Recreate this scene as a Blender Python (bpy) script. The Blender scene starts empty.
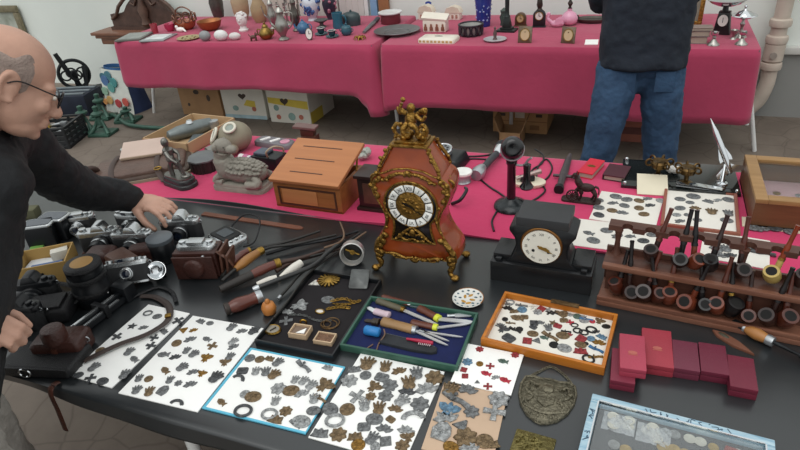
import bpy, bmesh, math, random
from mathutils import Vector, Matrix, Euler
random.seed(7)
PI = math.pi
SC = bpy.context.scene
COL = SC.collection
V = Vector
T = 0.75            # height of the table tops
EYE = 1.75
# ---------------------------------------------------------------- camera
FPX, PITCH, ROLL, YAW = 600.0, math.radians(30.3), math.radians(-5.3), math.radians(23.4)
_RX = V((math.cos(YAW), math.sin(YAW), 0))
_F0 = V((-math.sin(YAW), math.cos(YAW), 0))
_FW = _F0*math.cos(PITCH) + V((0, 0, -math.sin(PITCH)))
_UP = _F0*math.sin(PITCH) + V((0, 0, math.cos(PITCH)))
def ray(px, py):
    x = (px-400)/FPX; y = -(py-225)/FPX
    c, s = math.cos(ROLL), math.sin(ROLL)
    x, y = c*x - s*y, s*x + c*y
    return _RX*x + _UP*y + _FW
def G(px, py, z=T):
    """point of the horizontal plane z seen at that photo position"""
    d = ray(px, py); k = (z-EYE)/d.z
    return V((d.x*k, d.y*k, z))
def D(px, py, dep):
    d = ray(px, py)*dep
    return V((d.x, d.y, d.z+EYE))
def W(px, py, y):
    """point of the vertical plane at that world y"""
    d = ray(px, py); k = y/d.y
    return V((d.x*k, y, EYE+d.z*k))
def S(px, py, z=T):
    return ((z-EYE)/ray(px, py).z)/FPX
def yaw(a, b, z=T):
    p = G(*a, z); q = G(*b, z)
    return math.atan2(q.y-p.y, q.x-p.x)
cam_d = bpy.data.cameras.new('camera'); cam = bpy.data.objects.new('camera', cam_d); COL.objects.link(cam)
cam_d.sensor_width = 36; cam_d.lens = FPX/800*36; cam_d.clip_start = 0.02; cam_d.clip_end = 200
_c, _s = math.cos(ROLL), math.sin(ROLL)
_cx = _RX*_c + _UP*_s; _cy = _RX*(-_s) + _UP*_c
cam.matrix_world = Matrix(((_cx.x, _cy.x, -_FW.x, 0), (_cx.y, _cy.y, -_FW.y, 0), (_cx.z, _cy.z, -_FW.z, EYE), (0, 0, 0, 1)))
SC.camera = cam
# ---------------------------------------------------------------- colours and materials
def C(h):
    h = h.lstrip('#'); o = []
    for i in (0, 2, 4):
        v = int(h[i:i+2], 16)/255
        o.append(v/12.92 if v <= .04045 else ((v+.055)/1.055)**2.4)
    return (*o, 1)
def sh(c, k): return (min(1, c[0]*k), min(1, c[1]*k), min(1, c[2]*k), 1)
_mats = {}
def M(name, hexc, rough=.5, metal=0., var=.18, scale=12, bump=0., bscale=60, coat=0., hex2=None, spec=.5, wood=0, trans=0., alpha=1., ior=1.45, stretch=None, emit=0, sheen=0):
    if name in _mats: return _mats[name]
    m = bpy.data.materials.new(name); m.use_nodes = True; nt = m.node_tree; n = nt.nodes; L = nt.links
    b = n['Principled BSDF']
    c = C(hexc)
    tc = n.new('ShaderNodeTexCoord'); src = tc.outputs['Object']
    if stretch:
        mp = n.new('ShaderNodeMapping'); mp.inputs['Scale'].default_value = stretch
        L.new(src, mp.inputs['Vector']); src = mp.outputs['Vector']
    if wood:
        t = n.new('ShaderNodeTexWave'); t.inputs['Scale'].default_value = scale; t.inputs['Distortion'].default_value = wood
        t.inputs['Detail'].default_value = 3; t.inputs['Detail Scale'].default_value = 1.5
    else:
        t = n.new('ShaderNodeTexNoise'); t.inputs['Scale'].default_value = scale; t.inputs['Detail'].default_value = 5
    L.new(src, t.inputs['Vector'])
    r = n.new('ShaderNodeValToRGB')
    r.color_ramp.elements[0].position = .3; r.color_ramp.elements[1].position = .7
    r.color_ramp.elements[0].color = C(hex2) if hex2 else sh(c, 1-var)
    r.color_ramp.elements[1].color = c if hex2 else sh(c, 1+var)
    L.new(t.outputs['Fac'], r.inputs['Fac']); L.new(r.outputs['Color'], b.inputs['Base Color'])
    b.inputs['Roughness'].default_value = rough; b.inputs['Metallic'].default_value = metal
    b.inputs['Coat Weight'].default_value = coat; b.inputs['Specular IOR Level'].default_value = spec
    b.inputs['Transmission Weight'].default_value = trans; b.inputs['IOR'].default_value = ior; b.inputs['Alpha'].default_value = alpha
    b.inputs['Sheen Weight'].default_value = sheen
    if bump:
        t2 = n.new('ShaderNodeTexNoise'); t2.inputs['Scale'].default_value = bscale; t2.inputs['Detail'].default_value = 4
        L.new(src, t2.inputs['Vector'])
        bp = n.new('ShaderNodeBump'); bp.inputs['Strength'].default_value = bump; bp.inputs['Distance'].default_value = .01
        L.new(t2.outputs['Fac'], bp.inputs['Height']); L.new(bp.outputs['Normal'], b.inputs['Normal'])
    _mats[name] = m
    return m
# ---------------------------------------------------------------- mesh builder
def rot(x=0, y=0, z=0): return Euler((x, y, z)).to_matrix().to_4x4()
def tr(x, y, z=0): return Matrix.Translation((x, y, z))
def frame(p, q):
    """matrix whose z axis runs from p to q, origin p"""
    d = V(q)-V(p); return Matrix.Translation(p) @ d.to_track_quat('Z', 'Y').to_matrix().to_4x4()
class MB:
    def __init__(s): s.v = []; s.f = []; s.mi = []; s.X = Matrix.Identity(4); s.m = 0
    def raw(s, vs, fs, X=None):
        o = len(s.v); X = s.X @ X if X is not None else s.X
        s.v += [X @ V(p) for p in vs]
        s.f += [tuple(i+o for i in f) for f in fs]; s.mi += [s.m]*len(fs)
        return s
    def bm(s, b, X=None):
        b.verts.index_update()
        s.raw([v.co.copy() for v in b.verts], [[v.index for v in f.verts] for f in b.faces], X); b.free(); return s
    def box(s, x, y, z, sx, sy, sz, X=None, bev=0, seg=2, taper=None):
        """box whose BASE centre is x, y, z"""
        b = bmesh.new(); bmesh.ops.create_cube(b, size=1)
        for v in b.verts:
            k = taper if (taper and v.co.z > 0) else 1
            v.co = V((v.co.x*sx*k, v.co.y*sy*k, (v.co.z+.5)*sz))
        if bev: bmesh.ops.bevel(b, geom=b.edges[:], offset=min(bev, .45*min(sx, sy, sz)), segments=seg, affect='EDGES', profile=.6)
        for v in b.verts: v.co += V((x, y, z))
        return s.bm(b, X)
    def lathe(s, prof, seg=24, X=None, sx=1, sy=1, arc=None):
        vs = []; fs = []; n = len(prof)
        for i in range(seg):
            a = 2*PI*i/seg
            for r, z in prof: vs.append((r*math.cos(a)*sx, r*math.sin(a)*sy, z))
        for i in range(seg):
            j = (i+1) % seg
            for k in range(n-1): fs.append((i*n+k, j*n+k, j*n+k+1, i*n+k+1))
        if prof[0][0] > 1e-5: fs.append(tuple(i*n for i in range(seg))[::-1])
        if prof[-1][0] > 1e-5: fs.append(tuple(i*n+n-1 for i in range(seg)))
        return s.raw(vs, fs, X)
    def cyl(s, p, q, r, r2=None, seg=16, bev=0):
        r2 = r if r2 is None else r2; h = (V(q)-V(p)).length
        pr = [(r, 0), (r2, h)] if not bev else [(r-bev, 0), (r, bev), (r2, h-bev), (r2-bev, h)]
        return s.lathe(pr, seg, frame(p, q))
    def tube(s, pts, r, seg=8, closed=False, flat=1., up=None):
        pts = [V(p) for p in pts]; n = len(pts)
        rs = r if isinstance(r, (list, tuple)) else [r]*n
        vs = []; fs = []; nrm = None
        for i in range(n):
            if closed: t = pts[(i+1) % n]-pts[i-1]
            else: t = pts[min(i+1, n-1)]-pts[max(i-1, 0)]
            if t.length < 1e-9: t = V((0, 0, 1))
            t.normalize()
            if up is not None: u = V(up)
            elif nrm is None: u = V((0, 0, 1)) if abs(t.z) < .9 else V((1, 0, 0))
            else: u = nrm
            u = u - t*u.dot(t)
            if u.length < 1e-6: u = t.orthogonal()
            u.normalize(); nrm = u; w = t.cross(u)
            for k in range(seg):
                a = 2*PI*k/seg
                vs.append(pts[i] + (w*math.cos(a) + u*math.sin(a)*flat)*rs[i])
        m = n if closed else n-1
        for i in range(m):
            j = (i+1) % n
            for k in range(seg):
                l = (k+1) % seg; fs.append((i*seg+k, i*seg+l, j*seg+l, j*seg+k))
        if not closed:
            fs.append(tuple(range(seg))[::-1]); fs.append(tuple((n-1)*seg+k for k in range(seg)))
        return s.raw(vs, fs)
    def ball(s, c, r, u=14, v=9, X=None):
        r = (r, r, r) if not isinstance(r, (list, tuple)) else r
        pr = [(math.sin(PI*i/v), -math.cos(PI*i/v)) for i in range(v+1)]
        Y = Matrix.Translation(c) @ (X if X is not None else Matrix.Identity(4)) @ Matrix.Diagonal((*r, 1))
        pr[0] = (1e-6, -1); pr[-1] = (1e-6, 1)
        return s.lathe(pr, u, Y)
    def prism(s, out, z0, z1, X=None, bev=0, dome=0):
        """extruded outline; bev narrows the top edge, dome lifts the middle"""
        n = len(out); cx = sum(p[0] for p in out)/n; cy = sum(p[1] for p in out)/n
        vs = [(x, y, z0) for x, y in out]; fs = [tuple(range(n))[::-1]]
        zt = z1-bev if bev else z1
        vs += [(x, y, zt) for x, y in out]
        fs += [(i, (i+1) % n, n+(i+1) % n, n+i) for i in range(n)]
        k = n
        if bev:
            vs2 = []
            for x, y in out:
                d = math.hypot(x-cx, y-cy) or 1e-6; q = max(0, d-bev)/d
                vs2.append((cx+(x-cx)*q, cy+(y-cy)*q, z1))
            fs += [(k+i, k+(i+1) % n, k+n+(i+1) % n, k+n+i) for i in range(n)]; vs += vs2; k += n
        if dome:
            vs += [(cx+(x-cx)*.55, cy+(y-cy)*.55, z1+dome) for x, y in out]
            fs += [(k+i, k+(i+1) % n, k+n+(i+1) % n, k+n+i) for i in range(n)]; k += n
        fs.append(tuple(k+i for i in range(n)))
        return s.raw(vs, fs, X)
    def torus(s, c, R, r, X=None, seg=24, seg2=8, sx=1, sy=1, a0=0, a1=2*PI):
        Y = Matrix.Translation(c) @ (X if X is not None else Matrix.Identity(4)); S0 = s.X; s.X = S0 @ Y
        full = abs(a1-a0-2*PI) < 1e-6; m = seg if full else seg+1
        s.tube([(R*sx*math.cos(a0+(a1-a0)*i/seg), R*sy*math.sin(a0+(a1-a0)*i/seg), 0) for i in range(m)], r, seg2, full)
        s.X = S0; return s
    def sheet(s, fn, nu, nv, X=None):
        vs = [fn(i/nu, j/nv) for j in range(nv+1) for i in range(nu+1)]
        fs = [(j*(nu+1)+i, j*(nu+1)+i+1, (j+1)*(nu+1)+i+1, (j+1)*(nu+1)+i) for j in range(nv) for i in range(nu)]
        return s.raw(vs, fs, X)
    def mesh(s, name, mats, smooth=50):
        me = bpy.data.meshes.new(name); me.from_pydata([tuple(p) for p in s.v], [], s.f); me.update()
        b = bmesh.new(); b.from_mesh(me); bmesh.ops.recalc_face_normals(b, faces=b.faces[:]); b.to_mesh(me); b.free()
        for m in (mats if isinstance(mats, (list, tuple)) else [mats]): me.materials.append(m)
        for i, p in enumerate(me.polygons):
            p.material_index = s.mi[i] if i < len(s.mi) else 0
            p.use_smooth = True
        if smooth < 180: me.set_sharp_from_angle(angle=math.radians(smooth))
        return me
    def obj(s, name, mats, parent=None, loc=None, rz=0, smooth=50, label=None, solid=0):
        o = bpy.data.objects.new(name, s.mesh(name, mats, smooth)); COL.objects.link(o)
        if parent is not None: o.parent = parent
        if loc is not None: o.location = loc
        if rz: o.rotation_euler = (0, 0, rz)
        if label: o['label'] = label
        if solid: md = o.modifiers.new('solid', 'SOLIDIFY'); md.thickness = solid; md.offset = -1
        return o
def tag(o, label=None, cat=None, group=None, kind=None):
    if label: o['label'] = label
    if cat: o['category'] = cat
    if group: o['group'] = group
    if kind: o['kind'] = kind
    return o
def thing(name, label, cat, loc=(0, 0, 0), rz=0, group=None, rx=0, ry=0):
    o = bpy.data.objects.new(name, None); COL.objects.link(o); o.empty_display_size = .03
    o.location = loc; o.rotation_euler = (rx, ry, rz)
    return tag(o, label, cat, group)
def copy_tree(o, parent=None):
    c = o.copy(); COL.objects.link(c)
    if parent is not None: c.parent = parent
    for ch in list(o.children): copy_tree(ch, c)
    return c
def circ(r, n=16, sx=1, sy=1, cx=0, cy=0): return [(cx+r*sx*math.cos(2*PI*i/n), cy+r*sy*math.sin(2*PI*i/n)) for i in range(n)]
def rrect(w, h, r, n=4):
    o = []
    for cx, cy, a in ((w/2-r, h/2-r, 0), (-w/2+r, h/2-r, PI/2), (-w/2+r, -h/2+r, PI), (w/2-r, -h/2+r, 1.5*PI)):
        for i in range(n+1): o.append((cx+r*math.cos(a+PI/2*i/n), cy+r*math.sin(a+PI/2*i/n)))
    return o
def bez(p, n=16):
    """smooth curve through the points"""
    p = [V(q) for q in p]; o = []
    for i in range(len(p)-1):
        a = p[max(i-1, 0)]; b = p[i]; c = p[i+1]; d = p[min(i+2, len(p)-1)]
        for k in range(n):
            t = k/n
            o.append(.5*((2*b)+(c-a)*t+(2*a-5*b+4*c-d)*t*t+(3*b-a-3*c+d)*t**3))
    o.append(p[-1]); return o
def text_mesh(mb, s, size, X, depth=.0006):
    cu = bpy.data.curves.new('t', 'FONT'); cu.body = s; cu.size = size; cu.extrude = depth; cu.align_x = 'CENTER'; cu.align_y = 'CENTER'
    o = bpy.data.objects.new('t', cu); COL.objects.link(o)
    dg = bpy.context.evaluated_depsgraph_get(); me = bpy.data.meshes.new_from_object(o.evaluated_get(dg))
    mb.raw([v.co.copy() for v in me.vertices], [tuple(p.vertices) for p in me.polygons], X)
    bpy.data.objects.remove(o); bpy.data.curves.remove(cu); bpy.data.meshes.remove(me)
ORD = ['first', 'second', 'third', 'fourth', 'fifth', 'sixth', 'seventh', 'eighth', 'ninth', 'tenth', 'eleventh', 'twelfth', 'thirteenth', 'fourteenth', 'fifteenth']
# shared metals and basics
BRASS = M('aged brass', '#9a7a3c', .38, 1, .3, 60, .25, 220)
GILT = M('gilt brass', '#957239', .34, 1, .4, 70, .5, 160)
STEEL = M('steel', '#b4b8bb', .34, .8, .12, 30)
CHROME = M('chrome', '#d5d8da', .14, 1, .05, 20)
IRON = M('dark iron', '#2c2d2f', .5, .6, .3, 40, .2, 120)
PEWTER = M('dull pewter', '#6d6f6e', .5, .8, .3, 60, .3, 200)
BRONZE = M('brown bronze', '#6b5438', .5, .8, .35, 60, .3, 200)
BLACKP = M('black plastic', '#15171a', .35, 0, .2, 20)
LEATHB = M('black leather', '#1a1a1c', .5, 0, .25, 60, .4, 300)
LEATH = M('brown leather', '#4c2a1f', .42, 0, .3, 25, .3, 160)
PAPER = M('white card', '#f1f1ee', .7, 0, .03, 5)
GLASS = bpy.data.materials.new('clear glass'); GLASS.use_nodes = True
_n = GLASS.node_tree.nodes; _l = GLASS.node_tree.links; _n.remove(_n['Principled BSDF'])
_t = _n.new('ShaderNodeBsdfTransparent'); _t.inputs[0].default_value = (.95, .96, .96, 1); _g = _n.new('ShaderNodeBsdfGlossy'); _g.inputs['Roughness'].default_value = .04
_x = _n.new('ShaderNodeMixShader')
_x.inputs[0].default_value = .09; _l.new(_t.outputs[0], _x.inputs[1]); _l.new(_g.outputs[0], _x.inputs[2]); _l.new(_x.outputs[0], _n['Material Output'].inputs[0])
# ---------------------------------------------------------------- light
w = bpy.data.worlds.new('World'); SC.world = w; w.use_nodes = True; nt = w.node_tree; n = nt.nodes; L = nt.links
bg = n['Background']; tc = n.new('ShaderNodeTexCoord'); sp = n.new('ShaderNodeSeparateXYZ'); rp = n.new('ShaderNodeValToRGB')
L.new(tc.outputs['Generated'], sp.inputs[0]); L.new(sp.outputs['Z'], rp.inputs['Fac'])
e = rp.color_ramp.elements; e[0].position = 0; e[0].color = (.42, .43, .43, 1); e[1].position = 1; e[1].color = (.97, 1, 1, 1)
k = e.new(.35); k.color = (.86, .89, .89, 1)
L.new(rp.outputs['Color'], bg.inputs['Color']); bg.inputs['Strength'].default_value = 1.0
sun = bpy.data.lights.new('sun', 'SUN'); sun.energy = .9; sun.angle = math.radians(50); sun.color = (1, .98, .95)
so = bpy.data.objects.new('sun', sun); COL.objects.link(so); so.rotation_euler = (math.radians(28), math.radians(8), math.radians(-20))
SC.view_settings.view_transform = 'Standard'; SC.view_settings.look = 'None'; SC.view_settings.gamma = 1; SC.view_settings.exposure = .1
SC.view_settings.use_curve_mapping = False
# ---------------------------------------------------------------- setting
def floor_mat():
    m = bpy.data.materials.new('worn concrete paving'); m.use_nodes = True; nt = m.node_tree; n = nt.nodes; L = nt.links; b = n['Principled BSDF']
    tc = n.new('ShaderNodeTexCoord'); a = n.new('ShaderNodeTexNoise'); a.inputs['Scale'].default_value = 1.4; a.inputs['Detail'].default_value = 8; a.inputs['Roughness'].default_value = .65
    r = n.new('ShaderNodeValToRGB'); r.color_ramp.elements[0].position = .35; r.color_ramp.elements[0].color = C('#60564d'); r.color_ramp.elements[1].position = .7; r.color_ramp.elements[1].color = C('#7d7267')
    nz = n.new('ShaderNodeTexNoise'); nz.inputs['Scale'].default_value = 3; mx = n.new('ShaderNodeMixRGB'); mx.inputs['Fac'].default_value = .12
    vo = n.new('ShaderNodeTexVoronoi'); vo.feature = 'DISTANCE_TO_EDGE'; vo.inputs['Scale'].default_value = 5.5
    cr = n.new('ShaderNodeValToRGB'); cr.color_ramp.elements[0].position = .0; cr.color_ramp.elements[0].color = (.66, .64, .62, 1); cr.color_ramp.elements[1].position = .035; cr.color_ramp.elements[1].color = (1, 1, 1, 1)
    ml = n.new('ShaderNodeMixRGB'); ml.blend_type = 'MULTIPLY'; ml.inputs['Fac'].default_value = .8
    L.new(tc.outputs['Object'], a.inputs['Vector']); L.new(a.outputs['Fac'], r.inputs['Fac'])
    L.new(tc.outputs['Object'], nz.inputs['Vector']); L.new(tc.outputs['Object'], mx.inputs['Color1']); L.new(nz.outputs['Color'], mx.inputs['Color2']); L.new(mx.outputs['Color'], vo.inputs['Vector'])
    L.new(vo.outputs['Distance'], cr.inputs['Fac']); L.new(r.outputs['Color'], ml.inputs['Color1']); L.new(cr.outputs['Color'], ml.inputs['Color2'])
    L.new(ml.outputs['Color'], b.inputs['Base Color']); b.inputs['Roughness'].default_value = .75
    return m
YW = 4.86
o = MB().box(-2.5, 1.5, -.1, 13, 6.9, .1).obj('floor', floor_mat()); tag(o, kind='structure')
o = MB().box(-2.5, YW+.08, 0, 13, .16, 3.4).obj('wall_back', M('painted plaster wall', '#e0e6e0', .8, 0, .05, 1.2, .1, 20)); tag(o, kind='structure')
# grey painted dado and ledge at the right end of the wall
o = MB().box(2.3, YW-.012, 0, 3.0, .024, W(770, 48, YW).z-.03).obj('trim_1', M('grey dado paint', '#868784', .7, 0, .08, 2)); tag(o, 'grey painted lower wall behind the drainpipe', None, None, 'structure')
z = W(770, 48, YW).z
o = MB().box(2.3, YW-.03, z-.03, 3.0, .06, .05, bev=.01).obj('trim_2', M('pale ledge paint', '#c4c4bf', .6, 0, .05, 3)); tag(o, 'pale ledge running along the wall at the right', None, None, 'structure')
# panelled boards on the wall behind the left table
for i, (x0, x1, hx) in enumerate(((262, 300, '#c9c4ba'), (302, 340, '#cfccc6'), (342, 366, '#d0cdc8'))):
    a = W(x0, 12, YW); b = W(x1, 12, YW)
    m = MB()
    m.box((a.x+b.x)/2, YW-.02, .55, b.x-a.x, .03, 1.6)
    for k in range(1, 4): m.box(a.x+(b.x-a.x)*k/4, YW-.037, .58, .012, .006, 1.5)
    tag(m.obj('trim_%d' % (3+i), M('pale panel %d' % i, hx, .6, 0, .05, 4)), ['pale beige grooved wall panel behind the brass teapot', 'pale grooved wall panel behind the white and blue vase', 'off-white grooved wall panel left of the blue strip'][i], None, None, 'structure')
a = W(370, 8, YW); m = MB(); m.box(a.x-.02, YW-.02, .6, .035, .03, 1.6); m.obj('trim_6', M('white strip', '#dedfdc', .5, 0, .03)); tag(bpy.context.scene.objects['trim_6'], 'white upright strip beside the blue strip', None, None, 'structure')
m = MB(); m.box(a.x+.05, YW-.02, .6, .06, .03, 1.6); tag(m.obj('trim_7', M('blue strip', '#7fa3c4', .5, 0, .08)), 'pale blue upright strip on the wall behind the red bowl', None, None, 'structure')
m = MB(); m.box(a.x+.14, YW-.02, .6, .09, .03, 1.6); tag(m.obj('trim_8', M('brown door post', '#9a6b48', .5, 0, .15, 6)), 'brown wooden upright strip on the wall behind the red bowl', None, None, 'structure')
# drainpipe
px = W(772, 60, YW-.1); t = thing('drainpipe', 'cream cast drainpipe with ringed collars against the wall at the right', 'pipe', (px.x+.0, YW-.1, 0))
CREAM = M('cream pipe paint', '#b9ada0', .55, 0, .12, 8, .15, 60)
m = MB(); m.lathe([(.05, .33), (.05, 3.2)], 20); m.obj('pipe', CREAM, t)
zc = W(772, 42, YW-.1).z
for zz in (zc-.16, zc+.02, zc+.13, zc+.45): MB().lathe([(.05, zz-.03), (.066, zz-.022), (.07, zz), (.066, zz+.022), (.05, zz+.03)], 20).obj('collar', CREAM, t)
MB().lathe([(.05, zc-.13), (.064, zc-.12), (.064, zc-.01), (.05, zc)], 20).obj('joint', CREAM, t)
MB().cyl((-.01, -.064, zc-.075), (-.01, -.076, zc-.075), .022).obj('inspection_cap', M('cap grey', '#8f877e', .5), t)
m = MB(); m.tube(bez([(0, 0, .36), (0, 0, .26), (-.03, 0, .14), (-.1, 0, .05)], 6), .05, 16); m.obj('elbow', CREAM, t)
# framed picture on the wall, top left
a = W(-20, 38, YW-.03); b = W(33, 5, YW-.03); c0 = W(42, 62, YW-.03)
t = thing('framed_picture', 'framed landscape picture hanging on the wall behind the bald man', 'picture', (c0.x-.55, YW-.02, c0.z), 0)
w_, h_ = .98, b.z-c0.z
FR = M('dull gilt frame wood', '#7c745c', .5, .2, .25, 30, .3, 100)
m = MB(); 
for (x, z, sx, sz) in ((0, 0, w_, .07), (0, h_-.07, w_, .07), (-w_/2+.035, .07, .07, h_-.14), (w_/2-.035, .07, .07, h_-.14)): m.box(x, -.02, z, sx, .04, sz, bev=.012)
m.obj('frame', FR, t)
MB().box(0, -.008, .06, w_-.13, .012, h_-.12).obj('canvas', M('painted canvas', '#b9beb4', .7, 0, .2, 7, hex2='#83887a'), t)
# ---------------------------------------------------------------- tables and cloths
WHITEM = M('white enamelled steel', '#d9dad8', .4, .1, .05)
def folding_table(label, x0, x1, y0, y1, lx, topmat, h=T, tt=.03, ly=(.12, .12)):
    t = thing('folding_table', label, 'table', ((x0+x1)/2, (y0+y1)/2, 0), 0)
    w_, d_ = x1-x0, y1-y0
    MB().box(0, 0, h-tt, w_-.02, d_-.02, tt-.004, bev=.006).obj('tabletop', topmat, t)
    ys = (-d_/2+ly[0], d_/2-ly[1])
    for xt, xb in lx:
        xt -= (x0+x1)/2; xb -= (x0+x1)/2
        for yy in ys: MB().tube([(xt, yy, h-tt), (xb, yy, 0)], .014, 10).obj('leg', WHITEM, t)
        MB().tube([(xt*.96+xb*.04, ys[0], h-tt-.06), (xt*.96+xb*.04, ys[1], h-tt-.06)], .01, 8).obj('brace', WHITEM, t)
    return t
def cloth(name, label, x0, x1, y0, y1, drops, mat, h=T, corner=(0, 0, 0, 0), wave=.012, seed=1, cr=.04, step=.035, flare=.03):
    """cloth lying on a table and hanging down: drops = front, right, back, left"""
    rnd = random.Random(seed); ph = [rnd.uniform(0, 6) for _ in range(8)]
    P = []; d0 = 0; th = 0
    segs = [((x0+cr, y0), (x1-cr, y0), (0, -1), drops[0]), ((x1, y0+cr), (x1, y1-cr), (1, 0), drops[1]), ((x1-cr, y1), (x0+cr, y1), (0, 1), drops[2]), ((x0, y1-cr), (x0, y0+cr), (-1, 0), drops[3])]
    for i, (a, b, nn, dr) in enumerate(segs):
        ln = math.hypot(b[0]-a[0], b[1]-a[1]); n = max(2, int(ln/step))
        nx = segs[(i+1) % 4]; pv = segs[i-1]
        for k in range(n+1):
            u = k/n; p = (a[0]+(b[0]-a[0])*u, a[1]+(b[1]-a[1])*u)
            e = 0; q_ = 0
            if u*ln < .16: e = (1-u*ln/.16); q_ = corner[i-1]
            if (1-u)*ln < .16: e = (1-(1-u)*ln/.16); q_ = corner[i]
            P.append((p, nn, dr, e, d0+u*ln, q_))
        d0 += ln
        n2 = nx[2]; c_ = (b[0]-nn[0]*cr, b[1]-nn[1]*cr)
        for k in range(1, 4):
            a_ = math.atan2(nn[1], nn[0])+PI/2*k/4; q = (math.cos(a_), math.sin(a_))
            P.append(((c_[0]+cr*q[0], c_[1]+cr*q[1]), q, dr+(nx[3]-dr)*k/4, 1, d0, corner[i]))
    vs = []; rows = 9; n = len(P); cx, cy = (x0+x1)/2, (y0+y1)/2
    for (p, q, dr, e, s_, cn) in P:
        vs.append((p[0]-q[0]*.012, p[1]-q[1]*.012, h+th))
        vs.append((p[0]-q[0]*.003, p[1]-q[1]*.003, h+th-.002))
        dd = dr+cn*e*e
        for r in range(1, rows+1):
            f = r/rows
            wv = wave*f*(math.sin(s_*9+ph[0])*.6+math.sin(s_*21+ph[1])*.5+math.sin(s_*4.3+ph[2])*.8)
            o_ = min(1, dr/.04)*(.004+abs(wave)*.6*f+wv)+flare*f*.4+e*min(1, cn*10)*flare*1.6*f*(1 if int(s_*30) % 2 else .5)
            zz = h-dd*f+(.012*math.sin(s_*3+ph[3])+.006*math.sin(s_*8+ph[4]))*f
            vs.append((p[0]+q[0]*o_, p[1]+q[1]*o_, zz))
    m_ = rows+2; fs = []
    for i in range(n):
        j = (i+1) % n
        for r in range(m_-1): fs.append((i*m_+r, j*m_+r, j*m_+r+1, i*m_+r+1))
    fs.append(tuple(i*m_ for i in range(n)))
    mb = MB(); mb.raw(vs, fs)
    o = mb.obj(name, mat, smooth=70); tag(o, label, 'tablecloth')
    md = o.modifiers.new('solid', 'SOLIDIFY'); md.thickness = .003; md.offset = -1
    return o
DARKTOP = M('grey laminate', '#5b5c5e', .5)
REDC = M('crimson cotton cloth', '#a83858', .85, 0, .1, 2.5, .25, 26, sheen=.2)
XL0, XL1, YB0, YB1 = -4.06, -1.73, 3.81, 4.74
XR0, XR1 = -1.68, .62
folding_table('white-legged folding table under the left crimson cloth', XL0, XL1, YB0, YB1, ((-3.98, -4.2), (-1.78, -1.74)), DARKTOP, ly=(.36, .1))
folding_table('white-legged folding table under the right crimson cloth', XR0, XR1, YB0, YB1, ((-.84, -.84), (.58, .76)), DARKTOP, ly=(.36, .1))
cloth('tablecloth', 'crimson cloth draped over the back table at the left', XL0, XL1, YB0, YB1, (.36, .37, .3, .30), REDC, corner=(.13, 0, 0, 0), wave=.008, seed=3)
cloth('tablecloth', 'crimson cloth draped over the back table behind the standing man', XR0, XR1, YB0, YB1, (.43, .42, .3, .45), REDC, corner=(0, 0, 0, .02), wave=.008, seed=5)
# front stall: a black sheeted table and a magenta clothed one behind it
FX0, FX1, FY0, FYM, FY1 = -2.35, 1.35, .66, 1.56, 2.19
folding_table('white-legged folding table under the black vinyl sheet', FX0, FX1, FY0+.01, FYM-.03, ((-1.95, -1.95), (-.9, -.9), (1.1, 1.1)), DARKTOP, ly=(.035, .12))
folding_table('white-legged folding table under the magenta cloth', -2.1, FX1, FYM+.02, FY1-.01, ((-1.8, -1.8), (1.1, 1.1)), DARKTOP)
def vinyl():
    m = M('black vinyl sheet', '#232628', .3, 0, .18, 2.2, .1, 7, spec=1.0); return m
# the sheet covers the front table and hangs a little over its edge
cloth('table_sheet', 'black vinyl sheet covering the front table under the clocks and badge cards', FX0, FX1, FY0, FYM-.003, (.042, .05, .001, .05), vinyl(), corner=(0, 0, 0, 0), wave=.004, seed=9, cr=.012, flare=.004)
MAG = M('magenta cotton cloth', '#be2c5c', .85, 0, .07, 3, .25, 22, sheen=.2)
cloth('tablecloth', 'bright magenta cloth on the table behind the two clocks', -2.12, FX1, FYM-.005, FY1, (.001, .3, .28, .25), MAG, h=T+.0006, corner=(0, 0, 0, 0), wave=.006, seed=11, cr=.02, flare=.004)
# ---------------------------------------------------------------- goods on the back tables
def scaled(k, prof): return [(max(r*k, 0), z*k) for r, z in prof]
def turned(name, label, cat, px, py, prof, mat, group=None, z=T, seg=24, rz=0, sx=1, sy=1, one=True):
    """a lathe-turned piece standing with its base at the photo position; profile in photo pixels"""
    k = S(px, py, z); o = MB().lathe(scaled(k, prof), seg, sx=sx, sy=sy).obj(name, mat, loc=G(px, py, z), rz=rz)
    return tag(o, label, cat, group), k
# carved cabinet top behind the left end
DWOOD = M('dark carved wood', '#4f3b33', .5, 0, .3, 14, .3, 60)
MWOOD = M('brown cornice wood', '#7a5442', .45, 0, .2, 10, 0, 40, stretch=(1, 6, 6))
ya = YW-.14; a = W(93, 34, ya); b = W(187, 34, ya); wd = b.x-a.x; zb = .12
t = thing('carved_shelf', 'dark carved wooden wall shelf with a stepped pediment, behind the left crimson table', 'carved shelf', ((a.x+b.x)/2+.11, ya, W(120, 37, ya).z-.05))
m = MB(); m.box(0, 0, 0, wd*.86, .2, .06, bev=.01); m.box(0, 0, .06, wd*.94, .24, .03, bev=.01); m.box(0, 0, zb-.03, wd, .27, .03, bev=.01); m.obj('cornice', MWOOD, t)
ped = [(-.5, 0), (-.5, .2), (-.37, .21), (-.3, .24), (-.24, .34), (-.15, .44), (-.08, .52), (0, .56), (.08, .52), (.15, .44), (.24, .34), (.3, .24), (.37, .21), (.5, .2), (.5, 0)]
m = MB(); m.prism([(x*wd*.78, z*.62+.0) for x, z in ped], -.03, .03, tr(.04, .05, zb+.02) @ rot(PI/2), bev=.008); m.box(.04, .05, zb, wd*.8, .1, .03); m.obj('pediment', DWOOD, t)
m = MB()
for s in (-1, 1):
    m.tube([(.04+s*x*wd, .01, zb+z) for x, z in ((.37, .1), (.31, .14), (.26, .22), (.18, .29), (.1, .33), (.06, .28), (.09, .23), (.13, .25))], [.012, .016, .018, .018, .016, .014, .011, .008], 8)
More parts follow.
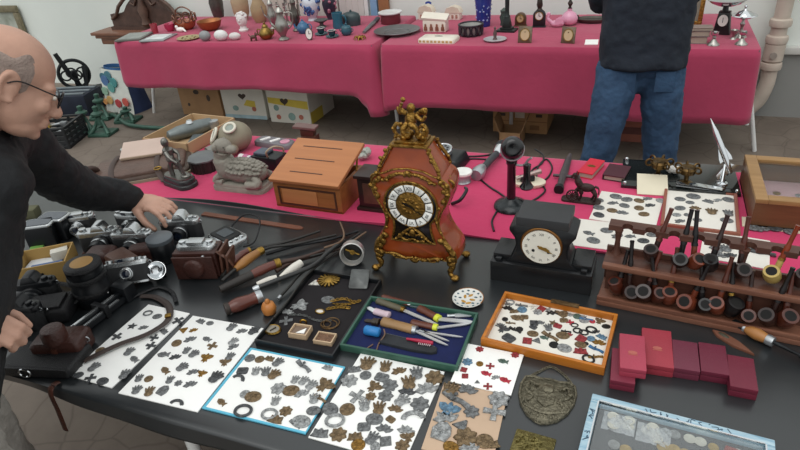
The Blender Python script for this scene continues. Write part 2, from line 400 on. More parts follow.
m.lathe([(.02, 0), (.045, .03), (.03, .08), (.05, .16), (.02, .24), (.03, .3), (.001, .34)], 14, tr(.04, -.01, zb+.03))
m.obj('carving', M('worn carving', '#5d473c', .5, 0, .3, 18), t)
# flat things at the left of the table
def flatrect(px4, z0=T):
    """quad on a plane from three photo corners TL TR BL -> centre, w, d, yaw"""
    tl, tr_, bl = (G(*p, z0) for p in px4[:3])
    c = (tr_+bl)/2; u = tr_-tl; v = tl-bl
    a_ = math.atan2(u.y, u.x); b_ = math.atan2(v.y, v.x)-PI/2; b_ = (b_-a_+PI) % (2*PI)-PI
    return c, u.length, v.length, a_+b_/2
c, w_, d_, r_ = flatrect(((128, 34), (149, 34), (121, 41)))
t = thing('picture_frame', 'thin grey picture lying flat at the left end of the crimson table', 'picture', c, r_); MB().box(0, 0, 0, w_, d_, .014, bev=.003).obj('frame', M('grey frame', '#6a6b66', .5), t); MB().box(0, 0, .0141, w_*.86, d_*.82, .002).obj('picture', M('grey print', '#8c908b', .5, 0, .2, 20), t)
c, w_, d_, r_ = flatrect(((154, 35.5), (178, 34.5), (139, 42.5)))
t = thing('tray', 'rectangular silver tray with a pale middle lying near the left table edge', 'tray', c, r_)
m = MB(); m.box(0, 0, 0, w_, d_, .012, bev=.004); m.obj('body', STEEL, t); MB().box(0, 0, .0125, w_*.74, d_*.7, .002).obj('inlay', M('pale inlay', '#d4d9d8', .35), t)
k = S(188, 40)
t = thing('oval_dish', 'small oval painted dish beside the silver tray', 'dish', G(189, 39)); MB().lathe(scaled(k, [(7, 0), (11, 1.2), (11.5, 1.8), (8, 1.4), (.01, 1.2)]), 28, sx=1.05, sy=1).obj('body', M('buff glaze', '#a59a6f', .3, 0, .15, 30), t)
m = MB()
for i in range(8): m.ball((k*7*math.cos(i*.8), k*6*math.sin(i*.8), k*1.6), (k*1.2, k*.9, k*.25), 8, 5)
m.obj('painted_flowers', M('flower paint', '#6f3b32', .4, 0, .4, 60), t)
def egg(label, px, py, rx, ry, hx, tilt=0):
    k = S(px, py); o = MB().ball((0, 0, ry*k), (rx*k, ry*k, ry*k), 18, 12).obj('stone_egg', M('egg '+hx, hx, .4, 0, .1, 25), loc=G(px, py+ry*.8), rz=tilt); tag(o, label, 'egg')
egg('grey stone egg beside the oval dish', 206, 37, 6, 4.8, '#8d8f90'); egg('largest white stone egg on the crimson table', 222, 36.5, 7.5, 5, '#dedddb'); egg('small white stone egg right of the large one', 235.5, 37, 6, 3.6, '#d6d3d0', .3)
# little dark dog figurine
k = S(254, 40); t = thing('dog_figurine', 'small brown animal figurine standing left of the brass teapot', 'figurine', G(254, 41), .3)
m = MB(); m.ball((0, 0, 4*k), (3.4*k, 1.7*k, 1.8*k)); m.ball((3.3*k, 0, 6.2*k), (1.7*k, 1.3*k, 1.4*k)); m.ball((4.8*k, 0, 5.9*k), (1*k, .7*k, .7*k))
for sx in (-1, 1):
    for sy in (-1, 1): m.tube([(sx*2.3*k, sy*1*k, 3.6*k), (sx*2.5*k, sy*1*k, 0)], [.8*k, .6*k], 8)
m.tube([(-3*k, 0, 4.6*k), (-4.6*k, 0, 7*k)], [.5*k, .3*k], 6); m.ball((2.6*k, .8*k, 7.5*k), (.4*k, .4*k, .9*k)); m.ball((2.6*k, -.8*k, 7.5*k), (.4*k, .4*k, .9*k)); m.obj('body', M('brown bronze dog', '#5f4036', .5), t)
# amber glass bowl with a twisted metal rim, brown bowl, cups
AMB = M('amber glass', '#a35a3a', .12, 0, .2, 14, spec=.7)
k = S(187, 28); t = thing('glass_basket', 'amber glass basket with a looped metal handle beside the cabinet', 'bowl', G(187, 29))
MB().lathe(scaled(k, [(6, 0), (9, 3), (11, 8), (10.5, 8.3), (8.5, 3.6), (.01, 1)]), 24).obj('bowl', AMB, t)
m = MB()
for i in range(9):
    a_ = 2*PI*i/9; m.torus((11*k*math.cos(a_), 11*k*math.sin(a_), 11*k), 3.2*k, .6*k, rot(PI/2, 0, a_+PI/2), 14, 6)
m.obj('rim', M('copper wire', '#7e5b4c', .4, .7), t)
m = MB(); m.tube(bez([(-10*k, 0, 8*k), (-9*k, 0, 17*k), (0, 0, 21*k), (9*k, 0, 17*k), (10*k, 0, 8*k)], 6), .7*k, 8); m.obj('handle', M('copper wire', '#7e5b4c'), t)
t_, k = turned('copper_bowl', 'wide orange brown copper bowl right of the amber glass basket', 'bowl', 211, 30, [(6, 0), (10, 3), (12, 8), (12.4, 9.4), (11.4, 9), (9, 3.6), (.01, 1.4)], M('copper', '#9a6038', .35, .5, .25, 12))
t_, k = turned('red_glass', 'small red glass tumbler left of the amber basket', 'glass', 155.5, 33, [(3, 0), (3.6, 9), (3.1, 9), (2.6, 1), (.01, .8)], M('red glass', '#9d3a45', .15, 0, .15, 12, spec=.7))
k = S(172, 28); t = thing('flower_dish', 'pink crumpled glass dish with a white figure beside the amber basket', 'dish', G(171, 31)); MB().lathe(scaled(k, [(3, 0), (5, 3), (5.4, 7), (4.4, 6), (3, 1.5), (.01, 1)]), 10).obj('dish', M('rose glass', '#b23a58', .2, 0, .2, 20), t)
k = S(181, 31); m = MB(); m.ball((0, 0, 2.4*k), (5*k, 2.6*k, 2.4*k)); m.ball((-4*k, 0, 4.8*k), (1.8*k, 1.5*k, 1.7*k)); m.tube([(3*k, 0, 3*k), (8*k, -2*k, .8*k)], [1.6*k, .6*k], 8); tag(m.obj('swan_figurine', M('white porcelain', '#ece9e4', .2, 0, .05), loc=G(181, 32)), 'white porcelain swan figurine right of the pink glass dish', 'figurine')
# hanging stone-grey jug and beige vases at the back edge
turned('metal_jug', 'tall dark pewter jug behind the copper bowl', 'jug', 219, 17, [(5, 0), (6, 5), (7, 14), (6, 18), (7, 22), (6.4, 22), (5, 17), (.01, 3)], M('pewter jug', '#5d5a55', .4, .7, .2, 30))
turned('stoneware_vase', 'tall beige stoneware vase behind the white mask', 'vase', 243, 20, [(5, 0), (8, 8), (8.6, 18), (6, 26), (4, 30), (5, 34), (3.8, 33), (.01, 4)], M('beige stoneware', '#b09a7c', .6, 0, .15, 10))
turned('stoneware_vase', 'round beige stoneware vase left of the silver coffee pots', 'vase', 261, 22, [(5, 0), (8, 6), (8, 14), (5, 20), (3.4, 24), (4.4, 28), (3.2, 27), (.01, 3)], M('tan stoneware', '#a38c6b', .6, 0, .18, 10))
# white mask/bust
k = S(244, 30); t = thing('porcelain_bust', 'white porcelain head with curled hair behind the brass teapot', 'bust', G(244, 31))
m = MB(); m.lathe(scaled(k, [(4.6, 0), (5, 1.5), (3.2, 3), (3, 5)]), 18); m.ball((0, 0, 11*k), (5.4*k, 5.2*k, 7*k), 18, 12); m.ball((0, -4.8*k, 10.4*k), (1*k, 1.4*k, 1.6*k)); m.ball((1.8*k, -4.4*k, 12.4*k), (1.4*k, .8*k, .7*k)); m.ball((-1.8*k, -4.4*k, 12.4*k), (1.4*k, .8*k, .7*k)); m.ball((0, -4.5*k, 7.6*k), (1.7*k, .8*k, .6*k)); m.obj('head', M('white bisque', '#dedbd8', .35, 0, .06), t)
m = MB(); r2 = random.Random(4)
for i in range(34):
    a_ = r2.uniform(0, 2*PI); e_ = r2.uniform(.25, 1.4)
    if math.sin(a_) < -.35 and e_ < .8: continue
    m.ball((5.6*k*math.cos(a_)*math.cos(e_), 5.4*k*math.sin(a_)*math.cos(e_), (11+6.6*math.sin(e_))*k), 1.5*k, 8, 6)
m.obj('hair', M('white bisque', '#dedbd8'), t)
# brass teapot
k = S(267, 38); t = thing('teapot', 'small round brass teapot left of the silver coffee pots', 'teapot', G(267, 39))
TB = M('brass teapot', '#8f743f', .3, .9, .2, 16)
MB().lathe(scaled(k, [(4, 0), (5, .8), (7, 4), (6.8, 7), (4, 10.5), (2.6, 12)]), 22).obj('body', TB, t)
MB().lathe(scaled(k, [(3, 12), (2.6, 13.4), (1, 14.4), (1.2, 15.6), (.01, 16.4)]), 18).obj('lid', TB, t)
m = MB(); m.tube(bez([(6*k, 0, 4*k), (8.5*k, 0, 6*k), (9.5*k, 0, 10*k)], 6), [1.2*k]*7+[.8*k]*6, 8); m.obj('spout', TB, t)
m = MB(); m.tube(bez([(-5*k, 0, 9*k), (-9.5*k, 0, 9*k), (-9*k, 0, 4*k), (-6.4*k, 0, 3*k)], 5), .6*k, 8); m.obj('handle', TB, t)
# silver coffee pots and ewers
SIL = M('tarnished silver', '#a5a39d', .3, .9, .25, 22)
def pot(label, px, py, h, r, mat, spout=1, group=None, rz=0, cat='coffee pot'):
    k = S(px, py); t = thing('coffee_pot', label, cat, G(px, py), rz, group)
    MB().lathe([(r*.7*k, 0), (r*.8*k, .03*h*k), (r*.35*k, .1*h*k), (r*.5*k, .16*h*k), (r*k, .34*h*k), (r*.85*k, .5*h*k), (r*.42*k, .7*h*k), (r*.55*k, .8*h*k)], 20).obj('body', mat, t)
    MB().lathe([(r*.56*k, .8*h*k), (r*.4*k, .88*h*k), (r*.12*k, .93*h*k), (r*.16*k, .97*h*k), (.0001, h*k)], 16).obj('lid', mat, t)
    m = MB(); m.tube(bez([(r*.5*k, 0, .76*h*k), (r*1.7*k, 0, .74*h*k), (r*1.6*k, 0, .45*h*k), (r*.9*k, 0, .3*h*k)], 6), r*.09*k, 8); m.obj('handle', mat, t)
    if spout: m = MB(); m.tube(bez([(-r*.85*k, 0, .36*h*k), (-r*1.4*k, 0, .5*h*k), (-r*1.7*k, 0, .78*h*k)], 6), [r*.2*k]*6+[r*.1*k]*7, 8); m.obj('spout', mat, t)
    return t
pot('tall tarnished silver coffee pot in the middle of the left crimson table', 284, 40, 34, 7, SIL, rz=.3)
pot('slim silver ewer behind the brass teapot', 274, 29, 30, 5, SIL, 1, rz=.6, cat='ewer')
pot('taller silver ewer right behind the tall coffee pot', 297, 31, 34, 5, M('dark silver', '#6e6a64', .35, .9, .25), 1, rz=2.6, cat='ewer')
k = S(282, 40); t = thing('candelabrum', 'branched silver candelabrum standing behind the coffee pots', 'candelabrum', G(288, 24))
MB().lathe(scaled(k, [(7, 0), (6, 1), (1.6, 3), (1, 8), (2, 11), (.9, 14), (1, 26)]), 18).obj('stem', SIL, t)
for i in range(4):
    a_ = i*PI/2+.4; m = MB(); m.tube([(math.cos(a_)*r*k, math.sin(a_)*r*k, z*k) for r, z in ((0, 16), (4, 14), (8, 16), (9, 20))], .6*k, 8); m.lathe(scaled(k, [(.8, 19), (2, 20.5), (1.3, 21), (1.3, 24), (.01, 24)]), 12, tr(9*math.cos(a_)*k, 9*math.sin(a_)*k)); m.obj('arm', SIL, t)
# ceramics: painted vases, jars, bowls, cups
def ceramic(name, label, cat, px, py, prof, hx, spots=None, rough=.18, group=None, seg=24, lid=None):
    k = S(px, py); t = thing(name, label, cat, G(px, py), 0, group)
    MB().lathe(scaled(k, prof), seg).obj('body', M('glaze '+hx, hx, rough, 0, .12, 20), t)
    if spots:
        hx2, n_, z0, z1, rr = spots; m = MB(); r2 = random.Random(len(label))
        def rad(z):
            for (ra, za), (rb, zb_) in zip(prof, prof[1:]):
                if za <= z <= zb_: return ra+(rb-ra)*(z-za)/max(zb_-za, 1e-6)
            return prof[1][0]
        for i in range(n_):
            a_ = r2.uniform(0, 2*PI); z = r2.uniform(z0, z1); m.ball((rad(z)*math.cos(a_)*k, rad(z)*math.sin(a_)*k, z*k), (rr*k*r2.uniform(.5, 1.1), rr*k*r2.uniform(.5, 1.1), rr*k*.9), 7, 5)
        m.obj('painted_decoration', M('paint '+hx2, hx2, .25, 0, .25, 30), t)
    if lid: MB().lathe(scaled(k, lid), seg).obj('lid', M('glaze '+hx, hx), t)
    return t, k
ceramic('porcelain_vase', 'white porcelain vase with blue painting near the middle of the left crimson table', 'vase', 313, 20, [(5, 0), (4, 2), (7, 8), (9, 15), (8, 20), (4, 25), (4.4, 32), (3.4, 31), (.01, 4)], '#cfd6df', ('#3f5f94', 44, 5, 22, 2.1))
ceramic('porcelain_vase', 'near-black vase with pink flowers left of the blue upright strip', 'vase', 331, 19, [(4, 0), (3.5, 2), (6, 8), (7, 15), (5.5, 22), (3, 27), (4, 31), (3, 30), (.01, 4)], '#2f2f3d', ('#a86a7c', 24, 5, 20, 1.6))
k = S(315, 25); turned('pedestal_dish', 'low pewter pedestal dish under the white and blue vase', 'dish', 322, 27, [(5, 0), (2, 2), (2, 4), (7, 6.5), (7, 7.2), (.01, 6)], M('dull pewter', '#6d6f6e'))
t, k = ceramic('blue_teapot', 'small blue glazed teapot at the middle of the left crimson table', 'teapot', 304, 33, [(4, 0), (6.4, 3), (6.6, 6), (4, 9.5), (2.5, 10)], '#3f6d92', lid=[(3, 10), (2, 11.4), (.8, 12), (1, 13), (.01, 13.6)])
m = MB(); m.tube(bez([(-6*k, 0, 4*k), (-9*k, 0, 6*k), (-9.6*k, 0, 9*k)], 5), [1*k]*11, 8); m.obj('spout', M('glaze #3f6d92', '#3f6d92'), t); m = MB(); m.torus((7*k, 0, 6*k), 2.8*k, .6*k, rot(PI/2), 16, 6); m.obj('handle', M('glaze #3f6d92', '#3f6d92'), t)
t, k = ceramic('tankard', 'teal blue glass tankard behind the cups', 'tankard', 338.5, 28, [(5, 0), (5.4, 2), (4.8, 8), (5.4, 15), (4.6, 15), (4, 4), (.01, 2)], '#2f6578')
m = MB(); m.torus((6*k, 0, 7.5*k), 3.4*k, .7*k, rot(PI/2), 16, 6, sy=1.4); m.obj('handle', M('glaze #2f6578', '#2f6578'), t)
k = S(352, 24); t = thing('casserole', 'dark teal domed oval box behind the sugar bowl', 'box', G(352, 25)); MB().lathe(scaled(k, [(9, 0), (9.6, 4), (9.6, 8), (8, 11), (4, 12.6), (.01, 13)]), 26, sy=.7).obj('body', M('dark teal lacquer', '#37474a', .3, 0, .2, 20), t); MB().ball((0, 0, 13.5*k), 1.2*k).obj('knob', M('dark teal lacquer', '#37474a'), t)
t, k = ceramic('sugar_bowl', 'lidded teal sugar bowl right of the two cups', 'bowl', 347, 35, [(3.4, 0), (5.2, 2), (5.6, 5), (4.6, 7.5)], '#2f5a68', lid=[(5, 7.4), (4, 9), (1, 9.8), (1.2, 11), (.01, 11.6)])
m = MB(); m.torus((5.8*k, 0, 5*k), 1.6*k, .45*k, rot(PI/2), 12, 6); m.torus((-5.8*k, 0, 5*k), 1.6*k, .45*k, rot(PI/2), 12, 6); m.obj('handles', M('glaze #2f5a68', '#2f5a68'), t)
for px, py, lab in ((321.5, 36, 'dark coffee cup on a saucer, left of the two teal cups'), (332.5, 38.5, 'dark coffee cup on a saucer, right of the two teal cups')):
    k = S(px, py); t = thing('coffee_cup', lab, 'cup', G(px, py-1.2)+V((0, 0, 1.3*k)), 0, 'coffee cups on the crimson table')
    MB().lathe(scaled(k, [(2, 0), (3.4, 1.5), (4, 5.6), (3.7, 5.6), (3, 1.8), (.01, 1.2)]), 22).obj('bowl', M('dark teal glaze', '#203f48', .2), t)
    MB().torus((0, 0, 5.6*k), 3.85*k, .22*k).obj('rim', M('white rim', '#e5e5e0', .3), t)
    m = MB(); m.torus((4.4*k, 0, 3.4*k), 1.5*k, .35*k, rot(PI/2), 14, 6); m.obj('handle', M('dark teal glaze', '#203f48'), t)
    s_ = MB().lathe(scaled(k, [(3, 0), (5.6, 1.1), (6.8, 1.5), (6.6, 1.8), (3, 1.0), (.01, .9)]), 26).obj('saucer', M('saucer glaze', '#4c6a70', .25, 0, .12), loc=G(px, py-1.2)); tag(s_, 'grey green saucer under the '+('left' if px < 325 else 'right')+' dark coffee cup', 'saucer', 'saucers on the crimson table')
# white pocket watch on a stand, brass star, knife
k = S(310, 39); t = thing('travel_clock', 'small white oval clock standing beside the coffee pot', 'clock', G(310, 40), .35)
X = tr(0, 0, 6*k) @ rot(PI/2-.15)
m = MB(); m.prism(circ(5.8*k, 24, .62, 1), -1.2*k, 1.2*k, X, bev=.4*k); m.obj('case', M('brown case', '#57473f', .4), t)
m = MB(); m.prism(circ(4.9*k, 24, .62, 1), 1.2*k, 1.5*k, X); m.obj('dial', M('ivory dial', '#e6e4de', .4, 0, .03), t)
m = MB(); m.box(0, 1.4*k, 1.5*k, .5*k, 3*k, .15*k, X); m.box(.8*k, 0, 1.5*k, 2*k, .5*k, .15*k, X); m.obj('hands', BLACKP, t)
m = MB(); m.box(0, 1.5*k, 0, 4*k, 3*k, 1*k); m.obj('foot', M('brown case', '#57473f'), t)
k = S(360, 39); t = thing('brass_crab', 'small spiky brass ornament near the front right corner of the left crimson table', 'ornament', G(360, 39.5))
m = MB(); m.ball((0, 0, 2*k), (3*k, 2.6*k, 2*k)); m.obj('body', BRASS, t)
for i in range(9):
    a_ = 2*PI*i/9; m = MB(); m.tube([(2.4*k*math.cos(a_), 2.4*k*math.sin(a_), 2*k), (4.8*k*math.cos(a_), 4.8*k*math.sin(a_), 3.2*k), (6.4*k*math.cos(a_), 6.4*k*math.sin(a_), .4*k)], [.8*k, .6*k, .35*k], 7); m.obj('leg', BRASS, t)
p = G(364, 34); q = G(378, 20); t = thing('sheathed_dagger', 'grey sheathed dagger lying at the right end of the left crimson table', 'dagger', p, math.atan2(q.y-p.y, q.x-p.x)); ln = (q-p).length
MB().tube([(0, 0, .014), (ln*.3, 0, .014), (ln*.68, 0, .014)], [.012, .018, .02], 10, flat=.6).obj('sheath', M('grey sheath', '#77787a', .4, .5), t); MB().tube([(ln*.68, 0, .014), (ln, 0, .014)], [.014, .02], 10, flat=.7).obj('grip', M('grip', '#4a4f58', .5), t)
# ---------------------------------------------------------------- right crimson table
k = S(397, 33); t = thing('pewter_platter', 'large round pewter platter at the left end of the right crimson table', 'platter', G(397, 33)+V((0, 0, .0)))
MB().lathe(scaled(k, [(14, 0), (16.5, .6), (23, 3), (23.3, 3.5), (22.6, 3.5), (16, 1.2), (.01, .9)]), 40, sy=1.0).obj('body', M('pewter platter', '#7c7e7f', .4, .7, .15, 10), t)
m = MB(); m.torus((0, 0, 1.3*k), 13*k, .3*k, None, 36, 6); m.obj('ring', M('pewter platter', '#7c7e7f'), t)
t_, k = turned('enamel_pan', 'maroon enamel pan with a white rim and lid behind the pewter platter', 'pan', 391, 23, [(9.4, 0), (10, 1), (10, 9), (9.4, 9)], M('maroon enamel', '#6e343b', .3, 0, .12))
MB().lathe(scaled(k, [(10.2, 9), (12, 10), (12, 11), (10.8, 11.4), (8, 10.8), (.01, 10.6)]), 28).obj('lid', M('white enamel', '#d6d7d6', .3, 0, .04), t_)
# porcelain cottages
CP = M('cream porcelain', '#e2dbcd', .3, 0, .05, 10); CR = M('beige roof glaze', '#d5c9b6', .35, 0, .1, 12)
def cottage(label, px, py, w_, d_, h_, group, chim=True):
    k = S(px, py); t = thing('porcelain_cottage', label, 'cottage', G(px, py), -.05, group)
    MB().box(0, 0, 0, w_*k, d_*k, h_*.55*k, bev=.5*k).obj('walls', CP, t)
    m = MB(); m.prism([(-w_*.56*k, h_*.5*k), (w_*.56*k, h_*.5*k), (w_*.4*k, h_*.86*k), (0, h_*k), (-w_*.4*k, h_*.86*k)], -d_*.56*k, d_*.56*k, rot(PI/2)); m.obj('roof', CR, t)
    for i in (-1, 0, 1): m = MB(); m.box(i*w_*.28*k, -d_*.5*k-.2*k, h_*.12*k, w_*.14*k, .5*k, h_*.26*k, bev=.1*k); m.obj('window', M('brown window paint', '#a57b6c', .4), t)
    return t, k
cottage('cream porcelain cottage behind the cream box, left of the two', 427, 19, 15, 9, 14, 'porcelain cottages')
cottage('cream porcelain cottage right of the other, left of the blue vase', 454, 19, 15, 9, 13, 'porcelain cottages')
turned('blue_bottle', 'small cobalt blue bottle standing behind the left porcelain cottage', 'bottle', 430, 11, [(4, 0), (5, 3), (5, 9), (2, 12), (2, 16), (.01, 16)], M('cobalt glass', '#2b3f8f', .12, 0, .2))
k = S(436, 30); t = thing('porcelain_chest', 'cream porcelain chest with brown figures and an open lid behind the cream dish', 'box', G(436, 31), -.04)
MB().box(0, 0, 0, 24*k, 10*k, 11*k, bev=1*k).obj('body', CP, t)
m = MB(); m.box(0, 0, 0, 27*k, 10*k, 3.4*k, tr(0, 0, 12.2*k) @ rot(.45, .07, 0), bev=1*k); m.obj('lid', CP, t)
for i in range(4): m = MB(); m.lathe(scaled(k, [(1.9, 0), (1.7, 3), (.9, 4.4), (1.2, 5.5), (.01, 6.6)]), 10, tr((i*6-9)*k, -5.2*k, 1.6*k) @ Matrix.Diagonal((1, .5, 1, 1))); m.obj('painted_figure', M('brown figure paint', '#7e4f3d', .4, 0, .3, 50), t)
c = G(439, 41); k = S(439, 40); t = thing('porcelain_dish', 'cream cushion-shaped porcelain dish near the front of the right crimson table', 'dish', c, -.05)
MB().prism(rrect(38*k, 21*k, 3*k), 0, 4.2*k, bev=1.2*k, dome=.6*k).obj('body', CP, t)
m = MB()
for i in range(9): m.box((i-4)*4*k, -10.2*k, .8*k, 2.6*k, 1*k, 2.2*k, bev=.4*k)
m.obj('gilt_trim', M('buff gilt', '#c2a36b', .4), t)
m = MB(); m.ball((0, 0, 4.8*k), (4.6*k, 1.6*k, .5*k), 10, 6); m.obj('painted_motif', M('grey motif', '#6a6a66', .5), t)
k = S(471, 35); t = thing('openwork_bowl', 'dark openwork bowl with white glimpses between its scrolls', 'bowl', G(471, 35))
DKB = M('dark bronze bowl', '#39333a', .4, .5, .25, 30)
MB().lathe(scaled(k, [(9, 0), (9.6, .6), (9, 1.2), (.01, 1)]), 26).obj('base', DKB, t); MB().torus((0, 0, 10.5*k), 12*k, .9*k, None, 30, 8).obj('rim', DKB, t)
MB().lathe(scaled(k, [(8, 1), (10, 4), (11, 10), (10.6, 10), (9.4, 4), (.01, 1.6)]), 26).obj('liner', M('milky glass liner', '#a4a39f', .3, 0, .1), t)
m = MB()
for i in range(12):
    a_ = 2*PI*i/12; m.torus((11.4*k*math.cos(a_), 11.4*k*math.sin(a_), 5.6*k), 2.7*k, .9*k, rot(PI/2, 0, a_+PI/2) , 12, 6, sx=.9, sy=1.6)
m.obj('scrollwork', DKB, t)
ceramic('blue_vase', 'tall cobalt blue cut glass vase on the right crimson table', 'vase', 483.5, 26, [(6.4, 0), (6.8, 1), (7.4, 16), (9, 32), (9.4, 36), (8.6, 36), (6.4, 6), (.01, 3)], '#2c3a86', ('#8f9cc8', 60, 3, 33, 1.0))
# tall dark candlestick lamp with a square foot
k = S(507, 31); t = thing('candlestick', 'tall near-black candlestick on a stepped square foot', 'candlestick', G(507, 31), -.1)
DKG = M('dark green bronze', '#2e3433', .4, .5, .25, 30)
m = MB(); m.box(0, 0, 0, 19*k, 14*k, 2*k, bev=.4*k); m.box(0, 0, 2*k, 12*k, 9*k, 2*k, bev=.4*k); m.obj('foot', DKG, t)
m = MB(); m.box(0, 0, 4*k, 9*k, 7*k, 10*k, bev=1*k, taper=.6); m.obj('plinth', DKG, t)
MB().lathe(scaled(k, [(3.4, 14), (2.2, 16), (2, 20), (2.3, 40), (2.0, 46), (4, 48), (2.2, 52), (.01, 52)]), 16).obj('shaft', DKG, t)
ceramic('green_figurine', 'small dark green figurine beside the tall candlestick', 'figurine', 504, 25, [(4, 0), (3.4, 3), (4.6, 8), (3, 11), (3.8, 14), (.01, 17)], '#44524c')
# glass dish with a figure
k = S(496, 41); t = thing('figure_dish', 'round frosted glass dish with a small standing brown figure in its middle', 'dish', G(495, 40.5))
MB().lathe(scaled(k, [(8, 0), (11.4, 1.4), (11.6, 1.9), (9, 1.4), (.01, 1)]), 30).obj('dish', M('frosted glass', '#a9a5a8', .35, 0, .08), t)
MB().lathe(scaled(k, [(2.6, 1), (1.4, 3), (2, 7), (1.2, 9.6), (.8, 10.6), (1.3, 12.4), (.01, 14)]), 14).obj('figure', M('brown figure', '#5d4b49', .45), t)
# clocks
def deskclock(label, px, py, w_, h_, hx, dial, rz=0, arch=True):
    k = S(px, py); t = thing('desk_clock', label, 'clock', G(px, py), rz)
    mt = M('clock case '+hx, hx, .4, .1, .2, 20)
    o_ = [(-w_/2*k, 0), (w_/2*k, 0)]+[(w_/2*k*math.cos(a), (h_-w_/2+w_/2*math.sin(a))*k) for a in [PI*i/12 for i in range(13)]]
    MB().prism(o_, -2*k, 2*k, rot(PI/2), bev=.5*k).obj('case', mt, t)
    c_ = h_-w_/2
    MB().prism(circ(w_*.3*k, 22, cy=c_*k), 2*k, 2.6*k, rot(PI/2)).obj('dial', M('dial '+dial, dial, .35, 0, .03), t)
    m = MB(); m.torus((0, -2.3*k, c_*k), w_*.32*k, .5*k, rot(PI/2), 22, 6); m.obj('bezel', BRASS, t)
    m = MB(); m.box(0, -2.8*k, c_*k, .5*k, .2*k, w_*.24*k); m.box(w_*.07*k, -2.8*k, c_*k-.2*k, w_*.16*k, .2*k, .5*k); m.obj('hands', BLACKP, t)
    MB().box(0, 0, 0, w_*1.12*k, 5.6*k, 1.2*k, bev=.3*k).obj('base', mt, t)
    return t, k
t, k = deskclock('small round-topped brown clock with a tan dial behind the left oval frame', 520.5, 26, 11, 13, '#5b4632', '#c0a67c')
t, k = deskclock('black mantel clock with a white dial between the two oval picture frames', 539, 27, 12, 17, '#27282c', '#dcdad4')
MB().lathe(scaled(k, [(3, 16.5), (2, 18), (3, 21), (2.4, 26), (1.2, 28), (1.6, 31), (.01, 33)]), 12).obj('figure', M('bronze figure', '#3a322d', .45, .5), t)
# oval picture frames
FRM = M('grey gilt frame', '#6c5c4a', .45, .3, .25, 40)
for px, py, lab in ((524.5, 43, 'small upright frame with a tan oval, left of the two'), (567.5, 43.5, 'small upright frame with a tan oval, right of the two, near the standing man')):
    k = S(px, py); t = thing('picture_frame', lab, 'picture frame', G(px, py), -.08 if px < 550 else -.2, 'small oval picture frames')
    X = tr(0, 0, 0) @ rot(PI/2-.18)
    m = MB(); m.prism(rrect(14*k, 16*k, .6*k), -.5*k, .5*k, X @ tr(0, 8*k, 0), bev=.2*k); m.obj('frame', FRM, t)
    m = MB(); m.torus((0, 0, 0), 5.6*k, .5*k, X @ tr(0, 8*k, .5*k), 26, 6, sx=.85); m.obj('oval_rim', BRASS, t)
    m = MB(); m.prism(circ(5.3*k, 24, .85, 1, 0, 8*k), .5*k, .8*k, X); m.obj('picture', M('tan portrait', '#c9b18c', .5, 0, .08, 20), t)
    m = MB(); m.tube([(0, 1*k, 11*k), (0, 6*k, .4*k)], .5*k, 6); m.obj('stand', FRM, t)
# pink glass
PINK = M('pink glass', '#dc9fb8', .15, 0, .1, 14, spec=.7)
k = S(570, 26); t = thing('perfume_bottle', 'round pink glass perfume bottle with a dark figure stopper', 'bottle', G(569, 25)); MB().lathe(scaled(k, [(4, 0), (7.5, 3), (8.4, 7), (6, 11.5), (2.2, 14), (2.2, 16)]), 22).obj('body', PINK, t)
MB().lathe(scaled(k, [(2, 16), (1.2, 18), (2.6, 21), (1, 24), (1.6, 26), (.01, 28)]), 12).obj('stopper', M('bronze figure', '#3a322d'), t)
k = S(552, 26); t = thing('glass_swan', 'pale pink glass swan dish left of the pink perfume bottle', 'dish', G(557, 27)); m = MB(); m.ball((0, 0, 3.4*k), (7*k, 4*k, 3.4*k)); m.tube(bez([(-5*k, 0, 4*k), (-9*k, 0, 8*k), (-8*k, 0, 13*k), (-10.5*k, 0, 12*k)], 6), [1.8*k]*7+[1.3*k]*12, 10); m.obj('body', PINK, t)
for s in (-1, 1): m = MB(); m.prism([(0, 0), (6*k, 1*k), (8*k, 5*k), (3*k, 6*k), (-1*k, 4*k)], s*3.6*k-.4*k, s*3.6*k+.4*k, rot(PI/2) @ tr(-1*k, 3*k, 0)); m.obj('wing', PINK, t)
# dark oval tray with handle, white price card
k = S(590, 23); t = thing('metal_tray', 'dark oval metal tray with a raised rim behind the white card', 'tray', G(593, 22)); MB().lathe(scaled(k, [(12, 0), (16, 1.5), (17, 4), (16.4, 4), (15, 2), (.01, 1)]), 30, sy=.62).obj('body', M('dark tray metal', '#56524c', .4, .6, .2), t)
m = MB(); m.torus((17*k, 0, 4*k), 3*k, .6*k, rot(PI/2), 14, 6); m.torus((-17*k, 0, 4*k), 3*k, .6*k, rot(PI/2), 14, 6); m.obj('handles', M('dark tray metal', '#56524c'), t)
c, w_, d_, r_ = flatrect(((586, 40.2), (599, 40), (584, 45)))
tag(MB().box(0, 0, 0, w_, d_, .004).obj('white_card', PAPER, loc=c, rz=r_), 'small blank white card lying beside the standing man', 'card')
